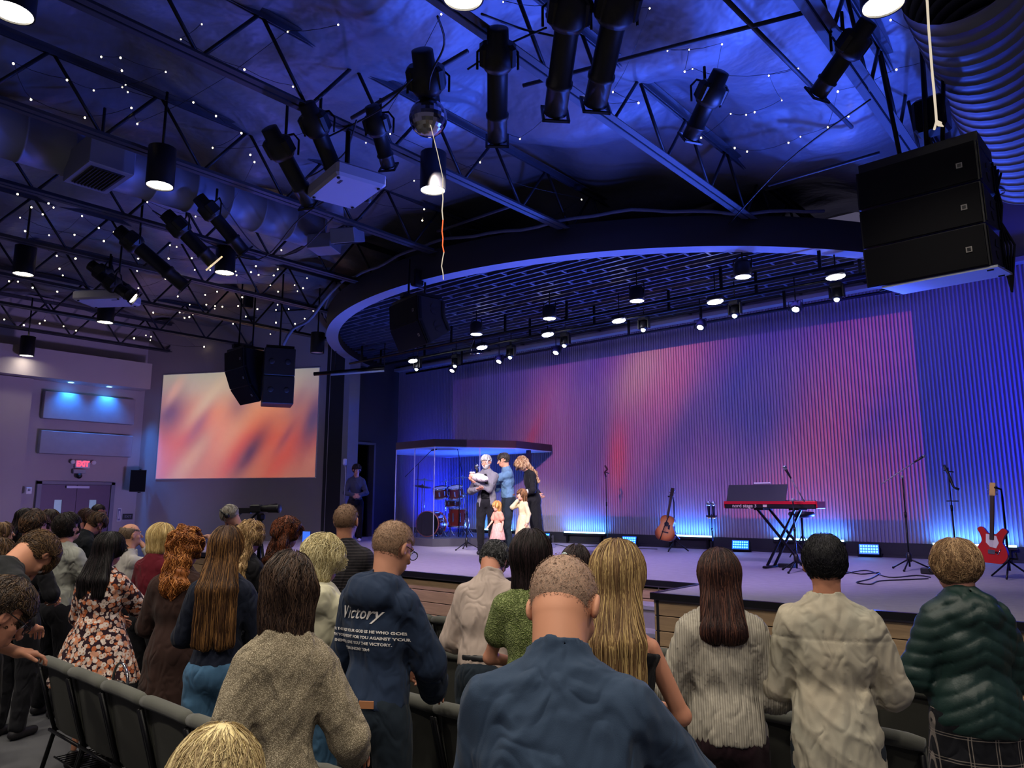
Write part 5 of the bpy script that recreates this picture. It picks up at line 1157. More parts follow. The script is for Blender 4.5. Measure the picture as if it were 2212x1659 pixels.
# ------------------------------------------------------------------ skin, hair and cloth
def skinfn(base):
    def fn(nt, co):
        c = lin(base); n = nt.noise(co, 14, 3); r = nt.noise(co, 3.5, 2)
        a = tuple(x * .88 for x in c[:3]) + (1,); b_ = tuple(min(1, x * 1.08) for x in c[:3]) + (1,); red = (min(1, c[0] * 1.02), c[1] * .84, c[2] * .8, 1)
        return nt.mix(nt.m('MULTIPLY', r, .35), nt.mix(n, a, b_), red), None
    return fn
def skin(k='#c98f72'):
    v = [int(k[i:i + 2], 16) for i in (1, 3, 5)]; v = [int(a * .6 + b * .4) for a, b in zip(v, (206, 160, 132))]; k = '#%02x%02x%02x' % tuple(v)
    return mat('skin_' + k[1:], k, .55, fn=skinfn(k), sss=.0, spec=.35)
def hairmat(k, k2=None, k3=None, rough=.5):
    nm = 'hair_' + k[1:] + (k2 or '')[1:]
    def fn(nt, co):
        g = nt.new('ShaderNodeNewGeometry').outputs['Random Per Island']; n = nt.noise(co, 9, 2)
        c1 = lin(k); c2 = lin(k2) if k2 else tuple(min(1, x * 1.9) for x in c1[:3]) + (1,); c0 = tuple(x * .55 for x in c1[:3]) + (1,)
        col = nt.ramp(nt.m('ADD', nt.m('MULTIPLY', g, .75), nt.m('MULTIPLY', n, .3)), [(.1, c0), (.5, c1), (.95, c2)])
        mp = nt.new('ShaderNodeMapping'); mp.inputs['Scale'].default_value = (1, 1, .06); nt.link(co, mp.inputs[0]); return col, nt.noise(mp.outputs[0], 240, 2)
    return mat(nm, k, rough, fn=fn, bump=.35, bdist=.003, spec=.3)
def cloth(name, col, rough=.85, var=.12, vscale=5, weave=350, bump=.25, fn=None, sheen=.04, crumple=.55, **kw):
    return mat(name, col, rough, var=var, vscale=vscale, bump=bump, bscale=weave, bdist=.002, fn=fn, sheen=sheen, crumple=crumple, spec=.2, **kw)
def fn_floral(nt, co):
    col = lin('#2a1620'); 
    for i, (sc, c, rad, c2) in enumerate(((24, '#b0603a', .46, '#7a3420'), (30, '#c8b4a8', .46, '#8a6a60'), (19, '#c08a70', .42, '#d8834a'), (22, '#cfc0b6', .40, '#a87858'))):
        v = nt.new('ShaderNodeTexVoronoi'); v.inputs['Scale'].default_value = sc; mp = nt.new('ShaderNodeMapping'); mp.inputs['Location'].default_value = (i * 1.7, i * 2.3, i); nt.link(co, mp.inputs[0])
        w_ = nt.vm('ADD', mp.outputs[0], (0, 0, 0)); nt.link(w_, v.inputs['Vector'])
        d = v.outputs['Distance']; pet = nt.m('ADD', d, nt.m('MULTIPLY', nt.noise(co, sc * 4.5, 1), .16))
        inside = nt.m('LESS_THAN', pet, rad + .06); core = nt.m('LESS_THAN', d, rad * .3)
        rnd = nt.new('ShaderNodeSeparateColor'); nt.link(v.outputs['Color'], rnd.inputs[0]); keep = nt.m('GREATER_THAN', rnd.outputs[0], .12)
        col = nt.mix(nt.m('MULTIPLY', inside, keep), col, nt.mix(core, lin(c), lin(c2)))
    return col, nt.noise(co, 200, 2)
def fn_tweed(nt, co):
    v = nt.new('ShaderNodeTexVoronoi'); v.inputs['Scale'].default_value = 270; nt.link(co, v.inputs['Vector']); n = nt.noise(co, 60, 2)
    col = nt.mix(nt.m('GREATER_THAN', v.outputs['Distance'], .42), lin('#a89c84'), lin('#6f6552')); sp_ = nt.m('GREATER_THAN', nt.noise(co, 330, 1), .70); return nt.mix(sp_, col, lin('#f0e6c8')), v.outputs['Distance']
def fn_rib(nt, co):
    w_ = nt.new('ShaderNodeTexWave'); w_.inputs['Scale'].default_value = 30; w_.inputs['Distortion'].default_value = .6; w_.inputs['Detail'].default_value = 1; nt.link(co, w_.inputs[0])
    return nt.mix(w_.outputs[1], lin('#8a8478'), lin('#aaa496')), w_.outputs[1]
def fn_lace(nt, co):
    v = nt.new('ShaderNodeTexVoronoi'); v.inputs['Scale'].default_value = 75; v.feature = 'SMOOTH_F1'; nt.link(co, v.inputs['Vector']); d = v.outputs['Distance']; w_ = nt.m('SINE', nt.m('MULTIPLY', d, 22))
    return nt.mix(nt.m('MULTIPLY', nt.m('ADD', w_, 1), .5), lin('#4a5828'), lin('#87925c')), w_
def fn_plaid(nt, co):
    s_ = nt.new('ShaderNodeSeparateXYZ'); nt.link(co, s_.inputs[0]); col = lin('#0c0d14')
    for ax, off_ in ((0, 0), (2, .02)):
        for k in (0, .012):
            t = nt.m('ABSOLUTE', nt.m('SUBTRACT', nt.m('FRACT', nt.m('DIVIDE', nt.m('ADD', s_.outputs[ax], off_ + k + 5), .11)), .5)); col = nt.mix(nt.m('MULTIPLY', nt.m('LESS_THAN', t, .018), .6), col, lin('#8a8078'))
    return col, None
def fn_denim(c):
    def fn(nt, co):
        n = nt.noise(co, 4, 4, .6); c1 = lin(c); c2 = tuple(min(1, x * 1.7) for x in c1[:3]) + (1,); w_ = nt.noise(co, 420, 1); return nt.mix(nt.m('ADD', nt.m('MULTIPLY', n, .8), nt.m('MULTIPLY', w_, .2)), c1, c2), w_
    return fn
def fn_pin(nt, co):
    s_ = nt.new('ShaderNodeSeparateXYZ'); nt.link(co, s_.inputs[0]); t = nt.m('ABSOLUTE', nt.m('SUBTRACT', nt.m('FRACT', nt.m('DIVIDE', nt.m('ADD', s_.outputs[2], 5), .022)), .5)); return nt.mix(nt.m('LESS_THAN', t, .07), lin('#1d1b1f'), lin('#4c4648')), None
def fn_wash(nt, co):
    n = nt.noise(co, 3.0, 2, .6, .8); m_ = nt.noise(nt.coord('Object', (1.2, 1, 1)), 2.2, 2, .5, .3); return nt.mix(nt.m('MULTIPLY', m_, 1.0), nt.mix(n, lin('#8a8470'), lin('#b0a68e')), nt.mix(n, lin('#9aa39c'), lin('#b8a48c'))), nt.noise(co, 380, 2)
def fn_stubble(base, h):
    def fn(nt, co):
        v = nt.noise(co, 420, 2); n = nt.noise(co, 26, 3)
        return nt.mix(nt.m('ADD', nt.m('MULTIPLY', nt.m('GREATER_THAN', v, .5), .55), nt.m('MULTIPLY', n, .35), clamp=True), lin(base), lin(h)), v
    return fn

# ------------------------------------------------------------------ people
def ang(a): return math.radians(a)
class Person: pass
def person(label, px, py, d, turn=0, floor=0.0, sex='m', lean=3, nod=0, hyaw=0, tilt=0, res=.013, broad=1.0, fat=1.0, arms=('front', 'front'), top=None, bottom=None, hair=None,
           skinc='#c98f72', H=None, headk=1.0, category='person', shoes=None, face=True, legs=True, glasses=None, collar=None, beard=None, depth_off=0, sleeves=1.0, feet_y=0, extra=None, seed=None, bare_arm=0.0, hem=.50, hood=None, belt=None, child=False, bend=0.0, fine_hands=False, name='person'):
    """a standing figure whose head top meets the ray through (px, py) at depth d; turn is the heading, 0 = facing away from the viewer, 90 = facing picture right"""
    seed = seed if seed is not None else int(px * 7 + py); rg = np.random.default_rng(seed)
    hp = dep(px, py, d); r = ray(px, py); head_dir = math.atan2(r[0], r[1])
    yaw = -(head_dir + ang(turn))                      # rotation about z of local +y
    S0 = Person(); la = ang(lean)
    def spine(H):
        P = {}; u = H
        P['pel'] = np.array([0, 0, .52 * u]); t = np.array([0, math.sin(la), math.cos(la)]); Rt = rotv('X', -la)
        P['Rt'] = Rt
        P['waist'] = P['pel'] + t * .09 * u; P['chest'] = P['pel'] + t * .19 * u; lb = la + ang(bend)
        t2 = np.array([0, math.sin(lb), math.cos(lb)]); P['Rc'] = rotv('X', -lb)
        P['nb'] = P['chest'] + t2 * .115 * u; na = lb + ang(nod) * .55; tn = np.array([0, math.sin(na), math.cos(na)])
        P['hc'] = P['nb'] + tn * .088 * u * (1.0) + 0; hn = lb + ang(nod)
        P['Rh'] = rotv('Z', -ang(hyaw)) @ rotv('X', -hn) @ rotv('Y', ang(tilt)); P['hs'] = u / 1.75 * headk
        P['hc'] = P['hc'] + P['Rh'] @ np.array([0, .012, .022]) * P['hs']
        return P
    P1 = spine(1.0); hh = .118 / 1.75 * headk; topz = P1['hc'][2] + max(hh * P1['Rh'][2, 2], .098 / 1.75 * headk)
    if H is None: H = (hp[2] - floor) / topz
    P = spine(H); s = H / 1.75; hs = P['hs']
    root = np.array([hp[0], hp[1], floor]) - np.append((np.array(Rz(yaw)) @ P['hc'])[:2], 0)
    Rw = np.array(Rz(yaw)); toL = lambda q: (np.array(q) - root) @ Rw          # world -> local
    t = thing(name, label, category, root, yaw)
    S = Person(); S.t = t; S.P = P; S.H = H; S.s = s; S.toL = toL; S.root = root; S.Rw = Rw
    Rt, Rc, Rh = P['Rt'], P['Rc'], P['Rh']; w = (1.0 if sex == 'm' else .86) * broad
    CH = lambda x, y, z: P['chest'] + Rc @ (np.array([x, y, z]) * s)
    PE = lambda x, y, z: P['pel'] + Rt @ (np.array([x, y, z]) * s)
    sh = [CH(sx * .142 * w, -.01, .116) for sx in (-1, 1)]
    # arms
    ua, fa = .29 * s, .25 * s; el = []; wr = []; hd = []
    for i, sx in enumerate((-1, 1)):
        a = arms[i]
        if isinstance(a, str):
            if a == 'front': tg = PE(sx * .05, .20 + .03 * fat, .13); pole = np.array([sx * 1.0, -.5, -.5])
            elif a == 'low': tg = PE(sx * .06, .16 + .05 * fat, .0); pole = np.array([sx * 1.0, -.4, -.3])
            elif a == 'side': tg = PE(sx * (.24 * w + .03), .04, -.06); pole = np.array([sx * .6, -1, 0])
            elif a == 'back': tg = PE(sx * .06, -.14 * fat, .1); pole = np.array([sx * 1.0, -.4, -.2])
            elif a == 'pray': tg = CH(sx * .03, .24, .02); pole = np.array([sx * .8, -.2, -1])
            elif a == 'chin': tg = P['hc'] + Rh @ (np.array([sx * .03, .13, -.14]) * s); pole = np.array([sx * .6, .2, -1])
            elif a == 'phone': tg = P['hc'] + Rh @ (np.array([sx * .05, .28, -.08]) * s); pole = np.array([sx * .8, 0, -1])
            else: tg = PE(sx * .3, 0, 0); pole = np.array([sx, -1, 0])
        else: tg = toL(a[0]) if a[1] == 'w' else np.array(a[0]) * s; pole = np.array(a[2]) if len(a) > 2 else np.array([sx * .7, -.6, -.6])
        v = tg - sh[i]; L = np.linalg.norm(v); L = min(max(L, .12 * s), (ua + fa) * .995); v = v / np.linalg.norm(v); tg = sh[i] + v * L
        ca = (ua ** 2 + L ** 2 - fa ** 2) / (2 * ua * L); ca = max(-1, min(1, ca)); sa = math.sqrt(1 - ca * ca); pole = pole - v * (pole @ v); pole /= np.linalg.norm(pole) + 1e-6
        e = sh[i] + v * ua * ca + pole * ua * sa; el.append(e); wr.append(tg); q = (tg - e) / np.linalg.norm(tg - e); hd.append(q)
    S.sh, S.el, S.wr = sh, el, wr
    hips = [PE(sx * .09, 0, -.02) for sx in (-1, 1)]; kn = [np.array([sx * .105 * s, .03 * s + feet_y * .5, .285 * H]) for sx in (-1, 1)]; an_ = [np.array([sx * .11 * s, feet_y - .01, .05 * H]) for sx in (-1, 1)]
    # ---- body: one continuous skin surface
    ms = skin(skinc); parts = []; g = lambda v: np.asarray(v, f4)
    rn = (.056 if sex == 'm' else .047) * s * headk ** .5 * (1.12 if fat > 1.15 else 1)
    HL = lambda x, y, z: P['hc'] + Rh @ (np.array([x, y, z]) * hs)
    cran = ell(HL(0, -.012, .022), V3(.077, .097, .094) * hs, Rh); jaw = ell(HL(0, .03, -.05), V3(.058, .062, .064) * hs * 1.0, Rh)
    headf = U(.03 * hs, cran, jaw, cap(HL(0, .055, -.085), HL(0, .045, -.075), .028 * hs, .03 * hs))
    fine = [headf]
    if face:
        headf = U(.012 * hs, headf, cap(HL(0, .088, .008), HL(0, .112, -.028), .009 * hs, .0135 * hs), cap(HL(-.035, .078, .022), HL(.035, .078, .022), .012 * hs, .012 * hs), cap(HL(-.048, .052, -.022), HL(-.04, .06, -.03), .018 * hs, .018 * hs), cap(HL(.048, .052, -.022), HL(.04, .06, -.03), .018 * hs, .018 * hs),
                   cap(HL(-.018, .086, -.06), HL(.018, .086, -.06), .008 * hs, .008 * hs), cap(HL(-.014, .086, -.07), HL(.014, .086, -.07), .008 * hs, .008 * hs))
        for sx in (-1, 1): headf = sub(headf, ell(HL(sx * .033, .1, .004), V3(.017, .018, .011) * hs, Rh), .012 * hs)
    ears = []
    for sx in (-1, 1):
        Re = Rh @ rotv('Z', sx * ang(18)); e0 = ell(HL(sx * .082, -.006, -.004), V3(.011, .021, .033) * hs, Re); e1 = ell(HL(sx * .090, .002, .0), V3(.007, .012, .02) * hs, Re); ears.append(sub(e0, e1, .006 * hs))
    neckf = cap(HL(0, -.03, -.05), P['nb'] + Rc @ (V3(0, -.0, -.02) * s), rn * .98, rn * 1.08)
    headall = U(.03 * hs, headf, neckf); headall = U(.008 * hs, headall, *ears)
    hres = max(.0038, min(.009, .0011 * d)) if face else .01
    lo = np.minimum(P['hc'] - .15 * hs, P['nb'] - .08 * s); hi = np.maximum(P['hc'] + .15 * hs, P['nb'] + .08 * s)
    parts.append(sdf_mesh(headall, lo, hi, hres))
    def limb(i, k=1.0, gr=0.0, end=1.0, rs=1.0):
        e, w2, a0 = el[i], wr[i], sh[i]; we = e + (w2 - e) * end; rr = (1.0 if sex == 'm' else .84) * k
        return U(.02 * s, cap(a0, e, .046 * s * rr + gr * .8, .039 * s * rr + gr * .9), cap(e, we, .04 * s * rr + gr * .9, (.027 + .012 * (1 - end)) * s * rr + gr * rs))
    fk = (fat - 1) * .6
    torso = U(.05 * s, ell(CH(0, 0, .02), V3(.138 * w + fk * .1, .095 + fk * .1, .16) * s, Rc), ell(PE(0, fk * .12, .12), V3(.115 * w + fk * .16, .09 + fk * .2, .14) * s, Rt), ell(PE(0, -.01, -.0), V3(.138 + fk * .1 if sex == 'm' else .15 + fk * .12, .105 + fk * .1, .12) * s, Rt), cap(CH(-.11 * w, -.01, .105), CH(.11 * w, -.01, .105), .055 * s, .055 * s), cap(CH(0, -.02, .14), P['nb'], .075 * s, .055 * s), cap(P['nb'] + Rc @ (V3(-.03, -.015, -.012) * s), CH(-.125 * w, -.012, .128), .046 * s, .036 * s), cap(P['nb'] + Rc @ (V3(.03, -.015, -.012) * s), CH(.125 * w, -.012, .128), .046 * s, .036 * s))
    core = torso
    for i in (0, 1): core = U(.03 * s, core, limb(i, .92, end=.6))
    if legs:
        for i in (0, 1): core = U(.03 * s, core, cap(hips[i], kn[i], .075 * s * (1 + fk * .4), .05 * s), cap(kn[i], an_[i], .048 * s, .034 * s))
        for i in (0, 1): core = U(.02 * s, core, cap(an_[i] + [0, 0, -.02 * s], an_[i] + [0, .13 * s, -.045 * s], .035 * s, .028 * s))
    allp = np.array(sh + el + wr + hips + kn + an_ + [P['nb'], P['chest'], P['pel']]); lo = allp.min(0) - .2 * s; hi = allp.max(0) + .2 * s; lo[2] = max(lo[2], -.01)
    if bottom and bottom.get('kind') == 'none_leg': pass
    parts.append(sdf_mesh(grow(core, -.012 * s), lo, hi, .026 if not (bottom and bottom.get('bare')) else .012))
    # hands (and bare forearms)
    hb = []
    for i, sx in enumerate((-1, 1)):
        hres2 = .0045 if (fine_hands or d < 4.5) else (.006 if d < 8 else .008); f_, box = hand(wr[i], hd[i], el[i], sx, s * (.94 if sex == 'f' else 1.04), arms[i])
        if bare_arm:
            f_ = U(.015 * s, f_, limb(i)); box += [el[i] - .06, el[i] + .06]
            if bare_arm > 1: box += [sh[i] - .08, sh[i] + .08]
        else: f_ = U(.012 * s, f_, cap(wr[i], wr[i] - hd[i] * .07 * s, .026 * s, .03 * s))
        box = np.array(box); parts.append(sdf_mesh(f_, box.min(0), box.max(0), hres2 if not bare_arm > 1 else max(hres2, .007)))
    V, Q = joinVQ(parts); me = np_mesh('body', V, Q); me.materials.append(ms); S.body = link('body', me, t)
    # face details
    if face:
        b = MB()
        for sx in (-1, 1):
            c = HL(sx * .031, .077, .004); b.cur = 0; b.sphere(tuple(c), .0125 * hs, 10, 8); c2 = HL(sx * .031, .0865, .004); b.cur = 1; b.sphere(tuple(c2), .006 * hs, 8, 6)
        b.build('eyes', [mat('eye_white', '#d8d2cc', .3), mat('eye_iris', '#2c2018', .2)], t)
        b = MB()
        for sx in (-1, 1): b.tube([HL(sx * .014, .09, .024), HL(sx * .032, .091, .03), HL(sx * .05, .078, .024)], [.003 * hs, .0045 * hs, .002 * hs], 5)
        b.build('eyebrows', hairmat(hair.get('brow', hair['col']) if hair else '#3a2a20'), t)
        b = MB(); b.tube([HL(-.024, .086, -.063), HL(0, .0955, -.061), HL(.024, .086, -.063)], [.002 * hs, .0055 * hs, .002 * hs], 6); b.tube([HL(-.02, .086, -.067), HL(0, .094, -.069), HL(.02, .086, -.067)], [.002 * hs, .006 * hs, .002 * hs], 6)
        b.build('lips', mat('lips', '#a05a50', .5), t)
    # ---- garments
    if top: garment_top(S, top, dict(torso=torso, limb=limb, CH=CH, PE=PE, HL=HL, w=w, fk=fk, res=res, sex=sex, rg=rg, seed=seed, rn=rn, Rc=Rc, Rt=Rt, hs=hs, hem=hem, lo=lo, hi=hi, fat=fat))
    if bottom: garment_bottom(S, bottom, dict(hips=hips, kn=kn, an=an_, PE=PE, fk=fk, sex=sex, seed=seed, Rt=Rt, w=w, res=res, floor=floor, legs=legs))
    if legs:
        for i, sx in enumerate((-1, 1)):
            a = an_[i]; f_ = U(.02 * s, cap(a + [0, -.03 * s, -.045 * s], a + [0, .14 * s, -.05 * s], .038 * s, .034 * s), cap(a + [0, 0, 0], a + [0, 0, -.04 * s], .045 * s, .045 * s)); f_ = inter(f_, halfsp((0, 0, .002), (0, 0, -1)), .004)
            v, q = sdf_mesh(f_, a - .12 * s - [0, 0, .0], a + [.1 * s, .22 * s, .06 * s], .011); me = np_mesh('shoe', v, q); me.materials.append(mat('shoe_' + (shoes or '#1c1a1c')[1:], shoes or '#1c1a1c', .5)); link('shoe', me, t)
    if hair: make_hair(S, hair, dict(HL=HL, Rh=Rh, hs=hs, headf=headf, rg=rg, d=d, CH=CH, Rc=Rc, torso=torso, s=s, skinc=skinc, w=w))
    if beard:
        f_ = inter(inter(grow(headf, .006 * hs), halfsp(HL(0, .09, -.044), Rh @ V3(0, .3, 1)), .01), halfsp(HL(0, .005, 0), Rh @ V3(0, -1, 0)), .01); f_ = sub(f_, ell(HL(0, .1, -.064), V3(.02, .02, .008) * hs, Rh), .004)
        v, q = sdf_mesh(f_, P['hc'] - .15 * hs, P['hc'] + .15 * hs, max(.005, hres)); me = np_mesh('beard', v, q); me.materials.append(hairmat(beard)); link('beard', me, t)
    if glasses:
        b = MB(); gl = []
        for sx in (-1, 1):
            c = [HL(sx * .034 + .026 * math.cos(a), .107, .0 + .02 * math.sin(a)) for a in np.linspace(0, 2 * math.pi, 14)]; b.tube(c, .0022 * hs, 5, caps=False)
            b.tube([HL(sx * .06, .105, .006), HL(sx * .079, .07, .008), HL(sx * .084, .0, .012), HL(sx * .082, -.02, .0)], .0022 * hs, 5)
        b.tube([HL(-.008, .108, .004), HL(.008, .108, .004)], .002 * hs, 5); o = b.build('glasses', mat('glasses_' + glasses[1:], glasses, .25), t)
        b = MB()
        for sx in (-1, 1): b.add([tuple(HL(sx * .034 + .025 * math.cos(a), .107, .019 * math.sin(a))) for a in np.linspace(0, 2 * math.pi, 12, endpoint=False)], [tuple(range(12))])
        b.build('lenses', glassmat('lens_glass'), o)
    if extra: extra(S, dict(HL=HL, CH=CH, PE=PE, hs=hs, s=s, Rh=Rh, Rc=Rc))
    return S

def hand(w, dr, el, sx, s, mode):
    """palm and five bent fingers at wrist w pointing along dr"""
    w = np.asarray(w, float); dr = dr / np.linalg.norm(dr); up = np.array([0, 0, 1.0])
    m = mode if isinstance(mode, str) else (mode[3] if len(mode) > 3 else 'grip')
    if m == 'grip': dr = dr * np.array([1, 1, .25]) + np.array([0, 0, -.06]); dr /= np.linalg.norm(dr)
    if m in ('grip',): nrm = -up; 
    elif m in ('side',): nrm = np.array([-sx, 0, 0.0])
    elif m == 'cup': nrm = np.array([0, -.3, 1.0])
    else: nrm = np.array([-sx * .6, -.7, -.2])
    nrm = nrm - dr * (nrm @ dr)
    if np.linalg.norm(nrm) < .2: nrm = np.array([-sx, -.3, 0]); nrm = nrm - dr * (nrm @ dr)
    nrm /= np.linalg.norm(nrm); sd = np.cross(dr, nrm); sd /= np.linalg.norm(sd)
    if sd @ np.array([-sx, 0, 0.3]) < 0 and m != 'side': th = -1
    else: th = 1
    if m == 'side': th = 1 if (sd @ np.array([0, 1, 0])) > 0 else -1
    if m in ('grip',):        # hand rests over a rail: turn fingers forward and down
        f0 = dr * .35 + np.array([0, 1, -.15]) * .65 if False else dr
    cu = {'grip': (.35, .55, .5), 'side': (.25, .4, .3), 'cup': (.25, .35, .3)}.get(m, (.5, .7, .5))
    k0 = w + dr * .085 * s; fs = [rboxd(w + dr * .048 * s, sd, dr, nrm, (.037 * s, .046 * s, .013 * s), .012 * s), cap(w, w + dr * .05 * s, .024 * s, .024 * s)]
    pts = [w - .03, w + .03, k0]
    for j, (o, L, r) in enumerate(((-.029, .068, .0078), (-.010, .078, .0085), (.010, .074, .0083), (.028, .060, .0076))):
        o2 = o * th * -1; b = w + dr * (.088 - abs(o) * .25) * s + sd * o2 * s; a = 0; p = b; rr = r * s
        for seg, (fr, c) in enumerate(zip((.45, .3, .25), cu)):
            a += c * (1 + .12 * (j - 1.5)); v = dr * math.cos(a) + nrm * math.sin(a) + sd * (o2 * 1.6) * .6; v /= np.linalg.norm(v); q = p + v * L * fr * s * 1.0
            fs.append(cap(p, q, rr, rr * .9)); p = q; rr *= .92; pts.append(q)
    b = w + dr * .025 * s + sd * th * .03 * s; v1 = dr * .75 + sd * th * .6 + nrm * .25; v1 /= np.linalg.norm(v1); q = b + v1 * .045 * s; v2 = dr * .9 + sd * th * .15 + nrm * .4; v2 /= np.linalg.norm(v2); q2 = q + v2 * .032 * s
    fs += [cap(b, q, .013 * s, .0105 * s), cap(q, q2, .0105 * s, .0085 * s)]; pts += [q, q2]
    A = fs[0]
    def f(P):
        d = smin(A(P), fs[1](P), .012)
        for g in fs[2:]: d = smin(d, g(P), .0035)
        return d
    pts = [np.array(p) for p in pts]; return f, [min_ - .02 for min_ in [np.min(pts, 0)]] + [np.max(pts, 0) + .02, w - dr * .09 * s]
def rboxd(c, sd, dr, nrm, h, rr):
    R = np.stack([sd, dr, nrm], 1).astype(f4); return rbox(c, h, rr, R)

def garment_top(S, g, k):
    P, s, t = S.P, S.s, S.t; kind = g.get('kind', 'shirt'); th = g.get('thick', .012); CH, PE, HL = k['CH'], k['PE'], k['HL']; w = k['w']; fat = k['fk']
    hem = g.get('hem', -.06)                       # below the pelvis point, metres at 1.75
    tr = grow(k['torso'], th)
    loose = g.get('loose', .0)
    tr = U(.05 * s, tr, ell(PE(0, .0, .08), V3(.128 * w + fat * .14 + loose, .095 + fat * .16 + loose * .8, .17) * s, k['Rt']), ell(CH(0, 0, -.02), V3(.132 * w + fat * .1 + loose * .7, .095 + fat * .1 + loose * .6, .14) * s, k['Rc']))
    if hem < -.1: tr = U(.05 * s, tr, ell(PE(0, 0, hem * .45), V3(.142 + fat * .15 + loose, .112 + fat * .15 + loose * .8, .12 - hem * .5) * s, k['Rt']))
    tr = inter(tr, halfsp(PE(0, 0, hem), -k['Rt'] @ V3(0, g.get('hem_tilt', 0), 1)), .008)
    f = tr; sl = g.get('sleeve', 1.0)
    if sl > 0:
        for i in (0, 1):
            gr = th + g.get('sleeve_loose', .008); f = U(.028 * s, f, k['limb'](i, 1.0, gr * s, min(sl, .93) if sl > .35 else .0, g.get('cuff', .8)) if sl > .35 else cap(S.sh[i], S.sh[i] + (S.el[i] - S.sh[i]) * (sl * 2.5), .058 * s + gr, .055 * s + gr))
    nd = HL(0, -.03, -.05) - P['nb']; nd = nd / np.linalg.norm(nd); nd = nd * .6 + k['Rc'] @ np.array([0, 0, .4]); nd /= np.linalg.norm(nd); fwd = k['Rc'] @ np.array([0, 1., 0])
    if g.get('neck', 'round') == 'round': f = sub(f, cap(P['nb'] + nd * .02 * s + fwd * .012, P['nb'] + nd * .12 + fwd * .03, k['rn'] * 1.12, k['rn'] * 1.4), .01)
    if g.get('neck') in ('collar', 'band'):
        h = .05 if g['neck'] == 'collar' else .02; c0 = P['nb'] + nd * .0; c1 = c0 + nd * h * s; tube_ = inter(cap(c0 - nd * .03, c1 + nd * .05, k['rn'] * 1.32, k['rn'] * 1.2), halfsp(c1, nd + fwd * .25), .004)
        f = U(.010 * s, f, tube_); f = sub(f, cap(c0 + nd * .012, c1 + nd * .12, k['rn'] * 1.06, k['rn'] * 1.12), .004)
    if g.get('hood'):
        f = U(.03 * s, f, ell(CH(0, -.105, .155), V3(.12, .055, .07) * s, k['Rc'] @ rotv('X', ang(-25))), cap(CH(-.085, -.045, .2), CH(-.06, .05, .185), .036 * s, .03 * s), cap(CH(.085, -.045, .2), CH(.06, .05, .185), .036 * s, .03 * s), cap(CH(-.07, -.08, .2), CH(.07, -.08, .2), .042 * s, .042 * s))
        f = sub(f, ell(CH(0, -.01, .235), V3(.068, .07, .05) * s, k['Rc']), .015)
    if kind == 'tank':
        f = inter(tr, U(.02, halfsp(CH(0, 0, .10), k['Rc'] @ V3(0, 0, 1)), cap(CH(-.075, 0, .05), CH(-.07, 0, .2), .03, .03), cap(CH(.075, 0, .05), CH(.07, 0, .2), .03, .03)), .01)
    if g.get('cut'): f = g['cut'](f, CH)
    amp = g.get('folds', .006)
    if amp:
        w1 = wob(k['seed'], amp * s, 26, (1.3, 1.0, .65), 5, True); w2 = wob(k['seed'] + 5, amp * .6 * s, 11, (1, 1, 1), 4)
        cen = np.asarray(P['chest'], f4); f0 = f
        f = lambda Q: f0(Q) - (w1(Q) + w2(Q))
    if g.get('quilt'):
        f1 = f; c_, R_ = np.asarray(P['chest'], f4), k['Rc']
        def f(Q, f1=f1):
            q = (Q - c_) @ R_; v = q[:, 2] + .55 * np.abs(q[:, 0]) * np.where(np.abs(q[:, 0]) < .2, 1, -.2); p = v / .066; return f1(Q) - .009 * (np.sqrt(np.abs(np.sin(np.pi * p))) - .5)
    if g.get('ribs'):
        f1b = f; ax = g['ribs']
        def f(Q, f1b=f1b): return f1b(Q) - .0028 * np.sin(Q[:, 0] * 2 * np.pi / .022 + 3 * Q[:, 1])
    if g.get('yoke'):
        f1c = f; c_, R_ = np.asarray(P['chest'], f4), k['Rc']
        def f(Q, f1c=f1c): q = (Q - c_) @ R_; return f1c(Q) + .004 * np.exp(-((q[:, 2] - .075) / .005) ** 2)
    if g.get('seam'):
        f1d = f; c_, R_ = np.asarray(P['chest'], f4), k['Rc']
        def f(Q, f1d=f1d): q = (Q - c_) @ R_; return f1d(Q) + .004 * np.exp(-(q[:, 0] / .004) ** 2) * (q[:, 1] < 0) + .004 * np.exp(-((np.abs(q[:, 0]) - .165 * w * s) / .005) ** 2) * (q[:, 2] > -.2)
    pts = np.array(S.sh + S.el + S.wr + [P['nb'], PE(0, 0, hem), P['pel'], P['chest']]); lo = pts.min(0) - .26 * s; hi = pts.max(0) + .26 * s
    if sl < .9 or kind == 'tank': pass
    v, q = sdf_mesh(f, lo, hi, k['res']); me = np_mesh(g.get('name', 'shirt'), v, q); me.materials.append(g['mat']); S.topobj = link(g.get('name', 'shirt'), me, t); S.topf = f
    if g.get('inner'):   # visible collar of a shirt below
        c0 = P['nb'] + k['Rc'] @ (V3(0, 0, -.005) * s); c1 = c0 + k['Rc'] @ (V3(0, .012, .045) * s); fi = sub(cap(c0, c1, k['rn'] * 1.2, k['rn'] * 1.12), cap(c0, c1 + k['Rc'] @ (V3(0, 0, .1) * s), k['rn'] * 1.04, k['rn'] * 1.04), .003); fi = inter(fi, halfsp(c1, k['Rc'] @ V3(0, .15, 1)), .004)
        v, q = sdf_mesh(fi, c0 - .12, c1 + .12, .006); me = np_mesh('collar', v, q); me.materials.append(g['inner']); link('collar', me, t)
    if g.get('band'):     # ribbed waistband or cuffs as own part
        pass

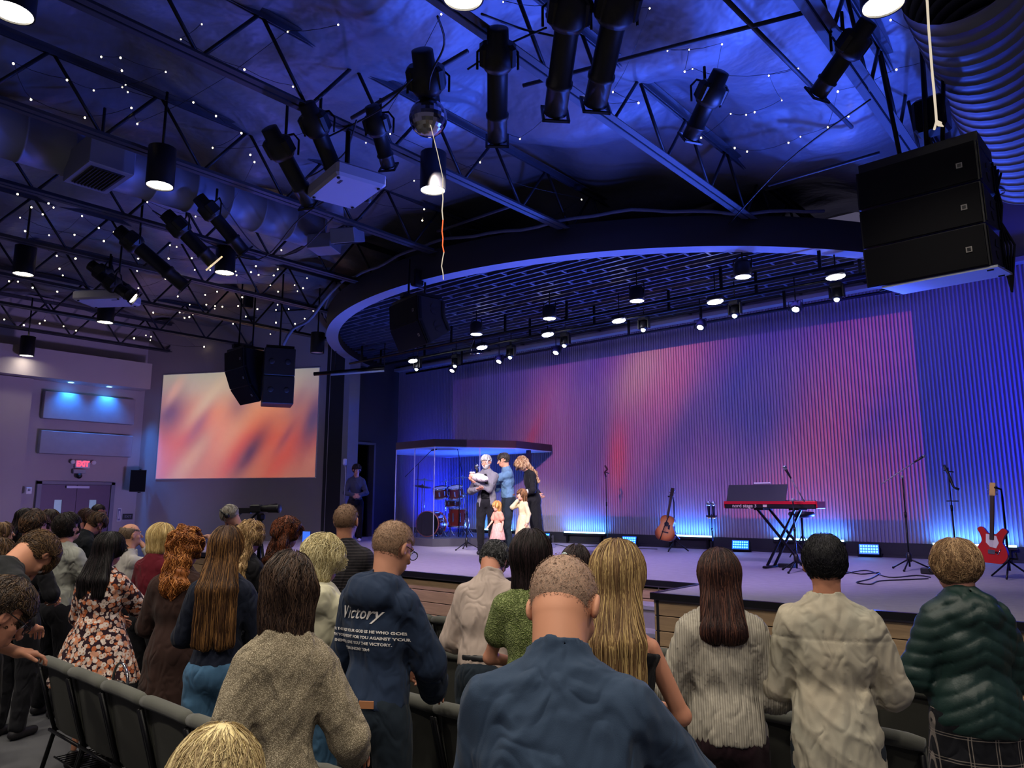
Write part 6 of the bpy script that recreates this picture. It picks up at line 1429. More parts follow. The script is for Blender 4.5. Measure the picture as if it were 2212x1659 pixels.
def garment_bottom(S, g, k):
    P, s, t = S.P, S.s, S.t; kind = g.get('kind', 'trousers'); PE = k['PE']; th = g.get('thick', .012) * s; fk = k['fk']; hips, kn, an = k['hips'], k['kn'], k['an']
    hipr = V3((.15 if k['sex'] == 'm' else .165) + fk * .12, .115 + fk * .12, .12) * s
    if kind == 'trousers':
        ld = g.get('loose', 0.0) * s
        f = U(.03 * s, grow(ell(PE(0, -.012, -.01), hipr, k['Rt']), th), *[cap(hips[i] + np.array([0, 0, -.04 * s]), kn[i], .082 * s * (1 + fk * .4) + th, .058 * s + th + ld * .6) for i in (0, 1)]); 
        f2 = U(.02 * s, *[cap(kn[i], an[i] + np.array([0, 0, .01]), .057 * s + th + ld * .6, .045 * s + th + ld) for i in (0, 1)]); f = U(.03 * s, f, f2)
        f = inter(f, halfsp(PE(0, 0, g.get('waist', .09)), k['Rt'] @ V3(0, 0, 1)), .008); f = disp(f, wob(k['seed'] + 3, .007 * s, 20, (1.2, 1, .9), 5, True))
        pts = np.array(hips + kn + an); lo = pts.min(0) - .2 * s; hi = pts.max(0) + .22 * s; lo[2] = .012; hi[2] = PE(0, 0, .14)[2] + .03
    else:
        hz = g.get('hem_z', .5) * s; top = PE(0, 0, g.get('waist', .12)); cz = hz; fl = g.get('flare', .27) * s; r0 = np.array([hipr[0] * .95, hipr[1] * .95]); c1 = np.array([0, .01, hz]); n_ = g.get('pleats', 14)
        def f(Q):
            u = np.clip((top[2] - Q[:, 2]) / (top[2] - hz), -.1, 1.1); cx = top[0] + (c1[0] - top[0]) * u; cy = top[1] + (c1[1] - top[1]) * u; uu = np.clip(u, 0, 1) ** .8
            x = Q[:, 0] - cx; y = Q[:, 1] - cy; a = np.arctan2(y, x); rx = r0[0] + (fl - r0[0]) * uu; ry = r0[1] + (fl * .82 - r0[1]) * uu; pl = 1 + (.045 * u) * np.sin(a * n_ + 2 * np.sin(a * 3)) ; rx = rx * pl; ry = ry * pl
            return (np.sqrt((x / rx) ** 2 + (y / ry) ** 2) - 1) * np.minimum(rx, ry)
        f = inter(inter(f, lambda Q: Q[:, 2] - top[2], .02), lambda Q: hz - Q[:, 2], .01); f = U(.03 * s, f, inter(ell(PE(0, -.012, -.0), hipr * 1.06, k['Rt']), lambda Q: hz - Q[:, 2], .01))
        lo = np.array([-.36 * s - fk * .2, -.36 * s, hz - .02]); hi = np.array([.36 * s + fk * .2, .4 * s, top[2] + .04])
    v, q = sdf_mesh(f, lo, hi, g.get('res', max(k['res'], .015))); me = np_mesh(g.get('name', kind), v, q); me.materials.append(g['mat']); link(g.get('name', kind), me, t)
    if g.get('belt'):
        c = PE(0, -.008, .085); f = inter(sub(ell(c, hipr * V3(.93, .97, 1.2) + th, k['Rt']), ell(c, hipr * V3(.85, .85, 1.2), k['Rt'])), rbox(c, (.4, .4, .02 * s), .004, k['Rt']), .003); v, q = sdf_mesh(f, c - .25 * s, c + .25 * s, .011); me = np_mesh('belt', v, q); me.materials.append(g['belt']); link('belt', me, t)

def make_hair(S, h, k):
    HL, Rh, hs, rg, d = k['HL'], k['Rh'], k['hs'], k['rg'], k['d']; P = S.P; style = h['style']; t = S.t; s = k['s']
    th = h.get('thick', .014) * hs; headf = k['headf']; cr = ell(HL(0, -.014, .024), V3(.079, .1, .096) * hs + th, Rh)
    yf = h.get('front', .055); zf = h.get('line', .045)     # hairline: cut the face away
    facecut = U(.02 * hs, rbox(HL(0, yf + .11, zf - .12), V3(.075, .1, .13) * hs, .03 * hs, Rh))
    earcut = [rbox(HL(sx * .09, .058, -.035), V3(.034, .06, .08) * hs, .02 * hs, Rh) for sx in (-1, 1)]
    napez = h.get('nape', -.06); f = inter(cr, halfsp(HL(0, 0, napez), Rh @ V3(0, .35, -1)), .012 * hs)
    f = sub(f, facecut, .015 * hs)
    if h.get('ears', style in ('buzz', 'short', 'curlyshort', 'balding')):
        for e in earcut: f = sub(f, e, .012 * hs)
        f = sub(f, cap(HL(-.1, -.004, -.01), HL(.1, -.004, -.01), .026 * hs, .026 * hs), .01 * hs)
    if style == 'balding': f = sub(f, ell(HL(0, .02, .1), V3(.075, .11, .06) * hs, Rh), .02 * hs)
    lo = P['hc'] - .17 * hs; hi = P['hc'] + .17 * hs
    L = h.get('len', 0) * s
    if style in ('long', 'bob', 'curly'):
        wd = h.get('width', .085) * hs; n0 = HL(0, -.055, .0); n1 = np.array(HL(0, -.075, -.1)); down = np.array([0, 0, -1.0])
        if style == 'bob': tip = n1 + down * L; f = U(.03 * hs, f, cap(HL(-.055, -.03, .0), np.array(HL(-.062, -.02, -.06)) + down * L, .032 * hs, .026 * hs), cap(HL(.055, -.03, .0), np.array(HL(.062, -.02, -.06)) + down * L, .032 * hs, .026 * hs), cap(HL(0, -.06, 0), np.array(HL(0, -.06, -.06)) + down * L, .045 * hs, .04 * hs), cap(HL(-.035, -.055, 0), np.array(HL(-.04, -.05, -.06)) + down * L, .04 * hs, .035 * hs), cap(HL(.035, -.055, 0), np.array(HL(.04, -.05, -.06)) + down * L, .04 * hs, .035 * hs))
        else:
            offy = h.get('backoff', -.135) * s; tipc = P['chest'] + k['Rc'] @ np.array([0, offy, .15 * s - max(0, L - .16 * s)]); mid = P['chest'] + k['Rc'] @ np.array([0, offy * .95, .14 * s])
            for xo, rr in ((-1, .8), (-.4, 1), (.4, 1), (1, .8)):
                a_ = np.array(HL(xo * .05, -.05, .0)); b_ = mid + k['Rc'] @ np.array([xo * wd * .8, 0, .0]); c_ = tipc + k['Rc'] @ np.array([xo * wd * h.get('tipw', .8), 0, abs(xo) * .02]); f = U(.03 * hs, f, cap(a_, b_, .042 * hs * rr, .036 * hs * rr), cap(b_, c_, .036 * hs * rr, .024 * hs * rr))
            lo = np.minimum(lo, np.minimum(tipc, mid) - .14 * s); hi = np.maximum(hi, np.maximum(tipc, mid) + .14 * s)
        lo[2] -= L * (1 if style == 'bob' else 0) + .08; lo[:2] -= .04; hi[:2] += .04
        if style == 'curly' and h.get('pony'): pass
        f = sub(f, facecut, .02 * hs)
    if style == 'pony': c_ = np.array(HL(0, -.1, .0)); tip = c_ + np.array([0, -.03, -.17 - L]) ; f = U(.03 * hs, f, cap(c_, c_ + np.array([0, -.05, -.05]), .035 * hs, .055 * hs), cap(c_ + np.array([0, -.05, -.05]), tip, .055 * hs, .04 * hs)); lo = np.minimum(lo, tip - .12); hi = np.maximum(hi, c_ + .12)
    if style == 'bun': f = U(.015 * hs, f, ell(HL(0, -.105, .02), V3(.05, .035, .06) * hs, Rh))
    curl = h.get('curl', 0)
    if curl: f = disp(f, wob(int(S.H * 100), .012 * curl * hs, 60, n=6))
    f = disp(f, wob(77, .004 * hs, 34, (1, 1, .5), 5, True)) if style not in ('buzz', 'balding') else f
    res = max(.005, min(.011, .0016 * d)); v, q = sdf_mesh(f, lo, hi, res); parts = [(v, q)]
    # strands combed over the surface
    N = int(h.get('n', 900) * (1 if d < 5 else .55 if d < 8 else .3)); K = h.get('k', 9)
    if N and len(v):
        st = v[rg.integers(0, len(v), N * 2)]; cen = P['hc']; rel = (st - cen) @ Rh / hs
        crown = V3(h.get('part', 0.0), h.get('crown', -.03), .11)
        if style in ('long', 'bob', 'curly'): keep = rel[:, 2] > -.06; keep |= rg.uniform(size=len(st)) < .45
        else: keep = np.ones(len(st), bool)
        st = st[keep][:N].astype(f4); n = len(st); segL = h.get('seg', .012 if style in ('short', 'buzz', 'balding', 'curlyshort') else .03) * s; paths = np.zeros((n, K, 3), f4); p = st.copy(); off = rg.uniform(.0005, .006, n).astype(f4) * (1.6 if curl else 1)
        cw = np.asarray(HL(*crown), f4); upn = np.asarray(Rh @ V3(0, 0, 1), f4); ph = rg.uniform(0, 6.28, n).astype(f4)
        for j in range(K):
            dd_, g_ = grad(f, p); p = p - g_ * (dd_ - off)[:, None]; paths[:, j] = p
            out = p - cw; out -= (out @ upn)[:, None] * upn; out /= np.linalg.norm(out, axis=1, keepdims=True) + 1e-5; top = np.clip((p - P['hc']) @ upn / (.1 * hs), 0, 1)[:, None]
            if style == 'short' or style == 'buzz': v_ = out * (.9 if h.get('fwd', 0) == 0 else .3) + np.array([0, 0, -.6], f4) * (1 - top) + (Rh @ V3(0, h.get('fwd', 0), 0)).astype(f4)
            else: v_ = out * top * 1.3 + np.array([0, 0, -1], f4) * (1.15 - top)
            v_ = v_ + rg.normal(0, h.get('mess', .12), (n, 3)); 
            if curl: v_ = v_ + curl * .9 * np.stack([np.sin(ph + j * 1.6), np.cos(ph + j * 1.6), .3 * np.sin(ph * 2 + j * 1.3)], 1)
            v_ = v_ - (v_ * g_).sum(1, keepdims=True) * g_ * (.92 if style != 'buzz' else .2); v_ /= np.linalg.norm(v_, axis=1, keepdims=True) + 1e-5; p = (p + v_ * segL).astype(f4)
        rad0 = h.get('r', .0022) * (1 if d < 5 else 1.5 if d < 8 else 2.2); tap = np.concatenate([np.linspace(.5, 1, 2), np.ones(max(K - 4, 1)), np.linspace(.8, .15, K - 2 - max(K - 4, 1))])[:K]; rad = rad0 * tap[None] * rg.uniform(.6, 1.3, (n, 1)); parts.append(tubes(paths.astype(float), rad))
    V, Q = joinVQ(parts); me = np_mesh('hair', V, Q); me.materials.append(h.get('mat') or hairmat(h['col'], h.get('hi'))); link('hair', me, t)
    S.hairf = f
def scalp(base, hcol): return mat('stubble_' + base[1:] + hcol[1:], base, .7, fn=fn_stubble(base, hcol), bump=.3, bdist=.002)
# ------------------------------------------------------------------ the people
H_ = dict
navy = cloth('hoodie_navy', '#1f2c42', .9, weave=600); white = cloth('cloth_white', '#b9b4ae'); black = cloth('cloth_black', '#101015', var=.3); denimd = cloth('denim_dark', '#1e2c40', fn=fn_denim('#141d26')); deniml = cloth('denim_light', '#4c6c88', fn=fn_denim('#3a5a76'))
def wt(px, py, z=.95): return tuple(onz(px, py, z))
def text_on_back(S, body, size, cx, cz, mt, k, shear=0, sx=1.0, name='print', offset=0):
    """lettering lying on the curved back of a garment"""
    cu = bpy.data.curves.new(name, 'FONT'); cu.body = body; cu.size = size; cu.align_x = 'CENTER'; cu.align_y = 'CENTER'; cu.shear = shear; cu.resolution_u = 2; cu.offset = offset
    o = bpy.data.objects.new(name, cu); COL.objects.link(o); me = bpy.data.meshes.new_from_object(o.evaluated_get(bpy.context.evaluated_depsgraph_get())); bpy.data.objects.remove(o)
    V = np.array([v.co[:] for v in me.vertices]); s = S.s; P0 = np.stack([k['CH'](cx + x * sx, -.4, cz + y) for x, y, z in V / 1.0]).astype(f4)
    dirv = (k['Rc'] @ V3(0, 1, 0)).astype(f4); p = P0.copy()
    for i in range(40): p = p + dirv * np.clip(S.topf(p) * .7, -.01, .05)[:, None]
    p = p - dirv * .004; me.vertices.foreach_set('co', p.astype(f4).ravel()); me.materials.clear(); me.materials.append(mt); me.update(); return link(name, me, S.t)

# --- nearest row: the shaved man in front, the tweed jacket, the bowed boy, the man in glasses, the blond head
person('man in a dark blue overshirt with shaved grey head bowed, large in the foreground', 1218, 1225, 2.05, turn=4, lean=7, bend=12, nod=28, hyaw=18, tilt=-7, res=.008, broad=1.14, fat=1.22, headk=1.06, arms=('low', ((.42, .35, .95), 'l', (1, -.6, -.2))),
       top=H_(mat=cloth('overshirt_blue', '#2b3a4e', .9, var=.08, weave=500), hem=-.12, neck='collar', seam=True, folds=.008, thick=.016, sleeve_loose=.016, loose=.015, name='overshirt'), bottom=H_(mat=black), hair=H_(style='buzz', col='#8a7a68', thick=.003, n=3000, k=4, seg=.0035, r=.0007, mess=.5, mat=scalp('#a8846c', '#6c5f52'), line=.05, nape=-.07), skinc='#bb7d5e')
S = person('woman in a speckled tan tweed jacket with dark brown shoulder length hair', 628, 1203, 2.75, turn=-2, sex='f', lean=3, nod=8, hyaw=8, res=.008, fat=.95, broad=.86, arms=('side', (wt(772, 1636, .97), 'w', (.15, -1, -.3))), bare_arm=1,
       top=H_(mat=cloth('tweed', '#8a7e66', fn=fn_tweed, bump=.5), hem=-.34, folds=.010, thick=.016, sleeve=.62, sleeve_loose=.018, loose=.012, cuff=1.1, name='jacket'), bottom=H_(mat=black), hair=H_(style='bob', col='#2a1d18', hi='#5a4434', len=.10, n=2600, thick=.012, curl=.35, r=.0018, part=.02, mess=.2), skinc='#b9765a')
person('boy bowing his head in a black jumper with a white collar, hand on the chair', 78, 1160, 4.35, turn=48, lean=22, bend=14, nod=46, res=.010, broad=.95, bare_arm=1, arms=(((-.1, .45, .95), 'l', (-1, -.5, -.3)), (wt(88, 1408, .99), 'w', (.3, -1, .1))),
       top=H_(mat=cloth('jumper_black', '#16181a'), hem=-.04, sleeve=.5, folds=.007, name='jumper', inner=white), bottom=H_(mat=black), hair=H_(style='short', col='#3a281a', hi='#8a6a44', n=2400, thick=.014, k=7, seg=.010, r=.0015, mess=.3, nape=-.045, line=.02), skinc='#b9795a')
person('man in black framed glasses leaning forward at the lower left edge', 6, 1268, 2.75, turn=70, lean=18, bend=12, nod=8, hyaw=4, res=.010, arms=('low', 'low'), broad=1.0,
       top=H_(mat=cloth('shirt_pale', '#b4aaa8'), hem=-.1, folds=.009, name='shirt'), bottom=H_(mat=black), hair=H_(style='short', col='#2e221a', hi='#6a5238', n=2600, thick=.014, k=7, seg=.010, r=.0014, mess=.4, nape=-.04, line=.05), glasses='#101014', skinc='#b07258')
person('person with pale blond hair, only the head top at the bottom edge', 470, 1597, 1.5, turn=10, sex='f', nod=10, headk=1.1, res=.013, arms=('front', 'front'), face=False, top=H_(mat=white, name='shirt', folds=0), bottom=H_(mat=black, kind='skirt'), hair=H_(style='bob', col='#a08a62', hi='#e0cf98', len=.10, n=3000, r=.0013, mess=.35, thick=.02, part=.01))
# --- first row standing: floral dress, brown coat, navy jumper, cream hoodie, hoodie man, blonde in black
person('woman with straight black hair wearing an orange and white floral dress', 240, 1155, 5.75, turn=38, sex='f', lean=2, nod=10, hyaw=12, res=.011, fat=1.5, broad=1.08, arms=('front', ((.16, .42, 1.02), 'l', (1, -.6, -.4))),
       top=H_(mat=cloth('floral', '#8a5a4a', fn=fn_floral), hem=-.02, folds=.006, sleeve_loose=.035, thick=.014, name='dress_top'), bottom=H_(mat=MATS['floral'], kind='skirt', hem_z=.62, flare=.34, pleats=16, name='dress_skirt', waist=.12), hair=H_(style='long', col='#0c090b', hi='#2c2224', len=.30, n=2200, r=.0016, mess=.05, backoff=-.12, width=.115, thick=.02), skinc='#b8775a')
person('woman with curly ginger hair half tied back in a long dark brown coat', 405, 1147, 5.15, turn=22, sex='f', lean=2, nod=12, hyaw=22, res=.011, fat=1.12, broad=1.05, arms=('front', 'front'),
       top=H_(mat=cloth('coat_brown', '#33221e', .95), hem=-.1, folds=.006, thick=.02, sleeve_loose=.02, loose=.03, name='coat'), bottom=H_(mat=MATS['coat_brown'], kind='skirt', hem_z=.3, flare=.27, pleats=5, name='coat_skirt', waist=.1), hair=H_(style='curly', col='#7a4218', hi='#d08a48', len=.24, n=2200, curl=1.0, r=.0024, k=10, seg=.016, width=.062, thick=.02, backoff=-.11, mess=.3, tipw=.6), skinc='#b9765a')
person('woman with very long straight brown hair in a navy jumper and light jeans', 492, 1144, 4.7, turn=14, sex='f', lean=2, nod=6, hyaw=5, res=.010, arms=('front', 'front'), broad=1.02,
       top=H_(mat=cloth('jumper_navy', '#141a2a', bump=.5, weave=160), hem=.0, folds=.006, thick=.02, sleeve_loose=.02, loose=.02, name='jumper'), bottom=H_(mat=deniml, loose=.03, name='jeans'), hair=H_(style='long', col='#3c2618', hi='#9a6e3e', len=.50, n=2600, r=.0015, mess=.05, width=.105, tipw=.95, backoff=-.135, thick=.02), skinc='#b9795c')
person('woman with short tousled platinum blonde hair in a cream hoodie', 700, 1168, 4.2, turn=24, sex='f', lean=4, nod=14, hyaw=28, res=.010, arms=('front', 'front'),
       top=H_(mat=cloth('hoodie_cream', '#b8b49a'), hem=-.08, folds=.008, thick=.022, hood=True, sleeve_loose=.02, loose=.02, name='hoodie'), bottom=H_(mat=deniml, name='jeans'), hair=H_(style='bob', col='#b8a878', hi='#f0e6b8', len=.045, n=2600, r=.0017, mess=.5, thick=.028, curl=.3), skinc='#c08a78')
S = person('man with buzzed hair and glasses in a dark blue hoodie with white back print', 852, 1134, 3.75, turn=34, lean=4, bend=5, nod=14, hyaw=14, res=.008, fat=1.08, broad=.92, glasses='#1a1a20', arms=('front', (wt(938, 1492, 1.0), 'w', (1, -1, .2))),
       top=H_(mat=navy, hem=.02, folds=.009, thick=.018, hood=True, sleeve_loose=.014, loose=.012, cuff=.9, name='hoodie'), bottom=H_(mat=denimd, name='jeans'), hair=H_(style='buzz', col='#7a6448', thick=.006, n=2600, k=4, seg=.005, r=.0008, mess=.5, mat=scalp('#a07c5e', '#57473a'), line=.045, nape=-.055), skinc='#b87c62',
       extra=lambda S, k: [text_on_back(S, 'Victory', .075, -.04, .07, mat('print_white', '#d8d4d0', .6), k, shear=.45, name='print_lettering', offset=.0008)] + [text_on_back(S, b_, .0165, -.035 + dx, z, MATS['print_white'], k, name='print_lettering', offset=.0006, sx=1.2) for b_, z, dx in (('FOR THE LORD YOUR GOD IS HE WHO GOES', -.005, 0), ('WITH YOU TO FIGHT FOR YOU AGAINST YOUR', -.03, 0), ('ENEMIES, TO GIVE YOU THE VICTORY.', -.055, -.01), ('DEUTERONOMY 20:4', -.08, -.02))])
b = MB(); b.box((0, 0, 0), (.07, .006, .035), bev=.004); o = b.build('leather_patch', mat('leather_tan', '#a06a44', .6), S.t); c_ = S.P['pel'] + S.P['Rt'] @ np.array([.06, -.145, .045]) * S.s; o.location = tuple(c_); o.rotation_euler = (0, 0, .3)
person('woman with long straight blonde hair in a black sleeveless top', 1333, 1182, 3.0, turn=6, sex='f', lean=3, nod=6, hyaw=-2, res=.009, bare_arm=2, arms=('front', ((.02, .22, 1.12), 'l', (1.4, -.5, -.8))), broad=.98,
       top=H_(mat=black, kind='tank', hem=-.06, folds=.005, sleeve=0, name='tank_top'), bottom=H_(mat=white, kind='skirt', hem_z=.45, flare=.2, name='skirt', waist=.0), hair=H_(style='long', col='#75593c', hi='#cdb074', len=.47, n=3600, r=.0017, mess=.05, width=.10, tipw=.95, backoff=-.14, thick=.028, part=.0), skinc='#b4745a')
# --- second row: grey haired man, green lace, sweater, cream overshirt
person('grey haired man in a pale pinkish shirt with head bowed', 1068, 1180, 4.85, turn=10, lean=8, bend=14, nod=34, hyaw=16, res=.010, fat=1.2, arms=('front', 'front'), top=H_(mat=cloth('shirt_pink_beige', '#a8988e', .8), hem=.04, neck='collar', folds=.009, thick=.014, sleeve_loose=.02, loose=.015), bottom=H_(mat=denimd, belt=mat('belt_black', '#101014', .5)), hair=H_(style='short', col='#2c2c2e', hi='#8c8c8e', n=2200, thick=.014, k=6, seg=.008, r=.0014, mess=.35, nape=-.065), skinc='#b4745c')
keyf = lambda f, CH: sub(f, cap(CH(.0, -.16, .11), CH(.0, -.16, -.02), .008, .02), .004)
person('woman with sleek black hair in a green lace top with a keyhole back', 1148, 1155, 4.0, turn=8, sex='f', lean=2, nod=6, hyaw=14, res=.010, fat=1.08, bare_arm=2, arms=('front', 'front'), top=H_(mat=cloth('lace_green', '#6a7a3c', fn=fn_lace, bump=.9), hem=-.05, folds=.003, sleeve=.2, thick=.012, cut=keyf, name='lace_top'), bottom=H_(mat=black, kind='skirt', hem_z=.5), hair=H_(style='bob', col='#100a0c', hi='#3a2a2c', len=.15, n=2600, r=.0016, mess=.06, thick=.026), skinc='#b87860')
person('woman with long brown hair tucked forward in a cream ribbed jumper', 1552, 1194, 3.55, turn=-4, sex='f', lean=2, nod=7, hyaw=4, res=.008, broad=1.02, arms=('front', 'front'), top=H_(mat=cloth('knit_cream', '#8f887c', fn=fn_rib, bump=.8), hem=-.02, folds=.007, thick=.026, sleeve_loose=.038, loose=.045, ribs=1, name='jumper'), bottom=H_(mat=cloth('trousers_maroon', '#24121a'), loose=.05), hair=H_(style='long', col='#2c1a1a', hi='#6a4436', len=.21, n=2600, r=.0016, mess=.06, width=.085, tipw=.9, backoff=-.12, thick=.02), skinc='#b97a60')
person('man with short black hair in a washed cream overshirt', 1777, 1161, 3.38, turn=-4, lean=1, nod=5, hyaw=-2, res=.008, broad=.97, fat=1.08, arms=('front', 'front'), top=H_(mat=cloth('shirt_cream', '#a09a86', fn=fn_wash), hem=-.20, neck='collar', folds=.010, thick=.018, sleeve_loose=.026, loose=.035, yoke=True, name='overshirt'), bottom=H_(mat=denimd), hair=H_(style='short', col='#0d0c12', hi='#26242c', n=3200, thick=.011, k=5, seg=.008, r=.0011, mess=.3, nape=-.075), skinc='#a96c50')
# --- third row: puffer jacket, hair clip
person('woman with short blonde hair in a dark green quilted puffer jacket', 2058, 1174, 3.75, turn=-26, sex='f', lean=3, nod=8, hyaw=-22, res=.009, fat=1.45, broad=1.04, glasses='#2a2c34', arms=('front', 'front'), top=H_(mat=mat('puffer_green', '#0f2a26', .5, var=.1, bump=.2, bscale=120), hem=-.06, quilt=True, folds=.006, thick=.03, sleeve_loose=.035, loose=.03, hood=True, name='puffer_jacket'), bottom=H_(mat=cloth('plaid', '#101118', fn=fn_plaid), kind='skirt', hem_z=.25, flare=.27, name='skirt'), hair=H_(style='short', col='#8a6a4c', hi='#dcb888', n=2800, thick=.022, k=11, seg=.012, r=.0015, mess=.3, nape=-.095, ears=False), skinc='#b98070')
def clip_(S, k):
    b = MB(); c = k['HL'](-.02, -.15, .03); pts = [tuple(k['HL'](-.02 + .032 * math.cos(a), -.148 + .02 * abs(math.cos(a)), .03 + .02 * math.sin(a))) for a in np.linspace(0, 2 * math.pi, 16)]; b.tube(pts, .009, 6, caps=False); b.build('hair_clip', mat('clip_mint', '#c8e0dc', .3), S.t)
person('woman with dark hair pinned up by a pale mint claw clip', 1245, 1184, 5.2, turn=14, sex='f', nod=10, hyaw=20, glasses='#2a2c34', arms=('front', 'front'), top=H_(mat=black), bottom=H_(mat=black), hair=H_(style='bun', col='#241a1c', hi='#5a4a48', n=1400, thick=.02, k=9, seg=.02, r=.0018, mess=.2), extra=clip_, skinc='#b0705a')
person('tall man with cropped dark hair in a dark pinstripe blazer', 750, 1091, 5.9, turn=18, lean=1, nod=2, hyaw=4, res=.011, arms=('front', 'front'), broad=1.05, top=H_(mat=cloth('blazer_pin', '#1d1b1f', fn=fn_pin), hem=-.14, neck='collar', folds=.004, thick=.02, loose=.01, name='blazer'), bottom=H_(mat=black), hair=H_(style='buzz', col='#3a2c20', thick=.006, n=1600, k=4, seg=.006, r=.001, mess=.4, mat=scalp('#8a684c', '#3a2c22'), nape=-.06, line=.045), skinc='#a96c50')
person('woman with long curly auburn hair holding up a phone', 622, 1124, 6.7, turn=40, sex='f', nod=6, hyaw=8, res=.012, arms=('front', 'phone'), top=H_(mat=cloth('top_slate', '#20222c'), hem=-.08, name='jacket'), bottom=H_(mat=black), hair=H_(style='curly', col='#3a1c12', hi='#8a4a2a', len=.40, n=2400, curl=.9, r=.002, k=10, seg=.02, width=.1, tipw=1.25, thick=.03, backoff=-.11, mess=.3), skinc='#b8785e')
person('woman with wavy blonde braid, mostly hidden behind the long brown hair', 543, 1131, 6.3, turn=38, sex='f', nod=12, res=.012, arms=('front', 'front'), top=H_(mat=black), bottom=H_(mat=black), hair=H_(style='curly', col='#8a6a44', hi='#d8b884', len=.34, n=1800, curl=.7, r=.0022, k=10, seg=.02, width=.055, thick=.02, mess=.2, backoff=-.1), skinc='#b8785e')
person('small child with light brown hair behind the woman in tweed', 607, 1206, 5.5, turn=16, nod=10, headk=1.12, arms=('front', 'front'), top=H_(mat=cloth('top_slate', '#20222c')), bottom=H_(mat=black), hair=H_(style='short', col='#3a2a1c', hi='#8a6c48', n=1200, thick=.016, k=8, seg=.01, r=.0018, mess=.3), skinc='#c08468')
person('woman with blonde bobbed hair in a burgundy jumper', 350, 1139, 6.9, turn=40, sex='f', nod=18, hyaw=16, res=.012, fat=1.15, arms=('front', 'front'), top=H_(mat=cloth('jumper_burgundy', '#5a0f1e'), hem=-.02, folds=.006, sleeve_loose=.02, name='jumper'), bottom=H_(mat=black), hair=H_(style='bob', col='#b09258', hi='#ecd69a', len=.06, n=2000, r=.002, mess=.1, thick=.03), skinc='#c08a74')
person('balding man in a white shirt with his hand at his chin', 285, 1131, 7.6, turn=68, nod=-6, res=.012, fat=1.2, arms=('front', 'chin'), top=H_(mat=cloth('shirt_white', '#a8a49e'), neck='collar', folds=.006, name='shirt'), bottom=H_(mat=black), hair=H_(style='balding', col='#6c5a48', thick=.006, n=700, k=4, seg=.006, r=.0014, mess=.3, nape=-.06), skinc='#c08468')
person('young man with thick black hair in a light grey sweatshirt, seen in profile', 150, 1112, 7.1, turn=56, nod=-8, res=.010, arms=('front', ((.16, .36, .98), 'l', (.6, -1, -.4))), broad=1.05, top=H_(mat=cloth('sweatshirt_grey', '#8e9088', .9), hem=.0, folds=.010, sleeve_loose=.02, thick=.018, name='sweatshirt', inner=cloth('collar_black', '#101014')), bottom=H_(mat=black, name='trousers'), hair=H_(style='short', col='#120e0e', hi='#3a2a22', n=2600, thick=.022, k=8, seg=.011, r=.0016, mess=.3, nape=-.075), skinc='#b97e66')
person('man with a dark brown quiff and faded sides in a black top', 80, 1108, 6.5, turn=52, nod=6, res=.011, arms=('front', 'front'), top=H_(mat=black, folds=.006), bottom=H_(mat=black), hair=H_(style='short', col='#2a1c14', hi='#6a4a30', n=2000, thick=.014, k=6, seg=.01, r=.0018, mess=.3, nape=-.02), skinc='#b4745a')
person('girl in profile with tied back brown hair at the left edge', 10, 1130, 8.8, turn=84, sex='f', nod=-2, res=.012, arms=('front', 'front'), top=H_(mat=white), bottom=H_(mat=black), hair=H_(style='bun', col='#4a3424', hi='#8a6c48', n=900, thick=.012, k=8, seg=.016, r=.0022, mess=.1), skinc='#c8927a')
person('person with brown wavy hair at the left edge below the girl', 0, 1170, 5.4, turn=50, sex='f', nod=10, arms=('front', 'front'), top=H_(mat=cloth('top_slate', '#20222c')), bottom=H_(mat=black), hair=H_(style='bob', col='#3a2818', hi='#7a5a38', len=.06, n=1600, r=.002, mess=.3, curl=.4, thick=.02), skinc='#b8785e')
person('woman with dark hair and black top beside the left wall panel', 56, 1101, 10.2, turn=60, sex='f', nod=8, res=.014, arms=('front', 'front'), top=H_(mat=black), bottom=H_(mat=black), hair=H_(style='long', col='#120c0e', hi='#3a2226', len=.35, n=1200, mess=.1), skinc='#a0644c')
person('person with dark reddish hair behind the dark haired woman at left', 76, 1102, 10.9, turn=60, nod=10, res=.014, arms=('front', 'front'), top=H_(mat=black), bottom=H_(mat=black), hair=H_(style='short', col='#2a1418', hi='#5a2c2c', n=700, thick=.02), skinc='#a0644c')
person('man with brown hair behind the young man in grey', 110, 1104, 9.6, turn=50, nod=8, res=.014, arms=('front', 'front'), top=H_(mat=black), bottom=H_(mat=black), hair=H_(style='short', col='#2e2018', hi='#6a5034', n=900, thick=.02), skinc='#b4745a')
person('bearded man with head bowed in a tan jumper near the doors', 187, 1105, 10.3, turn=70, nod=38, lean=6, res=.013, arms=('front', 'front'), beard='#3a2018', top=H_(mat=cloth('jumper_tan', '#8a7858')), bottom=H_(mat=black), hair=H_(style='short', col='#2e1a14', hi='#5a3426', n=900, thick=.012), skinc='#b06a54')
person('man in a dark denim jacket bowing his head by the aisle', 210, 1113, 9.3, turn=66, nod=42, lean=8, res=.012, arms=('pray', 'pray'), top=H_(mat=cloth('jacket_dark', '#12161c'), neck='collar', folds=.006, name='jacket'), bottom=H_(mat=black), hair=H_(style='short', col='#2e2018', hi='#6a4c30', n=1200, thick=.016), skinc='#b06a54')
person('bearded man with glasses standing before the right exit door', 215, 1090, 13.2, turn=84, nod=6, res=.014, arms=('front', 'front'), beard='#1c1412', glasses='#101014', top=H_(mat=black), bottom=H_(mat=black), hair=H_(style='buzz', col='#1c1412', n=500, thick=.004, k=4, seg=.006, nape=-.05), skinc='#a8604a')
